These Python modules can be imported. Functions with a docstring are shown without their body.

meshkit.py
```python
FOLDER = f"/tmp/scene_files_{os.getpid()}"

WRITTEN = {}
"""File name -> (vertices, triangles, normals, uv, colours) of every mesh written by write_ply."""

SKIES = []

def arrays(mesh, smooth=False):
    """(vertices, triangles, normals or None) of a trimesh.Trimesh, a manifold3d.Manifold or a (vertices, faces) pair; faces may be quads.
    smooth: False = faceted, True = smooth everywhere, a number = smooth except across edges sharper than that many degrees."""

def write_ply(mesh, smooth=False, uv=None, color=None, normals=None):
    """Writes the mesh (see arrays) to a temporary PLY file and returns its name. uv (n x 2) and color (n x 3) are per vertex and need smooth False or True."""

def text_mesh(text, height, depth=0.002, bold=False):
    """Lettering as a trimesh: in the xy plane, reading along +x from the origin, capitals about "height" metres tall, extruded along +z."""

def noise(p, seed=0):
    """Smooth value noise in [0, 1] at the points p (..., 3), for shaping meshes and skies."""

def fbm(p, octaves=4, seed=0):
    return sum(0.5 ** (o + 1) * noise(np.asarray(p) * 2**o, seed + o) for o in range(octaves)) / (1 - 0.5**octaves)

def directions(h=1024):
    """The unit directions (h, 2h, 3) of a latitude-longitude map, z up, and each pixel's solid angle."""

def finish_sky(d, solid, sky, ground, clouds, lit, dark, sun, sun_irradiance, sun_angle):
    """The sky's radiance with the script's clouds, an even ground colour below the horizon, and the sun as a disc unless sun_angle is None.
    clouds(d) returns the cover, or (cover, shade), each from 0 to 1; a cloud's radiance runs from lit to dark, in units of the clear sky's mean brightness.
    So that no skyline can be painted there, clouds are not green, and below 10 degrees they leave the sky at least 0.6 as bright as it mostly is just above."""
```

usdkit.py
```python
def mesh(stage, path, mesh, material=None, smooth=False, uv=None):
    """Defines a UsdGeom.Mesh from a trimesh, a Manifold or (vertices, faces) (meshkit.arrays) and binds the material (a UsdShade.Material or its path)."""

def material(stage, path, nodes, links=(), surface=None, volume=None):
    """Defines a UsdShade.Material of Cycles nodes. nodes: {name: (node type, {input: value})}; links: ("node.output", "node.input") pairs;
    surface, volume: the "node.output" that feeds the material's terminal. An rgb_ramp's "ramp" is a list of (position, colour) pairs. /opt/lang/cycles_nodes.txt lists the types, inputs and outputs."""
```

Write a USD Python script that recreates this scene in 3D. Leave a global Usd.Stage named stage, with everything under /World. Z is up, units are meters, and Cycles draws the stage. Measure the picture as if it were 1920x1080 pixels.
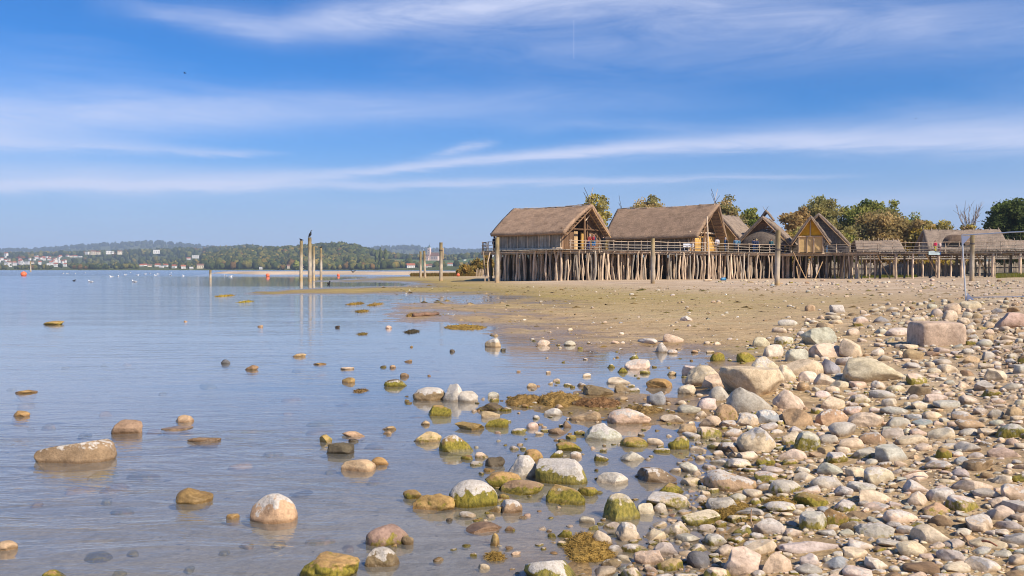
import math, random
import numpy as np, trimesh, usdkit, meshkit
from scipy.interpolate import RBFInterpolator
from pxr import Usd, UsdGeom, UsdLux, UsdShade, Gf, Sdf, Vt
stage = Usd.Stage.CreateInMemory()
UsdGeom.SetStageUpAxis(stage, 'Z'); UsdGeom.SetStageMetersPerUnit(stage, 1.0)
world = UsdGeom.Xform.Define(stage, '/World'); stage.SetDefaultPrim(world.GetPrim())
UsdGeom.Scope.Define(stage, '/World/Looks')
rng = np.random.default_rng(7); random.seed(7)
T = Sdf.ValueTypeNames

# ---------------------------------------------------------------- camera
CAMH, FPX, PITCH = 1.6, 1600.0, math.atan(35 / 1600)
cam = UsdGeom.Camera.Define(stage, '/World/camera')
cam.CreateHorizontalApertureAttr(36.0); cam.CreateVerticalApertureAttr(20.25)
cam.CreateFocalLengthAttr(30.0); cam.CreateClippingRangeAttr(Gf.Vec2f(0.05, 60000))
cam.AddTranslateOp().Set(Gf.Vec3d(0, 0, CAMH)); cam.AddRotateXOp().Set(90 - math.degrees(PITCH))
cam.CreateExposureAttr(0.75)

# ---------------------------------------------------------------- sky and sun
SUN_AZ, SUN_EL = math.radians(131), math.radians(41)
SKY_STRENGTH = 0.085
def mat(name, nodes, links=(), surface=None, volume=None):
    return usdkit.material(stage, '/World/Looks/' + name, nodes, links, surface, volume)

def sky_material():
    n = {'co': ('texture_coordinate', {}), 'sx': ('separate_xyz', {}),
         'sky': ('sky_texture', {'sky_type': 'single_scattering', 'sun_disc': False, 'sun_elevation': SUN_EL, 'sun_rotation': SUN_AZ,
                                 'altitude': 400.0, 'air_density': 1.0, 'aerosol_density': 0.45, 'ozone_density': 2.2})}
    l = [('co.generated', 'sx.vector')]
    def m(name, kind, a, b=None, c=None, clamp=False):
        d = {'math_type': kind}
        if clamp: d['use_clamp'] = True
        for i, v in enumerate((a, b, c)):
            if v is None: continue
            if isinstance(v, str): l.append((v, f'{name}.value{i + 1}'))
            else: d[f'value{i + 1}'] = float(v)
        n[name] = ('math', d)
        return name + '.value'
    x, y, z = 'sx.x', 'sx.y', 'sx.z'
    az = m('az', 'arctan2', x, y)
    r = m('r', 'sqrt', m('r2', 'add', m('xx', 'multiply', x, x), m('yy', 'multiply', y, y)))
    t = m('t', 'divide', z, m('rr', 'maximum', r, 0.05))
    s = m('s', 'multiply_add', az, 1 / 1.5, 0.5)            # azimuth -0.75..0.75 -> 0..1
    n['cv'] = ('combine_xyz', {}); l += [(az, 'cv.x'), (t, 'cv.y')]
    def noise(name, sx, sy, off, detail=4.0, rough=0.55, dist=0.0):
        n[name + 'm'] = ('mapping', {'scale': (sx, sy, 1), 'location': (off, off * 0.7, off * 0.3)})
        n[name] = ('noise_texture', {'scale': 1.0, 'detail': detail, 'roughness': rough, 'distortion': dist})
        l.extend([('cv.vector', name + 'm.vector'), (name + 'm.vector', name + '.vector')])
        return name + '.fac'
    nw = noise('nw', 5, 9, 3.1)
    ns = noise('ns', 9, 85, 11.0, 7.0, 0.66, 0.8)
    nb = noise('nb', 5.0, 26, 5.7, 8.0, 0.66, 1.1)
    nf = noise('nf', 30, 160, 2.2, 4.0, 0.6, 0.5)
    warp = m('warp', 'multiply_add', nw, 0.016, -0.008)
    fine = m('fine', 'multiply_add', ns, 0.012, -0.006)
    tw = m('tw', 'add', m('tw0', 'add', t, warp), fine)
    def pxt(px, py):
        a = math.atan((px - 960) / 1600); return a / 1.5 + 0.5, (505 - py) / 1600 * math.cos(a)
    covs = []
    def band(name, pts, tex=ns, tmin=0.35, soft=1.0):
        # pts: (px, centre py, half width px, strength): the course of one streak of cirrus over the sky
        ramp = []
        for px, py, hw, amp in pts:
            p, tc = pxt(px, py); ramp.append((p, (tc, hw / 1600, amp)))
        n[name + 'r'] = ('rgb_ramp', {'ramp': ramp}); l.append((s, name + 'r.fac'))
        n[name + 's'] = ('separate_color', {'color_type': 'rgb'}); l.append((name + 'r.color', name + 's.color'))
        d = m(name + 'd', 'absolute', m(name + 'd0', 'subtract', tw, name + 's.r'))
        q = m(name + 'q', 'divide', d, m(name + 'w', 'maximum', name + 's.g', 0.0005))
        e = m(name + 'e', 'exponent', m(name + 'e0', 'multiply', m(name + 'e1', 'multiply', q, q), -soft))
        g = m(name + 'g', 'multiply', e, name + 's.b')
        k = m(name + 'k', 'multiply', g, m(name + 'k0', 'multiply_add', tex, 2.6 * (1 - tmin), tmin + 0.18 - 0.8 * (1 - tmin), clamp=False))
        covs.append(k)
    F = 0.0
    band('ba', [(-700, 330, 30, F), (-300, 328, 30, .45), (0, 330, 26, .55), (400, 334, 20, .5), (640, 326, 9, .72), (760, 310, 9, .9), (1000, 290, 11, 1.05), (1200, 276, 14, 1.08), (1500, 264, 19, .95), (1920, 258, 27, .75), (2300, 250, 30, .5), (2700, 240, 30, F)], ns, .6)
    band('bb', [(-500, 350, 14, F), (-200, 350, 14, .6), (0, 349, 11, .75), (500, 347, 10, .75), (800, 343, 9, .7), (1100, 338, 7, .6), (1450, 334, 5, .5), (1660, 333, 3, F)], ns, .6)
    band('bc', [(-700, 225, 30, F), (-300, 225, 44, .6), (0, 222, 44, .86), (300, 213, 40, .74), (600, 205, 34, .6), (900, 200, 32, .42), (1200, 192, 30, .22), (1500, 190, 20, F)], nb, .5)
    band('bd', [(-300, 262, 20, F), (0, 266, 16, .5), (250, 276, 12, .5), (450, 287, 7, .6), (560, 290, 4, F)], ns, .4)
    band('be', [(150, -10, 30, F), (300, 26, 16, .5), (420, 44, 22, .75), (520, 60, 26, .75), (640, 40, 36, .85), (760, 25, 38, .95), (950, 12, 34, 1.0), (1150, 2, 34, .8), (1400, 10, 38, .45), (1700, 30, 40, .35), (2000, 20, 40, .2), (2400, 20, 40, F)], nb, .35)
    band('bf', [(700, 70, 40, F), (1000, 95, 55, .36), (1300, 75, 62, .42), (1700, 70, 50, .36), (2000, 60, 40, .3), (2300, 90, 30, F)], nb, .1)
    band('bg', [(780, 296, 6, F), (840, 284, 9, .5), (900, 270, 9, .65), (945, 264, 6, F)], nf, .2)
    band('bh', [(900, 240, 20, F), (1080, 232, 10, .25), (1400, 246, 18, .25), (1700, 236, 30, .32), (1920, 226, 34, .35), (2300, 220, 34, F)], nb, .3)
    band('bi', [(1200, 372, 12, F), (1500, 375, 12, .18), (1920, 372, 16, .25), (2400, 372, 16, F)], ns, .4)
    # thin contrail
    con = m('con', 'multiply', m('c1', 'exponent', m('c2', 'multiply', m('c3', 'power', m('c4', 'divide', m('c5', 'absolute', m('c6', 'subtract', az, math.atan(115 / 1600))), 0.0006), 2.0), -1.0)),
            m('c7', 'multiply', m('c8', 'less_than', m('c9', 'absolute', m('c10', 'subtract', t, (505 - 78) / 1600)), 36 / 1600), 0.2))
    covs.append(con)
    # the same faint cirrus all over the sky
    n['gm'] = ('mapping', {'scale': (1.6, 1.6, 9.0), 'location': (4.3, 1.2, 0)})
    n['gn'] = ('noise_texture', {'scale': 1.3, 'detail': 6.0, 'roughness': 0.55, 'distortion': 0.7})
    l.extend([('co.generated', 'gm.vector'), ('gm.vector', 'gn.vector')])
    n['gr'] = ('map_range', {'range_type': 'smoothstep', 'from_min': 0.44, 'from_max': 0.84, 'to_min': 0.0, 'to_max': 0.36, 'clamp': True}); l.append(('gn.fac', 'gr.value'))
    covs.append('gr.result')
    tot = covs[0]
    for i, c in enumerate(covs[1:]): tot = m(f'sum{i}', 'add', tot, c)
    tot = m('tot', 'minimum', m('tot1', 'maximum', m('tot0', 'multiply', tot, 0.74), 0.0), 0.84)
    # the lowest air is a little milky
    n['hz'] = ('map_range', {'range_type': 'smoothstep', 'from_min': 0.0, 'from_max': 0.205, 'to_min': 0.93, 'to_max': 0.0, 'clamp': True}); l.append((t, 'hz.value'))
    n['tint'] = ('mix', {'mix_type': 'multiply', 'fac': 1.0, 'color2': SKY_TINT}); l.append(('sky.color', 'tint.color1'))
    n['lowmix'] = ('mix', {'mix_type': 'mix', 'color2': HORIZON_COL}); l += [('tint.color', 'lowmix.color1'), ('hz.result', 'lowmix.fac')]
    n['cl'] = ('mix', {'mix_type': 'mix', 'color2': CLOUD_COL}); l += [('lowmix.color', 'cl.color1'), (tot, 'cl.fac')]
    n['bg'] = ('background_shader', {'strength': SKY_STRENGTH}); l.append(('cl.color', 'bg.color'))
    return mat('sky_air', n, l, surface='bg.background')
SKY_TINT = (0.118, 0.485, 0.91)
HORIZON_COL = (3.1, 3.85, 5.4)
CLOUD_COL = (4.9, 5.3, 6.9)
dome = UsdLux.DomeLight.Define(stage, '/World/sky'); dome.CreateIntensityAttr(1.0)
UsdShade.MaterialBindingAPI.Apply(dome.GetPrim()).Bind(sky_material())
dome.GetPrim().SetCustomDataByKey('kind', 'structure')
sun = UsdLux.DistantLight.Define(stage, '/World/sun')
sun.CreateNormalizeAttr(True); sun.CreateIntensityAttr(1.0); sun.CreateAngleAttr(0.53); sun.CreateColorAttr(Gf.Vec3f(1.0, 0.90, 0.76))
SUN_DIR = np.array([math.sin(SUN_AZ) * math.cos(SUN_EL), math.cos(SUN_AZ) * math.cos(SUN_EL), math.sin(SUN_EL)])
q = Gf.Rotation(Gf.Vec3d(0, 0, 1), Gf.Vec3d(*map(float, SUN_DIR))).GetQuat()
sun.AddOrientOp(UsdGeom.XformOp.PrecisionDouble).Set(Gf.Quatd(q.GetReal(), q.GetImaginary()))

# ---------------------------------------------------------------- helpers
_names = {}
def numbered(name, parent):
    k = (parent, name); c = _names.get(k, 0); _names[k] = c + 1
    return name if c == 0 else f'{name}_{c:03d}'
def tag(p, label=None, cat=None, group=None, kind=None):
    for k, v in (('label', label), ('category', cat), ('group', group), ('kind', kind)):
        if v: p.SetCustomDataByKey(k, v)
    return p
def thing(name, label=None, cat=None, loc=(0, 0, 0), rz=0.0, group=None, parent=None, kind=None):
    up = '/World' if parent is None else str(parent.GetPath())
    x = UsdGeom.Xform.Define(stage, up + '/' + numbered(name, up))
    if parent is None or any(loc) or rz:
        x.AddTranslateOp().Set(Gf.Vec3d(*map(float, loc)))
        x.AddRotateZOp().Set(float(math.degrees(rz)))
    return tag(x.GetPrim(), label, cat, group, kind)
def obj(name, mesh, m, parent=None, smooth=False, pv=None, label=None, cat=None, group=None, kind=None, loc=None):
    """One mesh prim; pv: {primvar: (values, 'vertex' | 'constant')}; needs smooth True or False with vertex values."""
    up = '/World' if parent is None else str(parent.GetPath())
    path = up + '/' + numbered(name, up)
    g = usdkit.mesh(stage, path, mesh, m, smooth)
    if pv:
        api = UsdGeom.PrimvarsAPI(g)
        for k, v in pv.items():
            v = np.atleast_2d(np.asarray(v, np.float32))
            if len(v) == 1: v = np.repeat(v, len(g.GetPointsAttr().Get()), 0)
            api.CreatePrimvar(k, T.Color3fArray, 'vertex').Set(Vt.Vec3fArray.FromNumpy(np.ascontiguousarray(v)))
    if loc is not None: g.AddTranslateOp().Set(Gf.Vec3d(*map(float, loc)))
    return tag(g.GetPrim(), label, cat, group, kind)
def copy_of(src, loc, rz=0.0, scale=1.0, label=None, group=None):
    was = src.GetCustomData(); base = src.GetName()
    if base[-4:-3] == '_' and base[-3:].isdigit(): base = base[:-4]
    x = UsdGeom.Xform.Define(stage, '/World/' + numbered(base, '/World'))
    x.GetPrim().GetReferences().AddInternalReference(src.GetPath())
    x.ClearXformOpOrder()
    x.AddTranslateOp().Set(Gf.Vec3d(*map(float, loc))); x.AddRotateZOp().Set(float(math.degrees(rz)))
    if np.ndim(scale) or scale != 1.0: x.AddScaleOp().Set(Gf.Vec3f(*map(float, np.broadcast_to(scale, 3))))
    x.GetPrim().SetInstanceable(True)
    return tag(x.GetPrim(), label or was.get('label'), was.get('category'), group or was.get('group'))
def ray(px, py):
    a, b = (px - 960) / FPX, (540 - py) / FPX
    c, s = math.cos(PITCH), math.sin(PITCH)
    return np.array([a, c + b * s, -s + b * c])
def on(px, py, z=0.0):
    d = ray(px, py); k = (z - CAMH) / d[2]
    return np.array([0, 0, CAMH]) + d * k
def at(px, py, D):
    d = ray(px, py); return np.array([0, 0, CAMH]) + d * (D / d[1])
def zat(py, D): return at(960, py, D)[2]
def xat(px, D): return (px - 960) / FPX * D * (math.cos(PITCH))
def topx(p):
    p = np.asarray(p, float); c, s = math.cos(PITCH), math.sin(PITCH)
    f = p[..., 1] * c - (p[..., 2] - CAMH) * s; u = p[..., 1] * s + (p[..., 2] - CAMH) * c
    return 960 + FPX * p[..., 0] / f, 540 - FPX * u / f

class MB:
    """Collects vertices and triangles (with a colour per vertex) for one mesh."""
    def __init__(s): s.v, s.f, s.c, s.n = [], [], [], 0
    def add(s, vf, col=(1, 1, 1)):
        v, f = np.asarray(vf[0], float), np.asarray(vf[1], int)
        if f.shape[1] == 4: f = np.vstack([f[:, [0, 1, 2]], f[:, [0, 2, 3]]])
        s.v.append(v); s.f.append(f + s.n); s.n += len(v)
        c = np.asarray(col, float); s.c.append(np.repeat(c[None], len(v), 0) if c.ndim == 1 else c)
        return s
    def mesh(s): return np.vstack(s.v), np.vstack(s.f)
    def col(s): return np.vstack(s.c)
    def put(s, name, m, parent=None, smooth=False, tint=None, **k):
        return obj(name, s.mesh(), m, parent, smooth, {tint: s.col()} if tint else None, **k)
def tube(pts, rad, sides=7, caps=True):
    p = np.asarray(pts, float); r = np.broadcast_to(rad, (len(p),))
    t = np.gradient(p, axis=0); t /= np.linalg.norm(t, axis=1, keepdims=True) + 1e-12
    ref = np.array([0, 0, 1.0]) if abs(t[:, 2]).mean() < 0.8 else np.array([1.0, 0, 0])
    a = np.cross(t, ref); a /= np.linalg.norm(a, axis=1, keepdims=True) + 1e-12
    b = np.cross(t, a); g = np.arange(sides) * 2 * np.pi / sides
    v = p[:, None] + r[:, None, None] * (np.cos(g)[None, :, None] * a[:, None] + np.sin(g)[None, :, None] * b[:, None])
    v = v.reshape(-1, 3); f = []
    for i in range(len(p) - 1):
        for j in range(sides):
            k = (j + 1) % sides
            f += [(i * sides + j, i * sides + k, (i + 1) * sides + k), (i * sides + j, (i + 1) * sides + k, (i + 1) * sides + j)]
    if caps:
        n = len(v); v = np.vstack([v, p[0], p[-1]]); e = (len(p) - 1) * sides
        for j in range(sides):
            k = (j + 1) % sides
            f += [(n, k, j), (n + 1, e + j, e + k)]
    f = np.array(f)[:, ::-1]
    return v, f
def beam(p0, p1, w, h, up=(0, 0, 1)):
    """A squared bar from p0 to p1, w wide and h high."""
    p0, p1 = np.asarray(p0, float), np.asarray(p1, float); t = p1 - p0; t /= np.linalg.norm(t)
    up = np.asarray(up, float)
    if abs(t @ up) > 0.95: up = np.array([1.0, 0, 0])
    s = np.cross(t, up); s /= np.linalg.norm(s); u = np.cross(s, t)
    o = [(-1, -1), (1, -1), (1, 1), (-1, 1)]
    v = [p + s * a * w / 2 + u * b * h / 2 for p in (p0, p1) for a, b in o]
    f = [(0, 3, 2, 1), (4, 5, 6, 7), (0, 1, 5, 4), (1, 2, 6, 5), (2, 3, 7, 6), (3, 0, 4, 7)]
    return np.array(v), np.array(f)
def box(c, s):
    m = trimesh.creation.box(s); return np.array(m.vertices) + np.asarray(c), np.array(m.faces)
_ico = {k: trimesh.creation.icosphere(subdivisions=k) for k in range(5)}
def ico(k): return np.array(_ico[k].vertices), np.array(_ico[k].faces)
def ball(c, r, k=2):
    v, f = ico(k); return v * np.asarray(r) + np.asarray(c), f
def sm(a, b, x):
    t = np.clip((np.asarray(x, float) - a) / (b - a), 0, 1); return t * t * (3 - 2 * t)
def col2(a, b, t): return np.asarray(a) * (1 - t) + np.asarray(b) * t
# ---------------------------------------------------------------- the shore: ground and water
# (photo x, photo y, height): spot heights read along the beach; then algae cover and pale dry sand
SPOTS = [(-300, 520, -1.2, 0, 0), (0, 512, -1.5, 0, 0), (0, 560, -.7, 0, 0), (200, 530, -.5, .1, 0), (0, 700, -.35, 0, 0), (0, 850, -.25, 0, 0), (0, 1000, -.16, 0, 0), (0, 1078, -.14, .05, 0),
 (-400, 700, -.4, 0, 0), (-400, 1000, -.25, 0, 0), (-400, 1300, -.2, 0, 0), (400, 1300, -.1, .1, 0), (900, 1400, -.02, .2, .1), (1400, 1400, .12, .1, .3), (2000, 1400, .3, 0, .4),
 (300, 600, -.35, 0, 0), (300, 800, -.25, 0, 0), (300, 1000, -.14, 0, 0), (300, 525, -.12, .3, 0), (500, 527, -.1, .6, 0), (500, 545, -.02, .6, 0), (520, 549, .055, 1, .2), (580, 547.5, .06, 1, .1), (700, 543.5, .075, 1, .3), (560, 553, -.03, .4, 0), (470, 551, .03, 1, 0), (430, 558, -.08, .4, 0),
 (600, 534, -.07, .7, 0), (640, 545.5, .07, 1, .25), (760, 541, .085, 1, .6), (600, 527, .02, 1, 0), (650, 527.5, .03, 1, 0), (720, 525, .035, 1, 0), (680, 532, -.03, .7, 0), (740, 533, -.02, .8, 0), (820, 527, .05, 1, .1), (700, 519, .0, .9, 0), (800, 519, .05, .9, .2), (860, 534, .06, 1, .1), (860, 545, .06, 1, .5), (600, 519, -.15, .4, 0),
 (640, 556, -.03, .4, 0), (760, 556, -.012, .5, .1), (860, 556, .0, .6, .1), (920, 558, .012, .7, .1), (900, 538, .05, .9, .6), (1000, 528, .30, .1, 1), (960, 545, .045, .9, .3), (900, 519, .15, .3, .8), (1020, 556, .05, .8, .2), (1100, 536, .2, .5, .9),
 (500, 650, -.2, .1, 0), (600, 620, -.10, .1, 0), (680, 575, -.03, .2, 0), (720, 573, .004, .3, .1), (740, 590, -.008, .2, 0), (800, 585, .015, .35, .15), (830, 603, .004, .3, .1), (780, 630, -.05, .1, 0), (860, 620, -.012, .2, .1), (900, 612, .008, .3, .1),
 (900, 650, -.04, .1, 0), (960, 640, -.015, .2, .1), (950, 590, .03, .3, .2), (1050, 600, .04, .25, .2), (1050, 640, .008, .2, .2), (1150, 600, .06, .25, .25), (1150, 640, .02, .2, .2), (1250, 640, .03, .2, .2), (1250, 580, .09, .5, .3), (1330, 640, .06, .3, .2),
 (1000, 680, -.06, .1, 0), (1100, 680, -.05, .1, 0), (1200, 690, -.05, .1, 0), (1290, 690, -.04, .1, 0), (1330, 670, -.02, .3, 0), (1100, 720, -.06, .1, 0), (1240, 730, -.05, .1, 0), (900, 720, -.10, 0, 0), (700, 700, -.14, 0, 0), (600, 800, -.16, 0, 0), (700, 800, -.13, 0, 0),
 (500, 900, -.15, 0, 0), (600, 1000, -.11, .1, 0), (700, 900, -.12, 0, 0), (800, 870, -.10, 0, 0), (850, 1000, -.06, .05, 0), (750, 1075, -.07, .1, 0), (900, 1075, -.04, .1, 0), (1050, 990, -.04, .05, 0), (980, 1030, -.035, .1, 0),
 (900, 760, -.02, .5, 0), (1000, 760, .004, .7, 0), (1100, 757, .012, .7, 0), (1200, 765, .015, .5, .1), (1280, 770, .02, .3, .1), (900, 800, -.08, 0, 0), (1000, 810, -.06, 0, 0), (1150, 850, -.05, 0, 0), (1250, 800, -.02, .2, 0), (1200, 930, -.04, .1, 0), (1100, 900, -.05, 0, 0),
 (1300, 880, -.02, .2, 0), (1370, 850, -.012, .2, 0), (1330, 790, -.02, .2, 0), (1290, 980, -.02, .2, 0), (1200, 1000, -.03, .1, 0), (1250, 1060, -.015, .1, 0), (1160, 1065, -.02, .1, 0), (1090, 1045, .012, .5, 0), (1400, 960, .02, .4, .1), (1420, 900, .02, .3, .1),
 (1350, 720, .05, .1, .2), (1420, 780, .06, .1, .2), (1500, 840, .07, .2, .2), (1520, 755, .05, .1, .1), (1600, 765, .055, .15, .1), (1580, 785, .03, .1, 0), (1430, 650, .05, .4, .2), (1400, 620, .09, .3, .3), (1500, 640, .11, .2, .3), (1600, 650, .13, .1, .3), (1700, 680, .15, 0, .4),
 (1500, 1000, .05, .2, .2), (1400, 1070, .03, .2, .1), (1650, 900, .12, .1, .3), (1800, 850, .17, 0, .4), (1900, 850, .2, 0, .4), (1900, 1060, .12, .1, .3), (1650, 1060, .07, .2, .2), (1800, 950, .14, .1, .3), (2300, 900, .35, 0, .5), (2300, 1200, .3, 0, .5),
 (1900, 700, .24, 0, .5), (1800, 640, .27, 0, .5), (1900, 600, .45, 0, .6), (1650, 600, .22, .2, .4), (1500, 590, .16, .4, .4), (1400, 570, .16, .6, .4), (1250, 555, .13, .8, .4), (1600, 560, .3, .6, .6), (1800, 565, .5, .4, .6), (1900, 560, .6, .1, .7), (2300, 600, .9, 0, .7),
 (1100, 528, .38, 0, 1), (1250, 527, .36, 0, 1), (1300, 540, .25, .2, 1), (1400, 528, .34, 0, 1), (1500, 527, .3, 0, 1), (1500, 545, .26, .3, .9), (1650, 527, .36, 0, 1), (1650, 545, .36, .2, 1), (1800, 528, .5, 0, .9), (1800, 545, .52, .1, 1), (1920, 530, .7, .2, .8), (1920, 545, .65, 0, .9), (2300, 540, .9, .2, .8),
 (1000, 519, .4, 0, 1), (1300, 520, .4, 0, 1), (1600, 519, .5, .1, 1), (1900, 520, .8, .4, .7), (2300, 518, 1., .4, .7)]
def _spots():
    P, V = [], []
    for px, py, z, a, s in SPOTS:
        p = on(px, py, z); P.append((p[0] / p[1] * 2.2, math.log(p[1]))); V.append((z, a, s))
    return np.array(P), np.array(V)
_P, _V = _spots()
_rbf = RBFInterpolator(_P, _V, kernel='linear', neighbors=24, smoothing=0.002)
def fbm2(x, y, s, seed=0, oct=4): return meshkit.fbm(np.stack([x * s, y * s, np.zeros_like(x) + 0.37], -1), oct, seed) - 0.5
def ground(x, y, full=False):
    x, y = np.atleast_1d(np.asarray(x, float)), np.atleast_1d(np.asarray(y, float))
    V = _rbf(np.stack([x / y * 2.2, np.log(y)], 1))
    d = np.sqrt(x * x + y * y); z = V[:, 0]
    near = 1 - sm(25, 60, d); flat = sm(8, 14, d) * (1 - sm(.10, .2, z)) * (1 - sm(40, 80, d))
    z = z + flat * (fbm2(x, y * .5, .45, 8) * .17 + fbm2(x, y, 1.7, 9, 3) * .06)
    z = z + fbm2(x, y, 0.9, 1) * (0.05 * near + 0.03) * sm(0.0, 0.03, 0.02 + np.abs(z)) + fbm2(x, y * 0.6, 0.13, 2) * 0.055 * sm(20, 70, d) + fbm2(x, y, 4.5, 3, 3) * 0.018 * near + fbm2(x, y, 0.35, 5, 3) * 0.05 * near
    z = z + sm(45, 70, d) * (1 - sm(110, 150, d)) * (1 - sm(.06, .14, z)) * fbm2(x, y * .5, .5, 12) * .05
    # seen through the surface the bed of the shallows is lifted: its apparent depth is what shows
    z = np.where(z < 0, z * (.36 + .64 * sm(30, 60, d)), z)
    return (z, V) if full else z
def gz(x, y): return float(ground(x, y)[0])

def shore_mesh():
    nu, ys = 520, np.concatenate([np.exp(np.linspace(math.log(2.2), math.log(60), 360)), np.exp(np.linspace(math.log(61), math.log(215), 110))])
    u = np.linspace(-0.95, 1.05, nu)
    X, Y = np.meshgrid(u, ys); Xw = X * Y
    z, V = ground(Xw.ravel(), Y.ravel(), True)
    z = np.where(Y.ravel() > 190, z - (Y.ravel() - 190) * 0.02, z)
    v = np.stack([Xw.ravel(), Y.ravel(), z], 1)
    i, j = np.meshgrid(np.arange(len(ys) - 1), np.arange(nu - 1), indexing='ij')
    a = (i * nu + j).ravel(); f = np.concatenate([np.stack([a, a + 1, a + nu + 1], 1), np.stack([a, a + nu + 1, a + nu], 1)])
    return v, f, np.stack([V[:, 1], V[:, 2], np.zeros(len(v))], 1)

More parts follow.
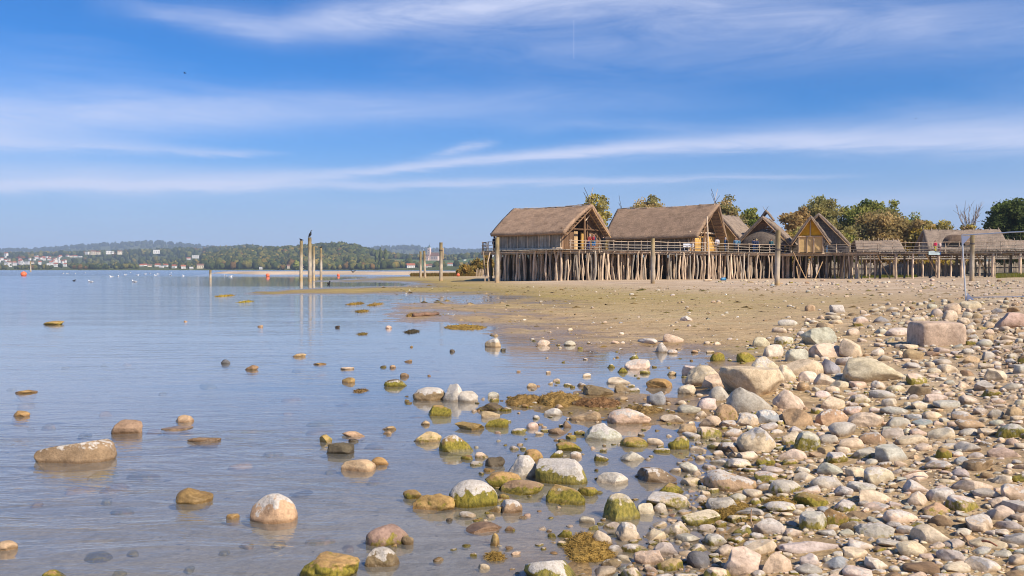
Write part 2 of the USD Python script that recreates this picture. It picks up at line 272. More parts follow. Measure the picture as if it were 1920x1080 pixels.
def ground_material():
    n = {'g': ('geometry', {}), 's': ('separate_xyz', {}), 'a': ('attribute', {'attribute': 'cover'}), 'ac': ('separate_color', {'color_type': 'rgb'}),
         'n1': ('noise_texture', {'scale': 0.5, 'detail': 6.0, 'roughness': 0.6}), 'n2': ('noise_texture', {'scale': 7.0, 'detail': 6.0, 'roughness': 0.65}), 'n3': ('noise_texture', {'scale': 45.0, 'detail': 5.0, 'roughness': 0.7}),
         'st': ('mapping', {'scale': (0.12, 0.5, 1)}), 'n4': ('noise_texture', {'scale': 1.0, 'detail': 6.0, 'roughness': 0.62, 'distortion': 0.4}),
         'vo': ('voronoi_texture', {'scale': 38.0, 'feature': 'f1'}), 'vs': ('separate_color', {'color_type': 'rgb'})}
    l = [('g.position', 's.vector'), ('a.color', 'ac.color'), ('g.position', 'n1.vector'), ('g.position', 'n2.vector'), ('g.position', 'n3.vector'), ('g.position', 'st.vector'), ('st.vector', 'n4.vector'), ('g.position', 'vo.vector'), ('vo.color', 'vs.color')]
    # dry and damp mud
    n['dry'] = ('rgb_ramp', {'ramp': [(0.25, (.27, .18, .075)), (0.45, (.43, .30, .145)), (0.6, (.52, .37, .195)), (0.75, (.62, .47, .28))]}); l.append(('n2.fac', 'dry.fac'))
    n['pale'] = ('rgb_ramp', {'ramp': [(0.3, (.40, .29, .185)), (0.5, (.52, .39, .265)), (0.7, (.70, .57, .43))]}); l.append(('n4.fac', 'pale.fac'))
    n['pk'] = ('math', {'math_type': 'multiply_add', 'value2': 2.2, 'value3': -1.15}); l.append(('n4.fac', 'pk.value1'))
    n['pk2'] = ('math', {'math_type': 'add', 'use_clamp': True}); l += [('ac.g', 'pk2.value1'), ('pk.value', 'pk2.value2')]
    n['m1'] = ('mix', {'mix_type': 'mix'}); l += [('dry.color', 'm1.color1'), ('pale.color', 'm1.color2'), ('pk2.value', 'm1.fac')]
    # algae crust
    n['alg'] = ('rgb_ramp', {'ramp': [(0.3, (.18, .135, .022)), (0.5, (.31, .235, .042)), (0.7, (.43, .32, .10))]}); l.append(('n2.fac', 'alg.fac'))
    n['ak'] = ('math', {'math_type': 'multiply_add', 'value2': 2.6, 'value3': -1.55}); l.append(('n4.fac', 'ak.value1'))
    n['ak1'] = ('math', {'math_type': 'multiply_add', 'value2': 0.8, 'value3': -.4}); l.append(('n2.fac', 'ak1.value1'))
    n['ak2'] = ('math', {'math_type': 'add'}); l += [('ak.value', 'ak2.value1'), ('ak1.value', 'ak2.value2')]
    n['ak3'] = ('math', {'math_type': 'multiply_add', 'value2': 1.15}); l += [('ac.r', 'ak3.value1'), ('ak2.value', 'ak3.value3')]
    n['ak4'] = ('map_range', {'from_min': 0.0, 'from_max': 1.0, 'to_min': 0.0, 'to_max': 0.9, 'clamp': True}); l.append(('ak3.value', 'ak4.value'))
    n['p5'] = ('mapping', {'scale': (.8, 2.2, 1)}); n['n5'] = ('noise_texture', {'scale': 1.0, 'detail': 7.0, 'roughness': .7, 'distortion': .5}); l += [('g.position', 'p5.vector'), ('p5.vector', 'n5.vector')]
    n['q5'] = ('rgb_ramp', {'ramp': [(.32, (.50, .46, .40)), (.45, (.86, .84, .80)), (.58, (1.08, 1.08, 1.06)), (.7, (1.3, 1.3, 1.28))]}); l.append(('n5.fac', 'q5.fac'))
    n['m15'] = ('mix_color', {'blend_type': 'multiply', 'fac': .8, 'use_clamp': False}); l += [('m1.color', 'm15.a'), ('q5.color', 'm15.b')]
    n['m2'] = ('mix', {'mix_type': 'mix'}); l += [('m15.result', 'm2.color1'), ('alg.color', 'm2.color2'), ('ak4.result', 'm2.fac')]
    # grit of many colours
    n['gr'] = ('rgb_ramp', {'ramp': [(0.0, (.45, .40, .36)), (0.35, (.9, .86, .8)), (0.6, (1.05, 1.0, .95)), (0.8, (1.3, 1.25, 1.2)), (1.0, (.6, .52, .45))]}); l.append(('vs.r', 'gr.fac'))
    n['m3'] = ('mix', {'mix_type': 'multiply', 'fac': 0.55}); l += [('m2.color', 'm3.color1'), ('gr.color', 'm3.color2')]
    # wet near and under the water line
    n['w0'] = ('math', {'math_type': 'multiply_add', 'value2': 0.05, 'value3': -0.025}); l.append(('n1.fac', 'w0.value1'))
    n['w1'] = ('math', {'math_type': 'add'}); l += [('s.z', 'w1.value1'), ('w0.value', 'w1.value2')]
    n['wet'] = ('map_range', {'range_type': 'smoothstep', 'from_min': 0.0, 'from_max': 0.075, 'to_min': 1.0, 'to_max': 0.0, 'clamp': True}); l.append(('w1.value', 'wet.value'))
    n['wc'] = ('mix', {'mix_type': 'multiply', 'color2': (.72, .67, .60)}); l += [('m3.color', 'wc.color1'), ('wet.result', 'wc.fac')]
    # silt on the bottom of the lake
    n['dp'] = ('map_range', {'range_type': 'smoothstep', 'from_min': -0.004, 'from_max': -0.024, 'to_min': 0.0, 'to_max': 0.9, 'clamp': True}); l.append(('s.z', 'dp.value'))
    n['silt'] = ('rgb_ramp', {'ramp': [(0.3, (.25, .225, .18)), (0.5, (.33, .30, .25)), (0.72, (.40, .35, .28))]}); l.append(('n1.fac', 'silt.fac'))
    n['bot'] = ('mix', {'mix_type': 'multiply', 'fac': 0.35}); l += [('silt.color', 'bot.color1'), ('gr.color', 'bot.color2')]
    n['v2'] = ('voronoi_texture', {'scale': 7.0, 'feature': 'f1', 'randomness': 1.0}); l.append(('wv.vector', 'v2.vector'))
    n['wn'] = ('noise_texture', {'scale': 5.0, 'detail': 3.0}); n['wv'] = ('vector_math', {'math_type': 'multiply_add', 'vector2': (.35, .35, .35)}); l += [('g.position', 'wn.vector'), ('wn.color', 'wv.vector1'), ('g.position', 'wv.vector3')]
    n['ch'] = ('map_range', {'range_type': 'smoothstep', 'from_min': 0.12, 'from_max': 0.20, 'to_min': 0.85, 'to_max': 0.0, 'clamp': True}); l.append(('v2.distance', 'ch.value'))
    n['chs'] = ('separate_color', {'color_type': 'rgb'}); n['chp'] = ('math', {'math_type': 'greater_than', 'value2': 0.62}); n['chf'] = ('math', {'math_type': 'multiply'}); l += [('v2.color', 'chs.color'), ('chs.g', 'chp.value1'), ('chp.value', 'chf.value1'), ('ch.result', 'chf.value2')]
    n['bot2'] = ('mix', {'mix_type': 'mix', 'color2': (.075, .066, .05)}); l += [('bot.color', 'bot2.color1'), ('chf.value', 'bot2.fac')]
    n['wd'] = ('map_range', {'range_type': 'smoothstep', 'from_min': .5, 'from_max': .66, 'to_min': 0.0, 'to_max': 0.6, 'clamp': True}); l.append(('n2.fac', 'wd.value'))
    n['bot3'] = ('mix', {'mix_type': 'mix', 'color2': (.13, .105, .045)}); l += [('bot2.color', 'bot3.color1'), ('wd.result', 'bot3.fac')]
    n['m4'] = ('mix', {'mix_type': 'mix'}); l += [('wc.color', 'm4.color1'), ('bot3.color', 'm4.color2'), ('dp.result', 'm4.fac')]
    n['ro'] = ('map_range', {'from_min': 0.0, 'from_max': 1.0, 'to_min': 0.92, 'to_max': 0.16, 'clamp': True}); l.append(('wet.result', 'ro.value'))
    n['h1'] = ('math', {'math_type': 'multiply_add', 'value2': 1.0}); l += [('n2.fac', 'h1.value1'), ('n3.fac', 'h1.value3')]
    n['b'] = ('bump', {'strength': 0.6, 'distance': 0.03}); l.append(('h1.value', 'b.height'))
    n['p'] = ('principled_bsdf', {'specular_ior_level': 0.5}); l += [('m4.color', 'p.base_color'), ('ro.result', 'p.roughness'), ('b.normal', 'p.normal')]
    return mat('shore_mud', n, l, surface='p.BSDF')
gm = ground_material()
_v, _f, _c = shore_mesh()
obj('lake_shore', (_v, _f), gm, None, True, {'cover': _c}, label='gently sloping mud and sand shore of the drained lake', kind='structure')

def water_material():
    n = {'g': ('geometry', {}), 'a': ('attribute', {'attribute': 'calm'}), 'ac': ('separate_color', {'color_type': 'rgb'}),
         'm1': ('mapping', {'scale': (1.1, 3.4, 1), 'rotation': (0, 0, 0.12)}), 'n1': ('noise_texture', {'scale': 1.0, 'detail': 4.0, 'roughness': 0.55, 'distortion': 0.8}),
         'm2': ('mapping', {'scale': (5.0, 10.0, 1), 'rotation': (0, 0, -0.15)}), 'n2': ('noise_texture', {'scale': 1.0, 'detail': 3.0, 'roughness': 0.5, 'distortion': 0.4}),
         'm3': ('mapping', {'scale': (0.10, 0.5, 1), 'rotation': (0, 0, 0.3)}), 'n3': ('noise_texture', {'scale': 1.0, 'detail': 5.0, 'roughness': 0.6})}
    l = [('g.position', 'm1.vector'), ('m1.vector', 'n1.vector'), ('g.position', 'm2.vector'), ('m2.vector', 'n2.vector'), ('g.position', 'm3.vector'), ('m3.vector', 'n3.vector'), ('a.color', 'ac.color')]
    n['h'] = ('math', {'math_type': 'multiply_add', 'value2': 0.15}); l += [('n2.fac', 'h.value1'), ('n1.fac', 'h.value3')]
    n['gust'] = ('map_range', {'from_min': 0.35, 'from_max': 0.65, 'to_min': 0.25, 'to_max': 1.35, 'clamp': True}); l.append(('n3.fac', 'gust.value'))
    n['st'] = ('math', {'math_type': 'multiply'}); l += [('gust.result', 'st.value1'), ('ac.r', 'st.value2')]
    n['b'] = ('bump', {'distance': 0.019}); l += [('h.value', 'b.height'), ('st.value', 'b.strength')]
    n['lw'] = ('layer_weight', {'blend': 0.5}); l.append(('b.normal', 'lw.normal'))
    n['f5'] = ('math', {'math_type': 'power', 'value2': 5.0}); l.append(('lw.facing', 'f5.value1'))
    n['fr'] = ('math', {'math_type': 'multiply_add', 'value2': 0.98, 'value3': 0.02}); l.append(('f5.value', 'fr.value1'))
    n['tr'] = ('transparent_bsdf', {'color': (.94, .95, .94)})
    n['gl'] = ('glossy_bsdf', {'color': (1, 1, 1)}); l.append(('ac.g', 'gl.roughness')); l.append(('b.normal', 'gl.normal'))
    n['df'] = ('diffuse_bsdf', {'color': (.33, .31, .265)})          # fine silt hanging in the shallow water
    n['mu'] = ('mix_closure', {'fac': 0.26}); l += [('tr.BSDF', 'mu.closure1'), ('df.BSDF', 'mu.closure2')]
    n['mx'] = ('mix_closure', {}); l += [('fr.value', 'mx.fac'), ('mu.closure', 'mx.closure1'), ('gl.BSDF', 'mx.closure2')]
    return mat('lake_water', n, l, surface='mx.closure')
def water_mesh():
    ys = np.concatenate([np.exp(np.linspace(math.log(1.5), math.log(400), 150)), np.exp(np.linspace(math.log(420), math.log(9000), 26))])
    u = np.linspace(-1.1, 1.1, 90); X, Y = np.meshgrid(u, ys); Xw = X * Y
    px, py = topx(np.stack([Xw, Y, 0 * Y], -1))
    # wind barely reaches the shallows behind the algae flats
    calm = np.ones_like(px)
    sh = sm(200, 480, px + (py - 527) * 8) * sm(517.5, 519.5, py) * (1 - sm(536, 541, py)); calm *= 1 - 0.97 * sh
    calm *= 1 - 0.55 * sm(520, 900, px) * sm(545, 560, py)
    calm *= 1 - 0.5 * sm(540, 700, py) * (1 - .9 * sm(700, 860, py) * (1 - sm(450, 950, px)))
    calm *= np.where(py < 517.5, 3.0, 1.0) * (1 + .9 * (1 - sm(520, 560, py)) * (1 - sm(150, 420, px)))
    i, j = np.meshgrid(np.arange(len(ys) - 1), np.arange(len(u) - 1), indexing='ij'); nu = len(u)
    a = (i * nu + j).ravel(); f = np.concatenate([np.stack([a, a + 1, a + nu + 1], 1), np.stack([a, a + nu + 1, a + nu], 1)])
    return np.stack([Xw.ravel(), Y.ravel(), 0 * Y.ravel()], 1), f, np.stack([calm.ravel(), (.03 + .13 * np.maximum(1 - sm(515, 522, py), (1 - sm(530, 680, py)) * (1 - sm(-100, 620, px)))).ravel(), 0 * calm.ravel()], 1)
_v, _f, _c = water_mesh()
obj('lake_water', (_v, _f), water_material(), None, True, {'calm': _c}, label='shallow rippled lake water reflecting the sky', kind='structure')
# ---------------------------------------------------------------- stones
def stone_material():
    n = {'g': ('geometry', {}), 's': ('separate_xyz', {}), 't': ('attribute', {'attribute': 'tint'}), 'c': ('attribute', {'attribute': 'crust'}), 'cc': ('separate_color', {'color_type': 'rgb'}),
         'n1': ('noise_texture', {'scale': 9.0, 'detail': 6.0, 'roughness': 0.6}), 'n2': ('noise_texture', {'scale': 55.0, 'detail': 6.0, 'roughness': 0.7}),
         'n3': ('noise_texture', {'scale': 22.0, 'detail': 7.0, 'roughness': 0.68}), 'sm': ('mapping', {'scale': (1, 1, .35)}), 'n4': ('noise_texture', {'scale': 60.0, 'detail': 4.0, 'roughness': 0.6})}
    l = [('g.position', 's.vector'), ('c.color', 'cc.color'), ('g.position', 'n1.vector'), ('g.position', 'n2.vector'), ('g.position', 'n3.vector'), ('g.position', 'sm.vector'), ('sm.vector', 'n4.vector')]
    n['k1'] = ('rgb_ramp', {'ramp': [(0.28, (.55, .50, .45)), (0.5, (.98, .96, .93)), (0.72, (1.35, 1.32, 1.28))]}); l.append(('n1.fac', 'k1.fac'))
    n['k2'] = ('rgb_ramp', {'ramp': [(0.3, (.6, .56, .52)), (0.5, (1, 1, 1)), (0.7, (1.3, 1.28, 1.24))]}); l.append(('n2.fac', 'k2.fac'))
    n['b1'] = ('mix_color', {'blend_type': 'multiply', 'fac': 0.85, 'use_clamp': False}); l += [('t.color', 'b1.a'), ('k1.color', 'b1.b')]
    n['b2'] = ('mix_color', {'blend_type': 'multiply', 'fac': 0.7, 'use_clamp': False}); l += [('b1.result', 'b2.a'), ('k2.color', 'b2.b')]
    # algae on the sides
    n['alc'] = ('rgb_ramp', {'ramp': [(0.25, (.060, .052, .010)), (0.43, (.15, .128, .014)), (0.58, (.26, .205, .022)), (0.8, (.33, .235, .075))]}); l.append(('n4.fac', 'alc.fac'))
    n['a1'] = ('math', {'math_type': 'multiply_add', 'value2': 1.5, 'value3': -.75}); l.append(('n3.fac', 'a1.value1'))
    n['a2'] = ('math', {'math_type': 'add'}); l += [('a1.value', 'a2.value1'), ('cc.g', 'a2.value2')]
    n['a3'] = ('map_range', {'range_type': 'smoothstep', 'from_min': 0.38, 'from_max': 0.62, 'to_min': 0.0, 'to_max': 0.93, 'clamp': True}); l.append(('a2.value', 'a3.value'))
    n['m1'] = ('mix', {'mix_type': 'mix'}); l += [('b2.result', 'm1.color1'), ('alc.color', 'm1.color2'), ('a3.result', 'm1.fac')]
    # chalky dried tops
    n['c1'] = ('math', {'math_type': 'multiply_add', 'value2': 1.5, 'value3': -.75}); l.append(('n3.fac', 'c1.value1'))
    n['c2'] = ('math', {'math_type': 'add'}); l += [('c1.value', 'c2.value1'), ('cc.r', 'c2.value2')]
    n['c3'] = ('map_range', {'range_type': 'smoothstep', 'from_min': 0.46, 'from_max': 0.56, 'to_min': 0.0, 'to_max': 0.92, 'clamp': True}); l.append(('c2.value', 'c3.value'))
    n['capc'] = ('rgb_ramp', {'ramp': [(0.3, (.30, .245, .19)), (0.45, (.48, .42, .35)), (0.7, (.66, .60, .53))]}); l.append(('n2.fac', 'capc.fac'))
    n['m2'] = ('mix', {'mix_type': 'mix'}); l += [('m1.color', 'm2.color1'), ('capc.color', 'm2.color2'), ('c3.result', 'm2.fac')]
    # wet just above the water
    n['w0'] = ('math', {'math_type': 'multiply_add', 'value2': 0.03, 'value3': -0.015}); l.append(('n1.fac', 'w0.value1'))
    n['w1'] = ('math', {'math_type': 'add'}); l += [('s.z', 'w1.value1'), ('w0.value', 'w1.value2')]
    n['w2'] = ('map_range', {'range_type': 'smoothstep', 'from_min': 0.008, 'from_max': 0.035, 'to_min': 1.0, 'to_max': 0.0, 'clamp': True}); l.append(('w1.value', 'w2.value'))
    n['w3'] = ('math', {'math_type': 'maximum'}); l += [('w2.result', 'w3.value1'), ('cc.b', 'w3.value2')]
    n['m3'] = ('mix', {'mix_type': 'multiply', 'color2': (.62, .57, .50)}); l += [('m2.color', 'm3.color1'), ('w3.value', 'm3.fac')]
    n['ro'] = ('map_range', {'from_min': 0.0, 'from_max': 1.0, 'to_min': 0.88, 'to_max': 0.28, 'clamp': True}); l.append(('w3.value', 'ro.value'))
    n['h'] = ('math', {'math_type': 'multiply_add', 'value2': 0.5}); l += [('n2.fac', 'h.value1'), ('n3.fac', 'h.value3')]
    n['b'] = ('bump', {'strength': 0.75, 'distance': 0.012}); l.append(('h.value', 'b.height'))
    n['p'] = ('principled_bsdf', {'specular_ior_level': 0.35}); l += [('m3.color', 'p.base_color'), ('ro.result', 'p.roughness'), ('b.normal', 'p.normal')]
    return mat('stone', n, l, surface='p.BSDF')
STONE = stone_material()
TINT = {'beige': (.60, .50, .39), 'grey': (.47, .435, .385), 'white': (.64, .57, .49), 'tan': (.46, .33, .205), 'pink': (.61, .49, .375), 'slate': (.13, .135, .145), 'brown': (.27, .19, .115), 'ochre': (.36, .24, .10), 'blue': (.30, .32, .345), 'rust': (.42, .22, .11), 'dark': (.12, .095, .065)}
TINT = {k: (v[0] * .95, v[1] * .91, v[2] * .84) for k, v in TINT.items()}
def stone_shape(seed, k=3, e=0.9, cuts=5, rough=0.10, taper=0.0, lean=0.0):
    """A stone inside the unit ball: a rounded box, cut flat in places, then worn uneven."""
    r = np.random.default_rng(seed); v, f = ico(k)
    p = np.sign(v) * np.abs(v) ** e; p /= np.abs(p).max(0)
    for _ in range(cuts):
        d = r.normal(size=3); d /= np.linalg.norm(d); c = r.uniform(0.5, 0.88)
        over = p @ d - c; p = p - np.where(over > 0, over * 0.9, 0)[:, None] * d
    if taper or lean:
        h = np.clip((p[:, 2] + 1) / 2, 0, 1); p[:, :2] *= (1 - taper * h)[:, None]; p[:, 0] += lean * h
    off = r.uniform(0, 50, 3)
    nrm = p / (np.linalg.norm(p, axis=1, keepdims=True) + 1e-9)
    d = (meshkit.fbm(p * 1.3 + off, 3, seed) - .5) * rough * 2.2
    if k >= 3: d = d + (meshkit.fbm(p * 6 + off, 3, seed + 9) - .5) * rough * .45
    return p + nrm * d[:, None], f
def stone_at(px, py, w, h, seed, tint='beige', cap=0.0, alg=0.0, wet=0.0, e=0.9, cuts=5, rough=0.10, taper=0., lean=0., rz=None, aspect=None, tilt=0., k=None, sink=None, z0=None, bed0=None, dirt=.8):
    """A stone that shows w by h pixels, its near foot at (px, py). Returns mesh, tint and crust values in place."""
    r = np.random.default_rng(seed * 31 + 5)
    if z0 is None:
        z = 0.0
        for _ in range(3):
            p = on(px, py, z); z = max(0.0, gz(p[0], p[1]))
    else: z = z0
    p = on(px, py, z); D = p[1]; W = w * D / FPX
    bed = gz(p[0], p[1] + W * .3) if bed0 is None else bed0; deep = bed < -.006; bed -= z
    asp = aspect or r.uniform(0.62, 0.85); dep = W * asp
    tana = (CAMH - z) / D; H = h * D / FPX
    H = max(H - 0.42 * dep * tana, 0.32 * H)
    k = k if k is not None else (4 if w > 46 else 3)
    v, f = stone_shape(seed, k, e, cuts, rough, taper, lean)
    v = v / (np.ptp(v, axis=0) / 2); v -= (v.max(0) + v.min(0)) / 2
    # the widest girth lies about level with the ground or the water; below it the stone goes down to the bed
    wl = (-.12 if sink is None else -sink); s_ = H / (1 - wl)
    low = max(s_ * (1 + wl), min(.03 - bed, W * 1.1) if deep else 0)
    u = v[:, 2]; zl = np.where(u >= wl, (u - wl) * s_, (u - wl) / (1 + wl) * low)
    v = np.stack([v[:, 0] * W / 2, v[:, 1] * dep / 2, zl - (low - H) / 2], 1)
    if tilt: c, s = math.cos(tilt), math.sin(tilt); v = np.stack([v[:, 0] * c - v[:, 2] * s, v[:, 1], v[:, 0] * s + v[:, 2] * c], 1)
    rz = r.uniform(-.35, .35) if rz is None else rz
    c, s = math.cos(rz), math.sin(rz); v = np.stack([v[:, 0] * c - v[:, 1] * s, v[:, 0] * s + v[:, 1] * c, v[:, 2]], 1)
    v[:, 0] *= W / np.ptp(v[:, 0])
    v += np.array([p[0], D + dep * 0.42, z + H - v[:, 2].max()])
    # crust: r chalky top, g algae, b wet
    rel = np.clip((v[:, 2] - z) / H, -.5, 1)
    q = v - v.mean(0); ang = np.arctan2(q[:, 1], q[:, 0]); off = seed * 1.7
    nz = meshkit.fbm(np.stack([np.cos(ang) * 1.6 + off, np.sin(ang) * 1.6, rel * .6], 1), 3, 5) - .5
    fz = meshkit.fbm(v / W * 7 + off, 3, 6) - .5
    capv = cap * (sm(0.15, 0.8, rel + nz * 1.1 + fz * .5) * 1.1)
    algv = alg * (1 - 0.6 * sm(0.4, 0.95, rel + nz * .9))
    crust = np.stack([capv, algv, np.full(len(v), wet)], 1)
    dirt = 0 if deep else dirt * (1 - sm(.0, .42, rel + nz * .5 + fz * .6))
    tc = np.array(TINT[tint] if isinstance(tint, str) else tint) * r.uniform(.9, 1.1) * (1 + r.uniform(-.05, .05, 3))
    tv = tc[None] * (1 - np.reshape(dirt, (-1, 1))) + np.array([.27, .19, .11]) * np.reshape(dirt, (-1, 1))
    return (v, f), np.broadcast_to(tv, (len(v), 3)), crust, p
STONES = []   # (px, py, w) of everything placed so far, for spacing the rest
def key_stone(name, label, px, py, w, h, tint, cat='stone', group=None, **k):
    k['rough'] = k.get('rough', .10) * 1.35; k['cuts'] = k.get('cuts', 5) + 2; h = h * .94; k.setdefault('dirt', .4); k['cap'] = k.get('cap', 0) * .92
    m, tc, cr, p = stone_at(px, py, w, h, len(STONES) + 101, tint, **k)
    STONES.append((px, py - h * .45, w, max(h, w * .4)))
    return obj(name, m, STONE, None, True, {'tint': tc, 'crust': cr}, label=label, cat=cat, group=group)
K = key_stone
# standing in the open water
K('boulder', 'large oblong brown stone with dry pale top standing in open water', 127, 869, 145, 48, 'brown', cap=.5, e=.75, rough=.06, cuts=5, tilt=.10, aspect=.5, rz=.1, alg=.1)
K('boulder', 'tan rounded boulder with whitish top and small pits alone in the near water', 505, 981, 91, 60, 'tan', cap=.62, alg=.12, rough=.05, cuts=3)
K('boulder', 'round green boulder with white cap spilling down its right side', 886, 952, 95, 57, 'brown', cap=.75, alg=.75, rough=.05, cuts=2, e=.95)
K('boulder', 'white capped boulder with broad green flanks, widest of the near pool', 1056, 907, 99, 50, 'beige', cap=.8, alg=.8, e=.7, rough=.06, cuts=3)
K('boulder', 'grey white pitted boulder touching the wide green flanked one', 976, 896, 66, 48, 'grey', cap=.68, alg=.18, e=.8)
K('boulder', 'oval green boulder with white patch on its front and top', 858, 848, 74, 35, 'ochre', cap=.5, alg=.72, e=.85, cuts=3, rough=.05)
K('boulder', 'green algae covered pyramid shaped stone with bare pink tip', 1165, 976, 75, 54, 'pink', cap=.42, alg=1.0, taper=.55, cuts=4)
K('boulder', 'white and green boulder cut by the bottom edge of the picture', 1034, 1096, 106, 56, 'beige', cap=.75, alg=.8, rough=.05, cuts=3)
K('boulder', 'purplish brown stone with green rim low in the near water', 724, 1022, 90, 43, (.30, .215, .16), alg=.45, cap=.12, rough=.05, cuts=3, e=.8)
K('boulder', 'large lumpy green and ochre stone half drowned at the bottom edge', 612, 1090, 116, 56, 'ochre', alg=.78, rough=.22, cuts=2)
K('stone', 'dark wet stone with jagged white cap beside the lumpy green one', 713, 1063, 66, 40, 'brown', cap=.66, alg=.25, wet=.3, taper=.25)
K('stone', 'two toned wet stone, ochre left and dark right, in open near water', 358, 945, 64, 33, 'ochre', wet=.7, alg=.25)
K('stone', 'faceted reddish brown stone in the left water', 231, 814, 57, 30, (.27, .17, .11), cap=.18, cuts=8)
K('stone', 'flat ochre slab barely above the far left water', 93, 609, 40, 8, 'ochre', alg=.5, e=.6)
K('stone', 'small ochre dome at the far left edge of the near water', 35, 781, 34, 12, 'ochre', alg=.2)
K('stone', 'low brown stone under a film of water near the left edge', 42, 738, 38, 7, 'ochre', alg=.2)
K('stone', 'little tan dome right of the faceted reddish brown stone', 342, 792, 35, 15, 'tan', rough=.08)
K('stone', 'flat tan slab awash in front of the little tan dome', 325, 806, 56, 7, 'tan', e=.7)
K('stone', 'thin flat stone with dark end awash in the left water', 380, 828, 62, 9, 'brown', alg=.2, aspect=.4)
K('stone', 'tan stone cut by the left edge near the bottom', 6, 1033, 40, 21, 'tan', alg=.1)
K('stone', 'yellow green algae topped stone at the bottom left edge', 86, 1090, 62, 22, 'ochre', alg=1.1)
K('stone', 'dark grey mussel crusted stone poking out of the middle water', 422, 682, 18, 9, 'slate', rough=.2)
K('stone', 'brown stone with purple knob right of the dark crusted one', 470, 694, 24, 10, 'brown', alg=.35)
K('stone', 'flat tan stone with wet glint in the middle water', 558, 669, 28, 7, 'tan')
K('stone', 'thin tan stone awash beyond the glinting flat one', 598, 684, 24, 4, 'ochre')
K('stone', 'pale flat stone awash in the middle water', 650, 693, 26, 5, 'beige')
K('stone', 'rounded tan stone with green right end in the middle water', 652, 718, 26, 11, 'ochre', alg=.2)
K('stone', 'dark green low stone with a white tip standing alone', 740, 725, 44, 16, 'dark', alg=.75, cap=.45, taper=.4)
K('stone', 'small brown stone nearest behind the white tipped dark one', 758, 707, 17, 9, 'brown')
K('stone', 'small tan pebble awash beyond the middle water', 736, 690, 12, 6, 'tan', alg=.2)
K('stone', 'little brown pebble far out right of the drowned pale stones', 765, 679, 15, 5, 'brown')
K('stone', 'small far pinkish stone at the edge of the mud flat', 728, 616, 12, 6, 'pink')
K('boulder', 'chalk white topped boulder left of the peaked white one', 803, 751, 64, 27, 'brown', cap=.85, cuts=5, e=.8, alg=.1)
K('boulder', 'peaked white stone with grey right flank', 852, 753, 46, 37, 'grey', cap=.9, taper=.5, lean=.15, cuts=6)
K('stone', 'grey wet hump leaning on the peaked white stone', 875, 754, 44, 23, 'grey', cap=.2, alg=.1)
K('stone', 'bright yellow green mound in front of the chalk white boulder', 822, 780, 48, 22, 'ochre', alg=1.15, rough=.05)
K('stone', 'white and tan stone mirrored in calm water by the mud flat', 924, 651, 31, 19, 'tan', cap=.72)
K('stone', 'small orange stone right of the yellow green mound', 797, 797, 17, 9, 'tan')
K('stone', 'small tan stone left of the flat ochre slab', 728, 807, 28, 9, 'tan', alg=.2)
K('stone', 'long flat ochre slab below the algae strip', 878, 806, 58, 15, 'ochre', alg=.35, aspect=.55)
K('stone', 'rounded green stone right of the long flat ochre slab', 932, 802, 45, 20, 'ochre', alg=1.0)
K('stone', 'dark knobbly stone at the left end of the algae strip', 918, 771, 52, 19, 'dark', alg=.4, rough=.2)
K('stone', 'tan wedge in the water in front of the dark knobbly stone', 920, 783, 36, 14, 'tan')
K('stone', 'ochre block next to the low dark brown stone', 609, 830, 25, 16, 'ochre', alg=.4, e=.7)
K('stone', 'low dark brown stone with mirrored foot left of centre', 636, 851, 52, 25, 'dark', cap=.1, alg=.15)
K('stone', 'tan flat stone behind the low dark brown one', 661, 819, 46, 11, 'tan')
K('stone', 'speckled tan flat stone, larger of a joined pair in the water', 670, 884, 66, 26, 'tan', rough=.06, cuts=3)
K('stone', 'smaller tan stone joined to the speckled flat one', 712, 872, 34, 16, 'ochre', alg=.2)
K('stone', 'green rimmed tan stone left of the oval green boulder', 800, 829, 53, 22, 'tan', alg=.42)
K('stone', 'ochre drowned stone left of the round white capped green boulder', 812, 957, 82, 34, 'ochre', alg=.38, rough=.16)
K('stone', 'small yellow green stone behind the ochre drowned one', 775, 936, 44, 20, 'ochre', alg=.6)
K('stone', 'small round stone at the right foot of the purplish brown one', 764, 1022, 22, 19, 'brown', alg=.1)
K('stone', 'long brown stone just under the surface in the near pool', 905, 998, 70, 18, 'brown', alg=.1)
K('stone', 'narrow upright ochre stone in the near pool', 928, 1024, 20, 26, 'ochre', alg=.3, taper=.3)
K('stone', 'small pale capped dome in front of the near pool boulders', 957, 963, 45, 28, 'tan', cap=.62)
K('stone', 'dark brown wet stone left of the grey white pitted boulder', 928, 875, 38, 20, 'dark', alg=.15, wet=.4)
K('stone', 'ochre mound behind the grey white pitted boulder', 999, 866, 40, 26, 'ochre', alg=.5)
K('stone', 'ochre green stone in front of the grey white pitted boulder', 945, 915, 72, 34, 'ochre', alg=.62, cap=.1)
K('stone', 'flat topped oval stone with green sides in front of the near boulders', 978, 929, 84, 29, (.30, .2, .11), alg=.66, cap=.15, e=.75)
K('stone', 'ridged ochre green stone in front of the widest white capped boulder', 1064, 946, 75, 40, 'ochre', alg=.7, cap=.35, taper=.3)
K('stone', 'green tail stone right of the ridged ochre green one', 1103, 930, 40, 20, 'ochre', alg=.9)
K('stone', 'small white topped stone lying in the algae strip', 1038, 779, 37, 15, 'grey', cap=.6)
K('stone', 'broad tan dome in the algae strip', 1100, 790, 62, 21, 'tan', alg=.1)
K('stone', 'wide pinkish white dome at the right of the algae strip', 1183, 796, 84, 33, 'pink', cap=.55, alg=.1, cuts=3)
K('stone', 'grey white wedge shaped stone in the middle pool', 1132, 825, 77, 35, 'grey', cap=.72, alg=.35, taper=.45, cuts=7)
K('stone', 'green ochre mound in front of the grey white wedge', 1068, 846, 51, 20, 'ochre', alg=.7, taper=.3)
K('stone', 'flat brown stone in the middle pool left of the wedge', 1044, 814, 34, 13, 'brown')
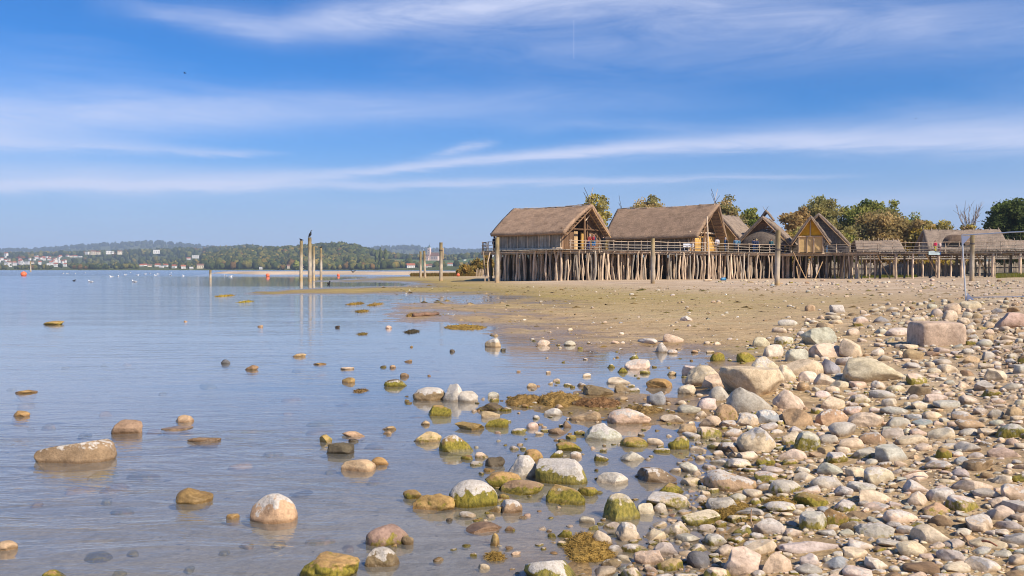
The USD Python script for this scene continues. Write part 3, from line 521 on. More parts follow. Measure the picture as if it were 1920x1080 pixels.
K('stone', 'upright dark chip behind the flat brown pool stone', 1064, 802, 17, 14, 'brown', taper=.3)
K('stone', 'angular brown slab in the blue pool beyond the algae strip', 1121, 742, 60, 21, 'brown', cap=.3, cuts=8, e=.6)
K('stone', 'brown dome right of the angular brown slab', 1167, 736, 31, 17, 'brown', cap=.35)
K('stone', 'pale oval stone awash behind the angular brown slab', 1160, 720, 45, 14, 'beige', cap=.4)
K('stone', 'pale cream stone mirrored in the blue pool', 1197, 693, 50, 21, 'beige', cap=.6, alg=.15)
K('stone', 'bright green knob in front of the cream stone', 1168, 699, 24, 11, 'ochre', alg=1.0)
K('stone', 'double ochre stone at the right side of the blue pool', 1238, 727, 50, 19, 'ochre', alg=.3, cap=.25)
K('stone', 'pink rounded stone at the far rim of the blue pool', 1262, 642, 40, 18, 'pink', cuts=6)
K('stone', 'flat white stone left of the pink rounded one', 1216, 643, 37, 10, 'white', cap=.5)
K('stone', 'grey white stone standing in the rim of the blue pool', 1242, 661, 25, 21, 'grey', cap=.5)
K('stone', 'long pale stone on the mud at the left rim of the blue pool', 1019, 648, 26, 12, 'beige', cap=.4)
K('stone', 'low pale stone right of the long one on the mud', 1069, 648, 23, 10, 'grey', cap=.3)
K('stone', 'bright white angular stone alone on the mud flat', 1288, 602, 23, 11, 'white', cap=.7, cuts=8)
K('stone', 'greenish stone low in the middle pool left of the green capped one', 1192, 838, 56, 20, 'ochre', alg=.65)
K('stone', 'green dome with dry tan crown in the middle pool', 1275, 842, 43, 27, 'tan', alg=.95, cap=.45)
K('stone', 'grey stone with ochre knob in the pool right of centre', 1188, 864, 50, 20, 'grey', cap=.3, alg=.1)
K('stone', 'white grey sloping stone left of the tan slab', 1150, 908, 62, 24, 'grey', cap=.5)
K('stone', 'tan slab with pale crust on top in the right pool', 1233, 904, 78, 28, 'brown', cap=.5, alg=.3, e=.65)
K('stone', 'flat pale topped stone with green front edge', 1257, 952, 84, 28, 'beige', cap=.6, alg=.6, e=.7)
K('stone', 'green humped stone in front of the tan slab', 1260, 929, 52, 24, 'ochre', alg=.75)
K('stone', 'greenish oval cobble beside the green pyramid', 1213, 964, 34, 22, 'beige', alg=.35)
K('stone', 'cream cobble with orange rim beside the green pyramid', 1240, 960, 30, 19, 'white', cap=.4)
K('stone', 'tall pinkish white stone in front of the green pyramid', 1180, 1013, 47, 37, 'pink', cap=.55, alg=.15, taper=.3)
K('stone', 'beige egg shaped stone left of the tall pinkish white one', 1128, 1023, 39, 31, 'beige', rough=.05)
K('stone', 'grey and tan domed cobble in the bottom pool', 1250, 1044, 54, 29, 'grey', cap=.3)
K('stone', 'pinkish cracked cobble at the edge of the bottom pool', 1219, 1059, 55, 30, 'pink', cap=.35, cuts=7)
K('stone', 'dark slate grey wedge in the bottom pool', 1312, 1066, 44, 34, 'slate', cuts=9, e=.7, rough=.04)
K('boulder', 'light tan triangular boulder at the bottom right of the pool', 1400, 1076, 78, 50, 'beige', taper=.4, rough=.06)
K('stone', 'rounded grey cobble with pale top by the bottom algae clump', 1358, 961, 62, 31, 'grey', cap=.4, alg=.15)
K('boulder', 'tan boulder with chalk ridge and green left end', 1375, 921, 100, 42, 'tan', cap=.62, alg=.4, cuts=4)
K('boulder', 'tall white boulder at the head of the right hand pools', 1425, 848, 75, 51, 'pink', cap=.72, cuts=6, taper=.2)
K('stone', 'round topped stone with green base right of the tall white boulder', 1518, 846, 50, 40, 'grey', cap=.4, alg=.6)
K('stone', 'small pale stone with green left flank behind the round topped one', 1490, 835, 40, 26, 'beige', alg=.5, cap=.3)
# the heap of boulders
K('boulder', 'long pinkish boulder lying across the middle of the heap', 1413, 742, 122, 62, 'pink', cap=.3, cuts=6, tilt=-.22, rough=.08)
K('boulder', 'grey white domed boulder at the top of the heap', 1440, 714, 70, 50, 'beige', cap=.55, taper=.2, cuts=4)
K('boulder', 'long smooth beige boulder lying behind the heap', 1506, 702, 87, 31, 'beige', cap=.25, rough=.04, cuts=2, e=.85, aspect=.45, tilt=.08)
K('stone', 'blue grey angular stone at the right end of the long smooth boulder', 1563, 702, 36, 32, 'blue', cuts=8)
K('boulder', 'speckled grey boulder in front of the heap', 1411, 773, 86, 52, 'grey', cap=.2, cuts=4, rough=.05)
K('boulder', 'smooth tan pink boulder right of the speckled grey one', 1487, 768, 64, 42, 'pink', cap=.2, cuts=3)
K('stone', 'smooth grey stone left of the speckled grey boulder', 1352, 751, 42, 29, 'grey', rough=.04, cuts=2)
K('stone', 'pink angular stone at the left end of the heap', 1320, 722, 64, 40, 'pink', cuts=7, cap=.3)
K('stone', 'tan stone with a green patch left of the speckled boulder', 1364, 790, 46, 36, 'tan', alg=.42, cap=.2)
K('stone', 'pale stone with brown underside in front of the speckled boulder', 1407, 798, 50, 26, 'beige', cap=.6, rz=.5)
K('stone', 'bluish white stone in front of the speckled boulder', 1441, 793, 50, 28, 'blue', cap=.55)
K('stone', 'angular rusty tan stone in front of the tan pink boulder', 1505, 798, 60, 35, 'tan', cuts=7)
K('stone', 'long rounded pale stone with tan belly right of the rusty tan one', 1568, 796, 64, 32, 'tan', cap=.5, cuts=2)
K('stone', 'flat tan stone with dark left end on the wet mud', 1565, 767, 52, 26, 'beige', cap=.2, cuts=6)
K('stone', 'long light stone at the lower right of the heap', 1632, 800, 72, 30, 'pink', cap=.3, cuts=3)
K('stone', 'grey slab with a fine vein behind the heap', 1499, 677, 44, 26, 'grey', e=.65, cuts=5)
K('stone', 'pinkish rounded stone between the grey slab and the round boulder', 1557, 670, 60, 29, 'pink', cap=.3, cuts=4)
K('boulder', 'round pale boulder, ball shaped, behind the long smooth one', 1602, 669, 45, 37, 'pink', cap=.3, cuts=2, rough=.05)
K('boulder', 'angular grey boulder with a dark left face', 1542, 645, 63, 35, 'grey', cuts=8, e=.7)
K('boulder', 'broad tan boulder lying alone right of the heap', 1648, 716, 113, 49, 'pink', cap=.2, cuts=6, lean=-.2, e=.8)
K('stone', 'small tan stone at the left foot of the broad tan boulder', 1607, 715, 33, 20, 'tan', cuts=3)
K('boulder', 'squared stone block with flat grey top and rough tan front', 1773, 648, 92, 50, (.46, .365, .265), e=.24, cuts=-2, rough=.035, taper=.07, rz=-.10, aspect=.95, tilt=.0, dirt=.1)
K('boulder', 'rough block with a dark left face near the right edge', 1900, 613, 56, 30, (.40, .30, .22), e=.55, cuts=4, rough=.12)
K('stone', 'bright green stone mirrored in the pool right of the cream stone', 1347, 677, 28, 18, 'ochre', alg=1.0, cap=.2)
K('stone', 'large bright green stone left of the domed boulder', 1402, 679, 36, 21, 'ochre', alg=1.0, cap=.25)
K('stone', 'white stone with green foot behind the grey slab', 1474, 646, 36, 17, 'white', cap=.5, alg=.5)
K('stone', 'cream oblong stone behind the angular grey boulder', 1690, 628, 54, 15, 'white', cap=.4, cuts=3)
K('stone', 'white oblong stone far behind the heap', 1480, 611, 36, 13, 'white', cap=.5)
K('stone', 'tan upright stone at the far edge of the stones', 1521, 583, 20, 13, 'tan', cap=.3)
K('stone', 'round pale stone beside the fence foot', 1790, 588, 30, 22, 'pink', cap=.3, cuts=3)
K('stone', 'grey oblong stone beside the fence foot, tilted', 1785, 600, 30, 20, 'beige', cap=.3, tilt=-.4)
K('stone', 'light stone right of the fence foot', 1825, 578, 36, 15, 'beige', cap=.4)
K('stone', 'broad beige cobble low at the bottom right', 1758, 1018, 76, 36, 'beige', rough=.05, cuts=3)
K('stone', 'olive crusted cobble with pale cap on the shingle', 1528, 950, 66, 27, 'ochre', alg=.75, cap=.35)
K('stone', 'flat grey topped cobble with olive sides on the shingle', 1586, 960, 50, 25, 'grey', alg=.55, cap=.5, e=.7)
K('stone', 'round cobble with olive face in the lower shingle', 1531, 994, 54, 36, 'grey', cap=.45, alg=.55)
K('stone', 'slab end cobble with grey patch in the lower shingle', 1568, 985, 58, 34, 'ochre', alg=.55, cap=.42, e=.75)
K('stone', 'pale cobble with olive flank and flat top in the lower shingle', 1648, 1008, 72, 27, 'grey', alg=.4, cap=.5)
K('stone', 'long low pale stone lying across the bottom shingle', 1525, 1035, 120, 22, 'grey', alg=.25, cap=.35, aspect=.4)
K('stone', 'tan boulder cut by the bottom edge right of the triangular one', 1460, 1075, 62, 42, 'pink', cap=.2)
K('stone', 'white marked egg cobble in the bottom shingle', 1521, 1062, 36, 26, 'white', cap=.3)
K('stone', 'flat light cobble on the sand near the right edge', 1893, 858, 60, 20, 'beige', cap=.2)
K('stone', 'pale round cobble with a dimple near the right edge', 1881, 952, 44, 24, 'beige', cap=.4)
K('stone', 'dark olive cobble alone on the shingle right of centre', 1776, 860, 32, 22, 'ochre', alg=.7)
for i, (a, b, w, h, c, lab) in enumerate([(1300, 706, 40, 22, 'white', 'whitish stone behind the pink angular one at the heap'), (1345, 726, 50, 26, 'pink', 'pale pinkish stone wedged left under the long boulder'), (1290, 740, 36, 20, 'beige', 'cream stone at the outer left foot of the heap'), (1328, 768, 40, 24, 'white', 'white stone in front of the pink angular one'), (1295, 775, 44, 18, 'grey', 'flat grey stone at the water left of the heap'),
    (1262, 792, 46, 16, 'beige', 'low cream stone at the right end of the algae strip'), (1232, 760, 36, 30, 'blue', 'grey pointed stone right of the algae strip'), (1475, 716, 44, 34, 'pink', 'tan pink stone between the domed and the long smooth boulder'), (1452, 668, 40, 24, 'white', 'whitish stone behind the domed boulder'), (1430, 650, 34, 20, 'beige', 'cream stone farther behind the domed boulder'),
    (1520, 716, 40, 22, 'white', 'bright white stone below the long smooth boulder'), (1550, 722, 40, 24, 'beige', 'rounded beige stone below the blue grey angular one'), (1510, 733, 26, 18, 'tan', 'small tan stone below the bright white one'), (1478, 792, 34, 20, 'beige', 'pale stone between the bluish white and the rusty tan one'), (1545, 745, 30, 14, 'white', 'little white stone on the wet mud right of the heap'),
    (1335, 800, 46, 24, 'pink', 'pale domed stone left of the green patched one'), (1290, 812, 40, 18, 'tan', 'low tan stone at the pool edge below the heap')]):
    K('stone', lab, a, b, w, h, c, cap=.35, cuts=4, alg=.25 if i % 4 == 0 else 0)
# ---- the cobbles in between: sown by density; the ones that show largest are stones of their own
def dens(px, py):
    edge = np.interp(py, [555, 575, 600, 640, 680, 720, 760, 800, 850, 900, 960, 1010, 1080, 1200], [1830, 1620, 1480, 1420, 1400, 1350, 1300, 1290, 1300, 1280, 1260, 1200, 1120, 1050])
    d = sm(-40, 110, px - edge)
    for cx, cy, rx, ry, s in ((1860, 850, 75, 26, .92), (1520, 752, 60, 18, .9), (1610, 640, 75, 22, .85), (1450, 600, 90, 14, .55), (1650, 760, 70, 16, .6), (1840, 900, 50, 14, .4), (1600, 610, 60, 10, .5), (1560, 575, 120, 9, .6)):
        d *= 1 - s * np.exp(-(((px - cx) / rx) ** 2 + ((py - cy) / ry) ** 2))
    return d
def sow(n, wlo, whi, area, dfun, fit=.78):
    x0, x1, y0, y1 = area; out = []
    cx, cy = [s[0] for s in STONES], [s[1] for s in STONES]; ww, hh = [s[2] * .92 for s in STONES], [s[3] * .95 for s in STONES]
    cx, cy, ww, hh = map(lambda a: np.array(a + [0.0] * n), (cx, cy, ww, hh)); m = len(STONES)
    PX, PY, U = rng.uniform(x0, x1, n), y0 + (y1 - y0) * rng.uniform(0, 1, n), rng.uniform(0, 1, n)
    DD = dfun(PX, PY)
    for i in range(n):
        if U[i] > DD[i]: continue
        g = 0.42 + 0.58 * sm(560, 1000, PY[i])
        w = rng.uniform(wlo, whi) * g; h = w * rng.uniform(.27, .52)
        dx, dy = (cx[:m] - PX[i]) / (ww[:m] + w), (cy[:m] - (PY[i] - h * .45)) / (hh[:m] + h)
        if m and (dx * dx + dy * dy).min() < fit * .25: continue
        cx[m], cy[m], ww[m], hh[m] = PX[i], PY[i] - h * .45, w, h; m += 1
        STONES.append((PX[i], PY[i] - h * .45, w, h)); out.append((PX[i], PY[i], w, h))
    return out
def pool_d(px, py):
    d = sm(0, 40, px - np.interp(py, [640, 700, 760, 800, 900, 1000, 1080], [960, 1000, 930, 860, 840, 850, 820])) * (1 - dens(px, py)) * sm(625, 650, py)
    d = np.where((np.abs(py - 762 - (px - 1050) * .03) < 16) & (px > 885), 1.0, d * .25)
    return np.where(px < 1420, d, 0)
def mud_d(px, py):
    return np.where((px > np.interp(py, [540, 560, 600, 640], [1000, 900, 950, 1000])) & (px < 1560), .30, 0) * (1 - dens(px, py)) * (py < 645)
def water_d(px, py): return np.where((px < 1000) & (px > 40), .02 + .22 * sm(560, 950, px), 0)
COBBLES = sow(900, 50, 78, (1080, 1930, 575, 1100), dens, .8)
COBBLES += sow(2200, 34, 52, (1080, 1930, 575, 1100), dens, .8)
COBBLES += sow(4200, 22, 36, (1050, 1930, 565, 1100), dens, .8)
SMALL = sow(7000, 13, 22, (1050, 1925, 558, 1090), dens, .75)
TINY = sow(9000, 5, 11, (1050, 1925, 556, 1085), dens, .6)
RUB = sow(1500, 8, 24, (1340, 1925, 526, 558), lambda px, py: np.where(np.abs(py - 533 - (px - 1900) * .004 + 3 * np.sin(px * .02)) < 4, .55, .10 * (px > 1500)), .7)
POOL = sow(700, 18, 40, (840, 1420, 640, 1085), pool_d) + sow(1300, 9, 18, (840, 1420, 640, 1085), pool_d, .7)
MUD = sow(300, 10, 24, (900, 1560, 540, 645), mud_d) + sow(500, 4, 9, (900, 1560, 540, 645), mud_d)
LONE = sow(420, 12, 26, (40, 1000, 590, 1078), water_d)
PAL = ['beige'] * 11 + ['grey'] * 8 + ['pink'] * 4 + ['tan'] * 3 + ['white'] * 2 + ['brown'] * 2 + ['blue']
WORD = {'beige': 'beige', 'grey': 'grey', 'white': 'whitish', 'tan': 'tan', 'pink': 'pinkish', 'slate': 'dark slate', 'brown': 'brown', 'ochre': 'ochre', 'blue': 'bluish grey', 'rust': 'rusty red'}
ANCH = [(p.GetCustomDataByKey('label'), STONES[i]) for i, p in enumerate([c for c in stage.GetPrimAtPath('/World').GetChildren() if c.GetCustomDataByKey('category') == 'stone'])]
def crust_for(px, py, kind, r):
    """cap, algae and wetness of a sown stone by where it lies."""
    wetside = 1 - float(sm(-20, 260, px - np.interp(py, [600, 700, 800, 900, 1080], [1330, 1380, 1400, 1400, 1330])))
    if kind == 'pool': return r.choice([0, .2, .45, .6]), r.choice([.1, .3, .5, .8, 1.0]) , 0
    if kind == 'lone': return 0, r.choice([.1, .3, .6]), .3
    if kind == 'mud': return r.choice([.2, .5, .7]), r.choice([0, 0, .4]), 0
    return (r.choice([.1, .25, .4, .55]), (r.choice([0, .2, .45, .65]) if r.random() < .25 + .75 * wetside else 0), 0)
SUNK = sow(190, 22, 80, (20, 1330, 640, 1085), lambda px, py: np.where(dens(px, py) < .3, .5, 0), .7)
_all = [(c, 'beach') for c in COBBLES] + [(c, 'pool') for c in POOL] + [(c, 'mud') for c in MUD] + [(c, 'lone') for c in LONE]
_all.sort(key=lambda a: -a[0][2] * a[0][3])
_rest = [(c, 'beach') for c in SMALL + TINY + RUB]
def on_v(px, py, z):
    a, b = (px - 960) / FPX, (540 - py) / FPX; c, s = math.cos(PITCH), math.sin(PITCH); dz = -s + b * c; k = (z - CAMH) / dz
    return a * k, (c + b * s) * k
_A = np.array([c[0] for c in _all + _rest]); _z = np.zeros(len(_A))
for _ in range(3): _x, _y = on_v(_A[:, 0], _A[:, 1], _z); _z = np.maximum(0, ground(_x, _y))
_x, _y = on_v(_A[:, 0], _A[:, 1], _z); _bed = ground(_x, _y + _A[:, 2] * _y / FPX * .3)
NKEY = len(ANCH); used_labels = set(); indiv = 0
mb_t, mb_c, sh = [], [], MB()
for idx, ((px, py, w, h), kind) in enumerate(_all + _rest):
    r = random.Random(idx * 7 + 3)
    tn = r.choice(PAL) if kind != 'pool' else r.choice(['ochre', 'tan', 'brown', 'grey', 'beige', 'pink'])
    if kind == 'lone': tn = r.choice(['brown', 'ochre', 'tan', 'dark'])
    cap, alg, wet = crust_for(px, py, kind, r)
    e, cuts, rough = r.uniform(.55, .95), r.randint(4, 11), r.uniform(.06, .18)
    big = idx < 300 - NKEY and w > 16
    m, tc, cr, p = stone_at(px, py, w, h, 1000 + (idx if big else idx % 160), tn, cap, alg, wet, e, cuts, rough, sink=r.uniform(-.22, .3), tilt=r.uniform(-.2, .2), rz=r.uniform(-.6, .6), k=3 if big else (2 if w > 14 else 1), z0=_z[idx] if kind != 'lone' else 0.0, bed0=_bed[idx])
    if big:
        # say where it lies by the nearest stone that has a description of its own
        d = [abs(a[1][0] - px) + 1.6 * abs(a[1][1] - py) for a in ANCH]; o = np.argsort(d)[:6]
        lab = None
        for a in o:
            ax, ay = ANCH[a][1][0], ANCH[a][1][1]
            rel = ('right of' if px > ax else 'left of') if abs(px - ax) > 1.1 * abs(py - ay) else ('in front of' if py > ay else 'behind')
            short = ' '.join(ANCH[a][0].split()[:7])
            while short.split()[-1] in ('with', 'of', 'in', 'and', 'at', 'the', 'on', 'its', 'by', 'a', 'left', 'right', 'behind', 'to', 'low', 'its', 'small', 'over', 'lying', 'standing', 'near'): short = ' '.join(short.split()[:-1])
            for size in (('small' if w < 26 else 'large' if w > 42 else 'middling'), 'rounded' if e > .85 else 'blocky', 'low' if h / w < .52 else 'high'):
                for extra in ('', 'algae stained ' if alg > .4 else 'pale topped ' if cap > .4 else 'plain '):
                    t = f'{size} {extra}{WORD.get(tn, tn)} cobble {rel} the {short}'
                    if t not in used_labels and lab is None and len(t.split()) <= 16: lab = t
        if lab is None: lab = f'{WORD.get(tn, tn)} cobble near the {ANCH[o[0]][0].split()[0]} stones of the beach'
        used_labels.add(lab)
        obj('cobble', m, STONE, None, True, {'tint': tc, 'crust': cr}, label=lab, cat='stone', group='cobbles on the shore')
    else:
        sh.add(m, tc); mb_c.append(cr)
for idx, (px, py, w, h) in enumerate(SUNK):                       # flat stones lying wholly under the water
    r = random.Random(idx * 11 + 1); p = on(px, py, -.03); zb = gz(p[0], p[1])
    if zb > -.012: continue
    W = w * p[1] / FPX; v, f = stone_shape(3000 + idx % 60, 2, r.uniform(.7, 1), 4, .1); hh = min(W * .3, -zb + .012)
    a = r.uniform(0, 6.28); c, s = math.cos(a), math.sin(a); v = v * np.array([W / 2, W * .36, hh]); v = np.stack([v[:, 0] * c - v[:, 1] * s, v[:, 0] * s + v[:, 1] * c, v[:, 2]], 1)
    v[:, 2] += min(zb + hh * .2, -.004 - hh * 1.1); v[:, :2] += p[:2]
    sh.add((v, f), np.array(TINT[r.choice(['ochre', 'brown', 'tan', 'ochre', 'brown', 'dark'])]) * r.uniform(.8, 1.2)); mb_c.append(np.tile([0, r.choice([0, .2, .5, .7]), 0], (len(v), 1)))
_v, _f = sh.mesh()
obj('shingle', (_v, _f), STONE, None, True, {'tint': sh.col(), 'crust': np.vstack(mb_c)}, label='smaller mixed stones and pebbles scattered over the shore', cat='shingle', kind='stuff')
# ---------------------------------------------------------------- far shore: land, woods, houses, church
def simple(name, col, rough=.85, scale=0.0, var=.3, tint=None, spec=.3, bump=0.0):
    n = {'p': ('principled_bsdf', {'roughness': rough, 'specular_ior_level': spec, 'base_color': col})}; l = []
    src = None
    if tint: n['t'] = ('attribute', {'attribute': tint}); src = 't.color'
    if scale:
        n['g'] = ('geometry', {}); n['n'] = ('noise_texture', {'scale': scale, 'detail': 5.0, 'roughness': .65}); l.append(('g.position', 'n.vector'))
        n['r'] = ('rgb_ramp', {'ramp': [(.3, (1 - var,) * 3), (.7, (1 + var,) * 3)]}); l.append(('n.fac', 'r.fac'))
        n['m'] = ('mix_color', {'blend_type': 'multiply', 'fac': 1.0, 'use_clamp': False, 'a': col}); l.append(('r.color', 'm.b'))
        if src: l.append((src, 'm.a'))
        src = 'm.result'
        if bump: n['b'] = ('bump', {'strength': .8, 'distance': bump}); l += [('n.fac', 'b.height'), ('b.normal', 'p.normal')]
    if src: l.append((src, 'p.base_color'))
    return mat(name, n, l, surface='p.BSDF')
CREST1 = [(-900, 474), (0, 471), (60, 472), (100, 470), (130, 466), (180, 463), (240, 459.5), (290, 457.5), (320, 459.5), (370, 465), (420, 469), (480, 471), (560, 474), (640, 474), (695, 470), (720, 467), (785, 467), (800, 471), (870, 473), (1000, 473), (1400, 476), (2600, 478)]
CREST2 = [(-900, 482), (0, 482), (100, 480), (200, 478), (290, 475), (340, 473), (380, 474), (400, 470), (440, 470), (470, 466), (490, 470), (520, 471), (560, 475), (700, 482), (900, 484), (2600, 486)]
CREST3 = [(-900, 501), (0, 500), (250, 497), (330, 492), (390, 485), (440, 478), (520, 474), (560, 471), (600, 468), (640, 465.5), (670, 470), (690, 477), (735, 485), (760, 488), (800, 489), (850, 489), (880, 486), (930, 484), (1000, 484), (1400, 488), (2600, 492)]
def crest(C, px, D):
    py = np.interp(px, [c[0] for c in C], [c[1] for c in C]); return CAMH + (505 - py) * D / FPX
def land(px, D):
    px, D = np.asarray(px, float), np.asarray(D, float)
    z = np.full(np.broadcast(px, D).shape, -2.5)
    shore = np.interp(px, [-900, 0, 400, 700, 900, 1000], [1750, 1700, 1600, 1450, 900, 230])
    z = np.where(D > shore, .6 + np.minimum((D - shore) * .02, 4), z)
    z = np.maximum(z, np.where(D > shore, crest(CREST3, px, 2450) * np.exp(-((D - 2450) / np.where(D < 2450, 470, 900)) ** 2), -9))
    z = np.maximum(z, np.where(D > shore, crest(CREST2, px, 3600) * np.exp(-((D - 3600) / np.where(D < 3600, 900, 1500)) ** 2), -9))
    z = np.maximum(z, np.where(D > shore, crest(CREST1, px, 6800) * np.exp(-((D - 6800) / np.where(D < 6800, 1700, 2500)) ** 2), -9))
    # the sand spit
    d0 = np.interp(px, [330, 360, 480, 700, 930, 1000], [420, 330, 238, 226, 205, 200])
    s = sm(340, 420, px) * sm(0, 45, D - d0) * np.where(px < 930, 1 - sm(330, 420, D - .05 * (px - 600)), 1)
    z = np.maximum(z, -1.2 + s * (1.95 + .22 * meshkit.noise(np.stack([px * .02, D * .03, 0 * px + 0 * D], -1))))
    return z
def far_mesh():
    ds = np.concatenate([np.linspace(200, 420, 60), np.exp(np.linspace(math.log(440), math.log(9500), 110))]); pxs = np.linspace(-800, 2700, 360)
    PX, D = np.meshgrid(pxs, ds); z = land(PX, D)
    X = (PX - 960) / FPX * D
    z = z + np.where(z > 4, (meshkit.fbm(np.stack([X * .004, D * .004, 0 * X], -1), 4, 4) - .5) * 10, 0)
    i, j = np.meshgrid(np.arange(len(ds) - 1), np.arange(len(pxs) - 1), indexing='ij'); nu = len(pxs); a = (i * nu + j).ravel()
    f = np.concatenate([np.stack([a, a + 1, a + nu + 1], 1), np.stack([a, a + nu + 1, a + nu], 1)])
    vine = sm(735, 750, PX) * (1 - sm(900, 915, PX)) * sm(1650, 1700, D) * (1 - sm(2330, 2360, D))
    sand = ((D < 700) & (z > -1)).astype(float)
    brown = sm(690, 720, PX) * (1 - sm(750, 765, PX)) * sm(1900, 1950, D) * (1 - sm(2200, 2250, D))
    g = np.array([.085, .095, .03]); c = np.where(sand[..., None] > 0, np.array([.52, .395, .27]), g)
    c = c * (1 - vine[..., None]) + np.array([.095, .135, .04]) * vine[..., None]
    c = c * (1 - .7 * brown[..., None]) + np.array([.24, .17, .08]) * .7 * brown[..., None]
    return np.stack([X.ravel(), D.ravel(), z.ravel()], 1), f, c.reshape(-1, 3)
_v, _f, _c = far_mesh()
obj('far_shore_hills', (_v, _f), simple('far_land', (.1, .1, .04), .95, .05, .25, 'tint', .1), None, True, {'tint': _c}, label='far shore with sand spit, fields and low hills across the lake', kind='structure')

leaf_far = simple('far_foliage', (.1, .1, .04), .95, .35, .5, 'tint', .1)
FOL = np.array([(.036, .046, .014), (.055, .066, .018), (.085, .085, .022), (.125, .108, .026), (.025, .037, .018), (.17, .125, .03), (.12, .07, .022)])
def crowns(n, pxr, Dr, weight, hr, mixp, seed, skip=None):
    r = np.random.default_rng(seed); mb = MB(); v0, f0 = ico(1); k = 0
    while k < n:
        px, D = r.uniform(*pxr), r.uniform(*Dr)
        if skip is not None and skip(px, D): continue
        if r.uniform() > weight(px, D): continue
        z = float(land(px, D))
        if z < .4: continue
        h = r.uniform(*hr); con = r.uniform() < .18
        w = h * (r.uniform(.16, .24) if con else r.uniform(.32, .5))
        j = 1 + r.normal(0, .16, (len(v0), 1)); v = v0 * j * np.array([w, w, h * .5])
        if con: v[:, :2] *= (1 - .75 * np.clip(v[:, 2:] / (h * .5), -.2, 1))
        c = FOL[4] if con else FOL[r.choice(7, p=mixp)] * r.uniform(.8, 1.25)
        k += 1; tpy = 505 - (z + h - CAMH) * FPX / D
        if any(D < d_ + 20 and abs(px - hx) < hw + w * FPX / D * .8 and tpy < hy + hw * .35 for hx, hy, d_, hw in SEEN): continue
        mb.add((v + np.array([(px - 960) / FPX * D, D, z + h * .45]), f0), c)
    return mb
vine_f = lambda px, D: (735 < px < 912 and 1640 < D < 2345) or (690 < px < 760 and 1920 < D < 2230)
MIX = [.20, .28, .26, .14, .06, .04, .02]
WHITE = simple('white_render', (.66, .63, .59), .8); CREAM = simple('cream_render', (.66, .56, .42), .8); PINK = simple('pink_render', (.68, .50, .42), .8)
REDTILE = simple('red_tile', (.34, .115, .065), .85, .4, .25); BROWNTILE = simple('brown_tile', (.19, .105, .075), .85, .4, .2); FLATROOF = simple('grey_roof', (.33, .32, .31), .85); PANE = simple('far_pane', (.045, .055, .07), .25, spec=.5); COPPER = simple('patina', (.075, .11, .10), .6)
def gable(w, d, h, rise, over=.5):
    """Prism roof, ridge along x."""
    a, b = w / 2 + over, d / 2 + over
    v = [(-a, -b, h), (a, -b, h), (a, b, h), (-a, b, h), (-a, 0, h + rise), (a, 0, h + rise)]
    return np.array(v), np.array([(0, 1, 5), (0, 5, 4), (2, 3, 4), (2, 4, 5), (1, 2, 5), (3, 0, 4), (0, 3, 2), (0, 2, 1)])
def villa(kind, loc, rz, label, w, d, h):
    wm, rm = {'red': (WHITE, REDTILE), 'brown': (CREAM, BROWNTILE), 'flat': (WHITE, FLATROOF)}[kind]
    t = thing('house', label, 'house', loc, rz, 'houses of the crowded far town' if 'crowded' in label else 'houses across the lake')
    obj('wall', box((0, 0, h / 2 - 1.5), (w, d, h + 3)), wm, t)
    if kind == 'flat': obj('roof', box((0, 0, h + .2), (w + .6, d + .6, .4)), rm, t)
    else: obj('roof', gable(w, d, h, d * .42), rm, t)
    for i in range(3):
        for s in range(max(1, int(h // 3))):
            obj('window', box((-w / 2 + w * (i + .5) / 3, -d / 2, 1.6 + 2.8 * s), (1.3, .16, 1.5)), PANE, t)
    return t
SEEN = []
def far_house(px, py, kind, wpx, label, D=None, rz=None):
    # stands where the slope meets its line of sight
    if D is None:
        ds = np.arange(1480, 4300, 20.0); zz = land(np.full(len(ds), px), ds); line = CAMH - (py - 505) * ds / FPX
        ok = np.nonzero((zz >= line) & (zz > .3))[0]; D = ds[ok[0]] if len(ok) else 2600.0
    z = CAMH - (py - 505) * D / FPX
    wpx *= 1.0; SEEN.append((px, py - wpx * .3, D, wpx * .55 + 1.5))
    r = random.Random(int(px * 13 + py)); w = wpx * D / FPX; d = max(7.0, w * .6); h = max(5.0, w * .5)
    return villa(kind, ((px - 960) / FPX * D, D, z), rz if rz is not None else r.uniform(-.5, .5), label, w, d, h)
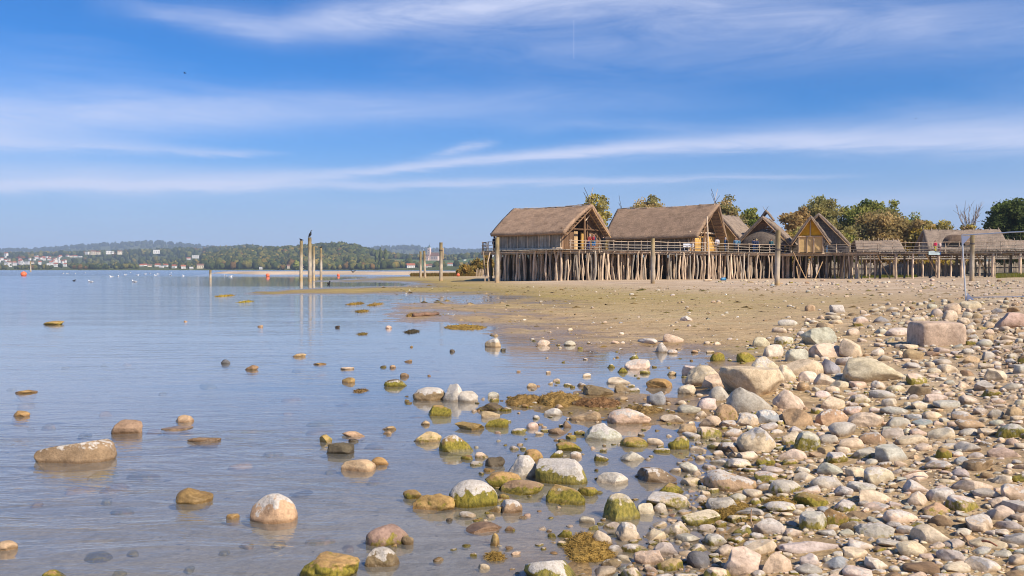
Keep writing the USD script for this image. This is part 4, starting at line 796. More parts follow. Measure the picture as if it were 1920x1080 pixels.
FH = [(12, 478, 'red', 6, 'tiny white house highest at the left edge across the lake'), (10, 490, 'red', 5, 'leftmost red roofed house of the far town'), (17, 489, 'brown', 5, 'second red roofed house of the far town beside the leftmost'), (20, 502, 'flat', 5, 'white house at the waterline left of the crane'), (38, 497, 'flat', 9, 'long pale building right of the crane foot'), (46, 496, 'flat', 8, 'pale block just right of the long pale building'), (56, 495, 'red', 6, 'small house above the far left pile'), (61, 495, 'brown', 6, 'cream house beside the far left pile'),
      (70, 485, 'red', 6, 'white house on the slope above the far left pile'), (76, 486, 'red', 5, 'smaller white house right beside the slope house'), (87, 484, 'flat', 7, 'white block in the middle of the far town'), (93, 488, 'red', 6, 'red roofed house below the white block of the far town'), (104, 487, 'brown', 6, 'cream house at the right of the far town centre'), (101, 493, 'flat', 12, 'broad white building low in the far town'), (109, 492, 'flat', 8, 'white building at the right end of the low far town'), (114, 482, 'red', 5, 'first house of the upper row right of the far town'),
      (127, 482, 'red', 6, 'second house of the upper row right of the far town'), (135, 483, 'brown', 6, 'cream house in the middle of the upper row'), (142, 483, 'red', 6, 'red roofed house right of the cream one in the upper row'), (151, 483, 'flat', 6, 'last white house of the upper row'), (164, 475.5, 'flat', 7, 'leftmost white block on the hilltop estate'), (176, 476, 'brown', 9, 'cream long house on the hilltop estate'), (185, 475.5, 'brown', 6, 'cream house in the middle of the hilltop estate'), (204, 475, 'flat', 9, 'brightest white house of the hilltop estate'), (212, 474.5, 'flat', 4, 'narrow white house on the hilltop estate'), (225, 475.5, 'brown', 8, 'grey cream house at the right of the hilltop estate'),
      (294, 474, 'flat', 11, 'white manor alone on the wooded hill'), (354, 488, 'red', 7, 'low house left of the white hall on the wooded slope'), (367, 484, 'flat', 11, 'white hall on the wooded slope'), (266, 501, 'red', 7, 'red roofed house left in the waterside row'), (273, 500.5, 'red', 6, 'second red roofed house in the waterside row'), (281, 502, 'brown', 7, 'cream house in the waterside row'), (296, 501, 'red', 9, 'large white house in the middle of the waterside row'), (303, 502.5, 'flat', 7, 'low white house next to the large waterside one'), (311, 501, 'red', 7, 'white gabled house right in the waterside row'), (327, 503, 'red', 7, 'red roofed house apart from the waterside row'), (344, 504, 'red', 8, 'dark red roofed house near the water'), (359, 505, 'flat', 6, 'small shed right of the dark red roofed house'), (376, 503.5, 'brown', 12, 'grey hall by the far water'),
      (489, 506, 'flat', 5, 'small white hut left behind the sand spit'), (541, 504, 'brown', 5, 'cream house hidden among trees left of the four piles'), (569, 504, 'red', 5, 'white house seen between the tall piles'), (799, 504, 'red', 8, 'white gabled house behind the twin piles'), (807, 503, 'brown', 7, 'brown roofed house right of the twin piles'), (844, 499.5, 'red', 9, 'red roofed house in the vineyard foot right of the single pile'), (871, 490.5, 'flat', 5, 'small white lodge at the vineyard top'), (921, 480, 'red', 9, 'white house showing under the platform end')]
for px, py, kind, w, lab in FH: far_house(px, py, kind, w * 1.0, lab)
_r = random.Random(5); _pt = [villa('red', ((_px - 960) / FPX * 2480, 2480, CAMH + 9 * 2480 / FPX), .2, 'small white house in the crowded far town at the left edge', 9, 8, 6) for _px in (28,)] + [villa('flat', ((52 - 960) / FPX * 2480, 2480, CAMH + 11 * 2480 / FPX), -.1, 'small pale flat roofed block in the crowded far town', 11, 8, 6)]
SEEN += [(28, 495, 2480, 4), (52, 493, 2480, 4)]
for i in range(34):
    _px, _py = _r.uniform(-6, 124), _r.uniform(482, 499); _D = 2150 + (499 - _py) * 60; SEEN.append((_px, _py - 2, _D, 4.5))
    copy_of(_pt[_r.random() < .4], ((_px - 960) / FPX * _D, _D, CAMH + (505 - _py) * _D / FPX), _r.uniform(-.6, .6), _r.uniform(.6, 1.0))
far_house(770, 505, 'red', 15, 'large white house with red hipped roof below the church', 1560, .3)
# pilgrimage church above the vineyard
def church(px, py, D):
    t = thing('church', 'pale pink pilgrimage church with onion domed tower above the vineyard', 'church', ((px - 960) / FPX * D, D, CAMH - (py - 505) * D / FPX), -.35)
    u = D / FPX
    obj('tower', box((0, 0, 10 * u), (5.2 * u, 5.2 * u, 24 * u)), PINK, t)
    obj('belfry', box((0, 0, 22.6 * u), (4.4 * u, 4.4 * u, 2 * u)), WHITE, t)
    prof = np.array([(0, 0), (2.6, 0), (2.9, .8), (2.3, 1.8), (1.1, 2.5), (.9, 3.2), (1.1, 3.7), (.5, 4.6), (.12, 5.4), (.1, 8.5), (0, 8.6)]) * u
    m = trimesh.creation.revolve(prof, sections=16); m.apply_translation((0, 0, 23.5 * u)); obj('onion_dome', m, COPPER, t, True)
    for s in range(4): obj('window', box((0, -2.62 * u, (5 + 4.3 * s) * u), (1.1 * u, .3, 1.9 * u)), PANE, t)
    obj('front_wing', box((-4.6 * u, -1 * u, 2.6 * u), (8.6 * u, 7 * u, 9 * u)), PINK, t)
    obj('wing_roof', gable(8.6 * u, 7 * u, 0, 3.4 * u) + np.zeros(1) if False else (gable(8.6 * u, 7 * u, 7.1 * u, 3.2 * u)[0] + np.array([-4.6 * u, -1 * u, 0]), gable(1, 1, 1, 1)[1]), BROWNTILE, t)
    obj('nave', box((10.5 * u, 2 * u, 3 * u), (15.4 * u, 8 * u, 9 * u)), PINK, t)
    v, f = gable(15.4 * u, 8 * u, 7.5 * u, 6.5 * u); obj('nave_roof', (v + np.array([10.5 * u, 2 * u, 0]), f), BROWNTILE, t)
    for i in range(3): obj('window', box((-7.8 * u + i * 2.8 * u, -4.55 * u, 3.2 * u), (1.0 * u, .3, 2.6 * u)), PANE, t)
    for i in range(4): obj('window', box((5 * u + i * 3.4 * u, -2.05 * u, 3.6 * u), (1.0 * u, .3, 3.2 * u)), PANE, t)
church(805, 487.5, 2290)
SEEN += [(770, 503, 1560, 10), (812, 481, 2290, 19), (796, 503, 1700, 6)]
crowns(2600, (380, 1010), (1600, 2480), lambda px, D: .35 + .65 * sm(1600, 2450, D), (12, 20), MIX, 1, vine_f).put('forest', leaf_far, None, True, 'tint', label='mixed autumn wood covering the nearer far hill', cat='forest', kind='stuff')
crowns(900, (-250, 420), (1700, 2500), lambda px, D: 1.0 if D < 1900 else .35, (6, 12), MIX, 2).put('forest', leaf_far, None, True, 'tint', label='waterside trees below the town across the lake', cat='forest', kind='stuff')
crowns(2200, (-300, 620), (2500, 3800), lambda px, D: .2 + .8 * sm(3000, 3500, D), (12, 22), [.3, .3, .2, .08, .08, .02, .02], 3).put('forest', leaf_far, None, True, 'tint', label='darker woods on the slopes behind the town', cat='forest', kind='stuff')
crowns(1600, (-300, 1000), (5200, 7000), lambda px, D: .25 + .75 * sm(6000, 6700, D), (18, 34), [.35, .05, .02, .0, .58, .0, .0], 4).put('forest', leaf_far, None, True, 'tint', label='blue wooded ridge farthest away', cat='forest', kind='stuff')
crowns(420, (480, 920), (1470, 1640), lambda px, D: 1.0, (7, 14), [.12, .2, .25, .2, .03, .12, .08], 5).put('forest', leaf_far, None, True, 'tint', label='low row of shore trees and bushes behind the sand spit', cat='forest', kind='stuff')

# a few trees of the far shore that stand out
def far_tree(name, label, px, py, D, h, w, c, seed, group=None):
    r = np.random.default_rng(seed); z = CAMH - (py - 505) * D / FPX
    t = thing(name, label, 'tree', ((px - 960) / FPX * D, D, z), 0, group)
    obj('trunk', tube([(0, 0, -1), (0, 0, h * .5)], [w * .07, w * .04], 6), BARKF, t)
    mb = MB(); v0, f0 = ico(2)
    for k in range(9):
        a = r.uniform(0, 6.28); zz = h * (.22 + .7 * k / 9); q = math.sin(math.pi * (.2 + .7 * k / 9))
        v = v0 * (1 + r.normal(0, .13, (len(v0), 1))) * np.array([w * .36 * q, w * .36 * q, h * .2])
        mb.add((v + np.array([math.cos(a) * w * .2 * q, math.sin(a) * w * .2 * q, zz]), f0), np.array(c) * r.uniform(.75, 1.25))
    mb.put('crown', leaf_far, t, True, 'tint')
BARKF = simple('far_bark', (.10, .08, .06), .9)
for i, (px, h) in enumerate([(706, 31), (714, 36), (723, 34)]):
    far_tree('poplar_tree', ['shortest and leftmost of three far poplars', 'tallest middle poplar of the three on the far shore', 'right hand poplar of the three on the far shore'][i], px, 500, 1640, h, 7.5, (.085, .10, .03), 20 + i)
far_tree('willow_tree', 'round yellow green tree left of the four piles on the far shore', 555, 506, 1470, 16, 15, (.13, .14, .03), 31)
far_tree('chestnut_tree', 'dark round tree right of the church among the vineyard trees', 856, 504, 1560, 13, 13, (.07, .085, .03), 33)
far_tree('linden_tree', 'dark tree between the tall piles on the far shore', 575, 507, 1480, 13, 12, (.035, .05, .022), 34)
for i, (px, py, c, lab) in enumerate([(826, 489, (.09, .1, .03), 'first tree of the row right of the church'), (834, 489, (.11, .1, .03), 'second tree of the row right of the church'), (843, 490, (.075, .09, .03), 'third tree of the row right of the church'), (853, 490, (.14, .12, .035), 'yellowish tree in the row right of the church'), (862, 490, (.07, .09, .03), 'last tree of the row right of the church'), (790, 488, (.06, .08, .025), 'tree directly left of the church')]):
    far_tree('avenue_tree', lab, px, py, 2300, 11, 12, c, 40 + i)
RED = simple('crane_red', (.45, .07, .04), .5)
t = thing('crane', 'thin red building crane over the far town', 'crane', ((36 - 960) / FPX * 2500, 2500, CAMH + 8 * 2500 / FPX))
obj('mast', tube([(0, 0, -8), (0, 0, 26)], .55, 4), RED, t); obj('jib', tube([(-9, 0, 22), (20, 0, 23)], .45, 4), RED, t); obj('tie', tube([(-8, 0, 22), (0, 0, 27), (19, 0, 23)], .2, 4), RED, t)
GREYM = simple('grey_metal', (.35, .36, .38), .5)
t = thing('radio_mast', 'thin grey mast on the wooded hill left of the four piles', 'mast', ((437 - 960) / FPX * 2600, 2600, CAMH + 22 * 2600 / FPX))
obj('pole', tube([(0, 0, -6), (0, 0, 34)], [.7, .3], 5), GREYM, t); obj('antenna', tube([(-1.6, 0, 26), (1.6, 0, 26)], .3, 4), GREYM, t)

# ---------------------------------------------------------------- light haze over the lake
hz = mat('lake_haze', {'v': ('principled_volume', {'color': (.66, .80, 1.0), 'density': 1.1e-4, 'anisotropy': 0.0})}, [], volume='v.volume')
obj('haze', box((0, 4750, 128), (26000, 11000, 268)), hz, None, False, label='thin bluish haze over the lake and shores', cat='haze', kind='stuff')
# ---------------------------------------------------------------- the stilt village
DECK = 3.8
def wood_material(name, rough=.85):
    n = {'t': ('attribute', {'attribute': 'tint'}), 'g': ('geometry', {}), 'mp': ('mapping', {'scale': (14, 14, 1.1)}), 'n': ('noise_texture', {'scale': 1.0, 'detail': 5.0, 'roughness': .65}),
         'n2': ('noise_texture', {'scale': 1.1, 'detail': 4.0}), 'r': ('rgb_ramp', {'ramp': [(.3, (.55, .5, .45)), (.5, (.98, .97, .95)), (.7, (1.35, 1.34, 1.32))]}), 'r2': ('rgb_ramp', {'ramp': [(.35, (.7, .7, .72)), (.65, (1.2, 1.18, 1.14))]}),
         'a': ('mix_color', {'blend_type': 'multiply', 'fac': .9, 'use_clamp': False}), 'b': ('mix_color', {'blend_type': 'multiply', 'fac': .8, 'use_clamp': False}), 'bp': ('bump', {'strength': .7, 'distance': .02}), 'p': ('principled_bsdf', {'roughness': rough, 'specular_ior_level': .2})}
    return mat(name, n, [('g.position', 'mp.vector'), ('mp.vector', 'n.vector'), ('g.position', 'n2.vector'), ('n.fac', 'r.fac'), ('n2.fac', 'r2.fac'), ('t.color', 'a.a'), ('r.color', 'a.b'), ('a.result', 'b.a'), ('r2.color', 'b.b'), ('b.result', 'p.base_color'), ('n.fac', 'bp.height'), ('bp.normal', 'p.normal')], surface='p.BSDF')
WOOD = wood_material('weathered_wood')
def thatch_material():
    n = {'t': ('attribute', {'attribute': 'tint'}), 'g': ('geometry', {}), 'mp': ('mapping', {'scale': (9, 9, 2.2)}), 'n': ('noise_texture', {'scale': 1.0, 'detail': 6.0, 'roughness': .7, 'distortion': .3}),
         'n2': ('noise_texture', {'scale': .9, 'detail': 5.0, 'roughness': .6}), 'mp3': ('mapping', {'scale': (1.2, 1.2, 7)}), 'n3': ('noise_texture', {'scale': 1.0, 'detail': 3.0}),
         'r': ('rgb_ramp', {'ramp': [(.28, (.5, .46, .42)), (.5, (.97, .96, .95)), (.72, (1.4, 1.38, 1.34))]}), 'r2': ('rgb_ramp', {'ramp': [(.3, (.72, .71, .70)), (.5, (1, 1, 1)), (.7, (1.2, 1.18, 1.15))]}), 'r3': ('rgb_ramp', {'ramp': [(.35, (.85, .85, .85)), (.6, (1.08, 1.08, 1.08))]}),
         'a': ('mix_color', {'blend_type': 'multiply', 'fac': .85, 'use_clamp': False}), 'b': ('mix_color', {'blend_type': 'multiply', 'fac': .9, 'use_clamp': False}), 'c': ('mix_color', {'blend_type': 'multiply', 'fac': .8, 'use_clamp': False}),
         'bp': ('bump', {'strength': .9, 'distance': .07}), 'p': ('principled_bsdf', {'roughness': .95, 'specular_ior_level': .1})}
    return mat('thatch', n, [('g.position', 'mp.vector'), ('mp.vector', 'n.vector'), ('g.position', 'n2.vector'), ('g.position', 'mp3.vector'), ('mp3.vector', 'n3.vector'), ('n.fac', 'r.fac'), ('n2.fac', 'r2.fac'), ('n3.fac', 'r3.fac'), ('t.color', 'a.a'), ('r.color', 'a.b'), ('a.result', 'b.a'), ('r2.color', 'b.b'), ('b.result', 'c.a'), ('r3.color', 'c.b'), ('c.result', 'p.base_color'), ('n.fac', 'bp.height'), ('bp.normal', 'p.normal')], surface='p.BSDF')
THATCH = thatch_material()
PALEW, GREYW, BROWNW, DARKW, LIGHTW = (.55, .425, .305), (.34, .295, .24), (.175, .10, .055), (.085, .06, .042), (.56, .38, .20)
def wcol(c, r, v=.22): return np.array(c) * r.uniform(1 - v, 1 + v)
def log(name, p0, p1, r0, r1, c, parent, rs, bend=.03, sides=7, n=6, mat_=None, smooth=True, **kw):
    """A crooked pole of natural wood."""
    p0, p1 = np.asarray(p0, float), np.asarray(p1, float); L = np.linalg.norm(p1 - p0); t = np.linspace(0, 1, n)
    ph, am = rs.uniform(0, 6.28, 2), rs.uniform(-1, 1, 3) * bend * L
    off = np.sin(t * math.pi)[:, None] * am[None] + (np.sin(t * 9 + ph[0]) * np.sin(t * math.pi))[:, None] * np.roll(am, 1)[None] * .35
    pts = p0 + (p1 - p0) * t[:, None] + off; rad = (r0 + (r1 - r0) * t) * (1 + rs.uniform(-.12, .12, n))
    return obj(name, tube(pts, rad, sides), mat_ or WOOD, parent, smooth, {'tint': c}, **kw)
# front edge of the decks: photo x and distance
EDGE = [(903, 101.5), (940, 99.5), (1060, 92.6), (1150, 96), (1340, 104), (1480, 112), (1560, 110), (1650, 104)]
WALK = [(1650, 104), (1760, 101.5), (1920, 98.5), (2040, 96.5)]
def edge_pt(E, s):
    """A point s (0..1) along the edge, and the direction along it."""
    P = np.array([[(px - 960) / FPX * D, D] for px, D in E]); d = np.r_[0, np.cumsum(np.linalg.norm(np.diff(P, axis=0), axis=1))]
    q = s * d[-1]; i = min(np.searchsorted(d, q, 'right') - 1, len(P) - 2); t = (q - d[i]) / (d[i + 1] - d[i]); u = (P[i + 1] - P[i]) / np.linalg.norm(P[i + 1] - P[i])
    return P[i] + (P[i + 1] - P[i]) * t, u, d[-1]
rs = np.random.default_rng(11)
plat = thing('stilt_platform', 'long plank platform on hundreds of crooked grey piles carrying thatched houses', 'platform', (0, 0, 0))
# planks of the deck run back from the edge
mb = MB(); tot = edge_pt(EDGE, 0)[2]; nb = int(tot / .27)
for i in range(nb):
    p, u, _ = edge_pt(EDGE, (i + .5) / nb); back = np.array([-u[1], u[0]]) if False else np.array([0.05, 1.0])
    o = rs.uniform(-.22, .12); b = 126.0 - p[1] + rs.uniform(0, .5)
    mb.add(beam((p[0], p[1] + o, DECK - .04 + rs.uniform(-.012, .012)), (p[0] + .05 * b, p[1] + b, DECK - .04), .24, .07), wcol(GREYW, rs))
mb.put('deck_planks', WOOD, plat, False, 'tint', kind='stuff', label='worn grey deck planks seen end on')
for row, (back, dz, r) in enumerate(((.35, -.20, .10), (.55, -.36, .13))):
    for i in range(9):
        a, u, _ = edge_pt(EDGE, i / 9); b, _, _ = edge_pt(EDGE, min(1, (i + 1.02) / 9))
        log('edge_beam', (a[0], a[1] + back, DECK + dz), (b[0], b[1] + back, DECK + dz), r, r, wcol(GREYW if row else PALEW, rs), plat, rs, .006, 6)
def pile(x, y, parent, r=.12, top=DECK - .12, c=None, lean=.10, bend=.035):
    g = gz(x, y) - .3
    log('pile', (x + rs.uniform(-lean, lean), y + rs.uniform(-lean, lean), g), (x, y, top), r * rs.uniform(.85, 1.15), r * rs.uniform(.75, 1.0), wcol(c or (PALEW if rs.uniform() < .7 else GREYW), rs, .28), parent, rs, bend)
npile = 0
for i in range(205):                                              # the front rows
    s = .052 + .948 * (i + rs.uniform(.0, 1.0)) / 205
    if rs.uniform() < .08: continue
    p, u, _ = edge_pt(EDGE, s); back = rs.choice([.25, .4, .7, 1.3, 2.2]) + rs.uniform(0, .25)
    if p[0] > 31 and rs.uniform() < .45: continue
    pile(p[0] + rs.uniform(-.1, .1), p[1] + back, plat, rs.choice([.075, .09, .105, .13]), lean=.26, bend=.055); npile += 1
for row in range(6):                                               # the rows further back under the deck
    n = 29 if row < 5 else 40
    for i in range(n):
        p, u, _ = edge_pt(EDGE, (i + rs.uniform(.1, .9)) / n)
        y = p[1] + 3.0 + row * 2.6 + rs.uniform(0, 1.2)
        if y > 125.5 or npile >= 296: continue
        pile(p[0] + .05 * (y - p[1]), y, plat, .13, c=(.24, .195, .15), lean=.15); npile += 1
bp = MB()
for i in range(240):                                               # deep under the deck the piles stand as a thicket
    p, u, _ = edge_pt(EDGE, .052 + .94 * (i + rs.uniform(0, 1)) / 240); y = rs.uniform(p[1] + 5, 125); x = p[0] + .05 * (y - p[1])
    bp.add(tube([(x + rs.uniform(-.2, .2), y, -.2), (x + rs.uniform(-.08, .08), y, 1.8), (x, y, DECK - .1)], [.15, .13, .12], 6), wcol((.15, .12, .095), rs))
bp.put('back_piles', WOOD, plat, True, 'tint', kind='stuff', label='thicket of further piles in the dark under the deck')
for x0, x1 in ((-3.4, -3.0), (-2.6, -2.5)):
    D0 = 99.8; log('pile', (x1 - .2, D0 + .8, .0), (x0, D0 + .6, DECK - .15), .075, .07, wcol(PALEW, rs), plat, rs, .07)
bw = MB()
for i in range(150):
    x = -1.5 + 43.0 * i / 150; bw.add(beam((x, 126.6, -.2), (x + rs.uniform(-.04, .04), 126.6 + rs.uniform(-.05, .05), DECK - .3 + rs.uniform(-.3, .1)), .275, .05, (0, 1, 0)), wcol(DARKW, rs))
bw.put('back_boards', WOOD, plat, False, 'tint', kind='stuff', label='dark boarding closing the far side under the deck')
for (x0, z0, x1, z1) in ((1487, 4, 1512, .3), (1510, .3, 1518, 2.8), (1526, .3, 1542, 2.6), (1493, 2.2, 1497, .4), (1577, .5, 1583, 3.6)):
    Dm = 108.5; log('brace', ((x0 - 960) / FPX * Dm, Dm, z0 - .2), ((x1 - 960) / FPX * Dm, Dm, z1), .06, .06, wcol(LIGHTW, rs), plat, rs, .01)
def railing(E, s0, s1, n, parent, seed, back=.15, h=1.0, rails=(1.0, .62, .3)):
    r = np.random.default_rng(seed); pts = []
    for i in range(n + 1):
        p, u, _ = edge_pt(E, s0 + (s1 - s0) * i / n); pts.append(p + np.array([0, back]))
        hh = h + r.uniform(.02, .14)
        log('rail_post', (pts[-1][0], pts[-1][1], DECK - .35), (pts[-1][0] + r.uniform(-.07, .07), pts[-1][1], DECK + hh), .055, .045, wcol(PALEW, r), parent, r, .02, 6, 4)
    for k, z in enumerate(rails):
        i = 0
        while i < n:
            j = min(n, i + r.integers(2, 4)); a, b = pts[i], pts[j]
            log('rail', (a[0] - .15, a[1] - .06, DECK + z * h + r.uniform(-.05, .05)), (b[0] + .15, b[1] - .06, DECK + z * h + r.uniform(-.05, .05)), .045, .035, wcol(PALEW if k == 0 else GREYW, r), parent, r, .012, 6, 6); i = j
railing(EDGE, .222, .995, 24, plat, 5)
railing(EDGE, .004, .03, 2, plat, 6)
P, _, _ = edge_pt(EDGE, .0)
for i in range(5):
    log('rail_post', (P[0] + .1 + .05 * i * 2, P[1] + .4 + i * 2, DECK - .3), (P[0] + .1 + .1 * i, P[1] + .4 + i * 2, DECK + 1.05), .055, .045, wcol(PALEW, rs), plat, rs, .02, 6, 4)
for z in (1.0, .6): log('rail', (P[0] + .1, P[1] + .2, DECK + z), (P[0] + .6, P[1] + 9, DECK + z), .045, .04, wcol(PALEW, rs), plat, rs, .01)

# walkway towards the right hand edge, and a lower one behind it
walk = thing('plank_walkway', 'narrow plank walkway on tall piles leading off to the right edge', 'walkway')
tot = edge_pt(WALK, 0)[2]; mb = MB()
for i in range(int(tot / .3)):
    p, u, _ = edge_pt(WALK, (i + .5) * .3 / tot)
    mb.add(beam((p[0], p[1] + rs.uniform(-.15, .1), DECK - .04 + rs.uniform(-.015, .015)), (p[0] + .1, p[1] + 2.9, DECK - .04), .26, .07), wcol(GREYW, rs))
mb.put('deck_planks', WOOD, walk, False, 'tint', kind='stuff')
for i in range(8):
    a, _, _ = edge_pt(WALK, i / 8); b, _, _ = edge_pt(WALK, min(1, (i + 1.02) / 8))
    for back in (.3, 2.5): log('edge_beam', (a[0], a[1] + back, DECK - .22), (b[0], b[1] + back, DECK - .22), .13, .13, wcol(GREYW, rs), walk, rs, .004, 6)
    for back in (.35, 2.6):
        p = a + (b - a) * rs.uniform(.3, .7); pile(p[0], p[1] + back, walk, .17 if back < 1 else .14, DECK - .3, PALEW if back < 1 else (.13, .115, .10), .06, .012)
    if i % 2 == 0: log('brace', (a[0] + .3, a[1] + 1.5, DECK - .4), (a[0] + 2.0, a[1] + 1.8, gz(a[0] + 2, a[1] + 1.8)), .07, .06, wcol(LIGHTW, rs), walk, rs, .012)
    log('cross_beam', (a[0] + .8, a[1] + .1, DECK - .42), (a[0] + .9, a[1] + 2.9, DECK - .42), .11, .11, wcol(GREYW, rs), walk, rs, .004, 6)
railing(WALK, .0, 1.0, 15, walk, 8, rails=(1.0, .55, .2)); 
low = thing('lower_walkway', 'lower plank walkway behind the right hand one with its own rail', 'walkway')
LOW = [(1600, 116), (1760, 113), (1920, 110), (2040, 108)]; mb = MB(); tot = edge_pt(LOW, 0)[2]; LZ = 3.3
for i in range(int(tot / .3)):
    p, u, _ = edge_pt(LOW, (i + .5) * .3 / tot); mb.add(beam((p[0], p[1], LZ), (p[0] + .1, p[1] + 3, LZ), .27, .09), wcol(GREYW, rs))
mb.put('deck_planks', WOOD, low, False, 'tint', kind='stuff')
for i in range(17):
    a, _, _ = edge_pt(LOW, i / 16.0); pile(a[0], a[1] + .3, low, .12, LZ, None, .1, .03); pile(a[0] + .6, a[1] + 2.7, low, .11, LZ, GREYW, .12, .03)
    log('rail_post', (a[0], a[1], LZ - .2), (a[0], a[1], LZ + .95), .05, .045, wcol(GREYW, rs), low, rs, .02, 6, 4)
for i in range(6):
    a, _, _ = edge_pt(LOW, i / 6); b, _, _ = edge_pt(LOW, (i + 1) / 6)
    for z in (-.3, .5, .95): log('rail' if z > 0 else 'edge_beam', (a[0], a[1] - .05, LZ + z), (b[0], b[1] - .05, LZ + z), .05 if z > 0 else .12, .05 if z > 0 else .12, wcol(GREYW, rs), low, rs, .006, 6)
# palisade of split boards behind
pal = thing('palisade', 'tall grey board palisade standing behind the walkway piles', 'palisade')
for i in range(230):
    px = 1560 + i * 2.05; D = 128 - (px - 1600) * .012; x = (px - 960) / FPX * D
    h = rs.uniform(2.2, 2.7) + (.25 if i % 9 == 0 else 0)
    obj('stake', beam((x, D + rs.uniform(-.03, .03), -.2), (x + rs.uniform(-.02, .02), D, h), .145, .04, (0, 1, 0)), WOOD, pal, False, {'tint': wcol(GREYW, rs, .25)})
for z in (1.1, 2.0): log('rail', ((1556 - 960) / FPX * 128.4, 128.3, z), ((2040 - 960) / FPX * 122.9, 122.8, z), .06, .06, wcol(GREYW, rs), pal, rs, .001)

# ---- thatched houses. Local x: ridge, with the front gable at +x; local y: across
def thatch_roof(x0, x1, W, ze, zr, th=.38, ext0=.2, ext1=.4, sag=.12, seed=0, belly=.05, nx=44, ny=15, bury=.0):
    """Both slopes of a thick reed roof as one closed shell; the ridge reaches further out than the eaves by ext0 and ext1."""
    t = np.linspace(-1, 1, 2 * ny - 1); s = np.linspace(0, 1, nx)
    def surf(o):
        S, Tt = np.meshgrid(s, t, indexing='ij'); h = 1 - np.abs(Tt)
        xa, xb = x0 - ext0 * h ** 1.3, x1 + ext1 * h ** 1.3
        X = xa + (xb - xa) * S
        y = Tt * (W / 2); z = ze + (zr - ze) * (h + belly * np.sin(np.pi * h))
        z = np.where(h > .97, z - .04, z) - sag * np.sin(np.pi * S) * (.4 + .6 * h)
        ln = math.hypot(zr - ze, W / 2); ny_, nz_ = (zr - ze) / ln, (W / 2) / ln
        yy = y + np.sign(Tt) * o * ny_ * (h < .999); zz = z + o * nz_ * np.where(h > .999, 1.25, 1)
        return np.stack([X, yy, zz], -1)
    O, I = surf(0), surf(-th)
    P_ = O.reshape(-1, 3); d = (meshkit.fbm(P_ * np.array([1.1, 1.1, 1.1]) + seed, 4, seed) - .5) * .26 + (meshkit.fbm(P_ * 4 + seed, 3, seed + 3) - .5) * .16
    O = O + d.reshape(O.shape[:2])[..., None] * np.array([0, .35, .9])
    n1, n2 = O.shape[:2]; v = np.vstack([O.reshape(-1, 3), I.reshape(-1, 3)]); N = n1 * n2; f = []
    i, j = np.meshgrid(np.arange(n1 - 1), np.arange(n2 - 1), indexing='ij'); a = (i * n2 + j).ravel()
    f.append(np.stack([a, a + n2, a + n2 + 1, a + 1], 1)); f.append(np.stack([N + a, N + a + 1, N + a + n2 + 1, N + a + n2], 1))
    for k in (0, n1 - 1):
        a = k * n2 + np.arange(n2 - 1); q = np.stack([a, a + 1, N + a + 1, N + a], 1); f.append(q if k == 0 else q[:, ::-1])
    for k in (0, n2 - 1):
        a = np.arange(n1 - 1) * n2 + k; q = np.stack([a, N + a, N + a + n2, a + n2], 1); f.append(q if k == 0 else q[:, ::-1])
    return v, np.vstack(f)
def boards(p0, p1, z0, ztop, bw, c, r, th=.045, var=.3, vertical=True):
    """Boards side by side from p0 to p1 (local x, y); ztop(t) gives the height they reach."""
    mb = MB(); p0, p1 = np.asarray(p0, float), np.asarray(p1, float); L = np.linalg.norm(p1 - p0); n = max(1, int(L / bw)); u = (p1 - p0) / L; nn = np.array([-u[1], u[0], 0])
    for i in range(n):
        a, b = i / n, (i + 1) / n; m = (a + b) / 2; q = p0 + (p1 - p0) * m; zt = ztop(m)
        if zt - z0 < .08: continue
        o = r.uniform(-.02, .02); q3 = np.array([q[0], q[1], 0]) + nn * o
        mb.add(beam(q3 + (0, 0, z0), q3 + (0, 0, zt + r.uniform(-.03, .03)), L / n - .012, th, nn), wcol(c, r, var))
    return mb
def hboards(p0, p1, z0, z1, half, bw, c, r, th=.05, var=.25):
    """Level boards filling a gable between z0 and z1; half(z): how far along 0..1 from the middle they reach."""
    mb = MB(); p0, p1 = np.asarray(p0, float), np.asarray(p1, float); n = int((z1 - z0) / bw); mid = (p0 + p1) / 2; d = (p1 - p0) / 2
    for i in range(n):
        z = z0 + (i + .5) * bw; w = half(z)
        if w < .04: continue
        a, b = mid - d * w, mid + d * w; o = r.uniform(-.02, .02)
        mb.add(beam((a[0] + o, a[1], z), (b[0] + o, b[1], z), th, bw - .012), wcol(c, r, var))
    return mb
def place(E1, a, L, W):
    """Origin and turn of a house from its near front eave corner E1 (x, y); ridge dir (cos a, -sin a)."""
    rd, pd = np.array([math.cos(a), -math.sin(a)]), np.array([math.sin(a), math.cos(a)])
    c = np.asarray(E1) - rd * L / 2 + pd * W / 2
    return (c[0], c[1], DECK), -a
TH1, TH2, TH3 = (.34, .228, .152), (.30, .203, .136), (.265, .205, .158)
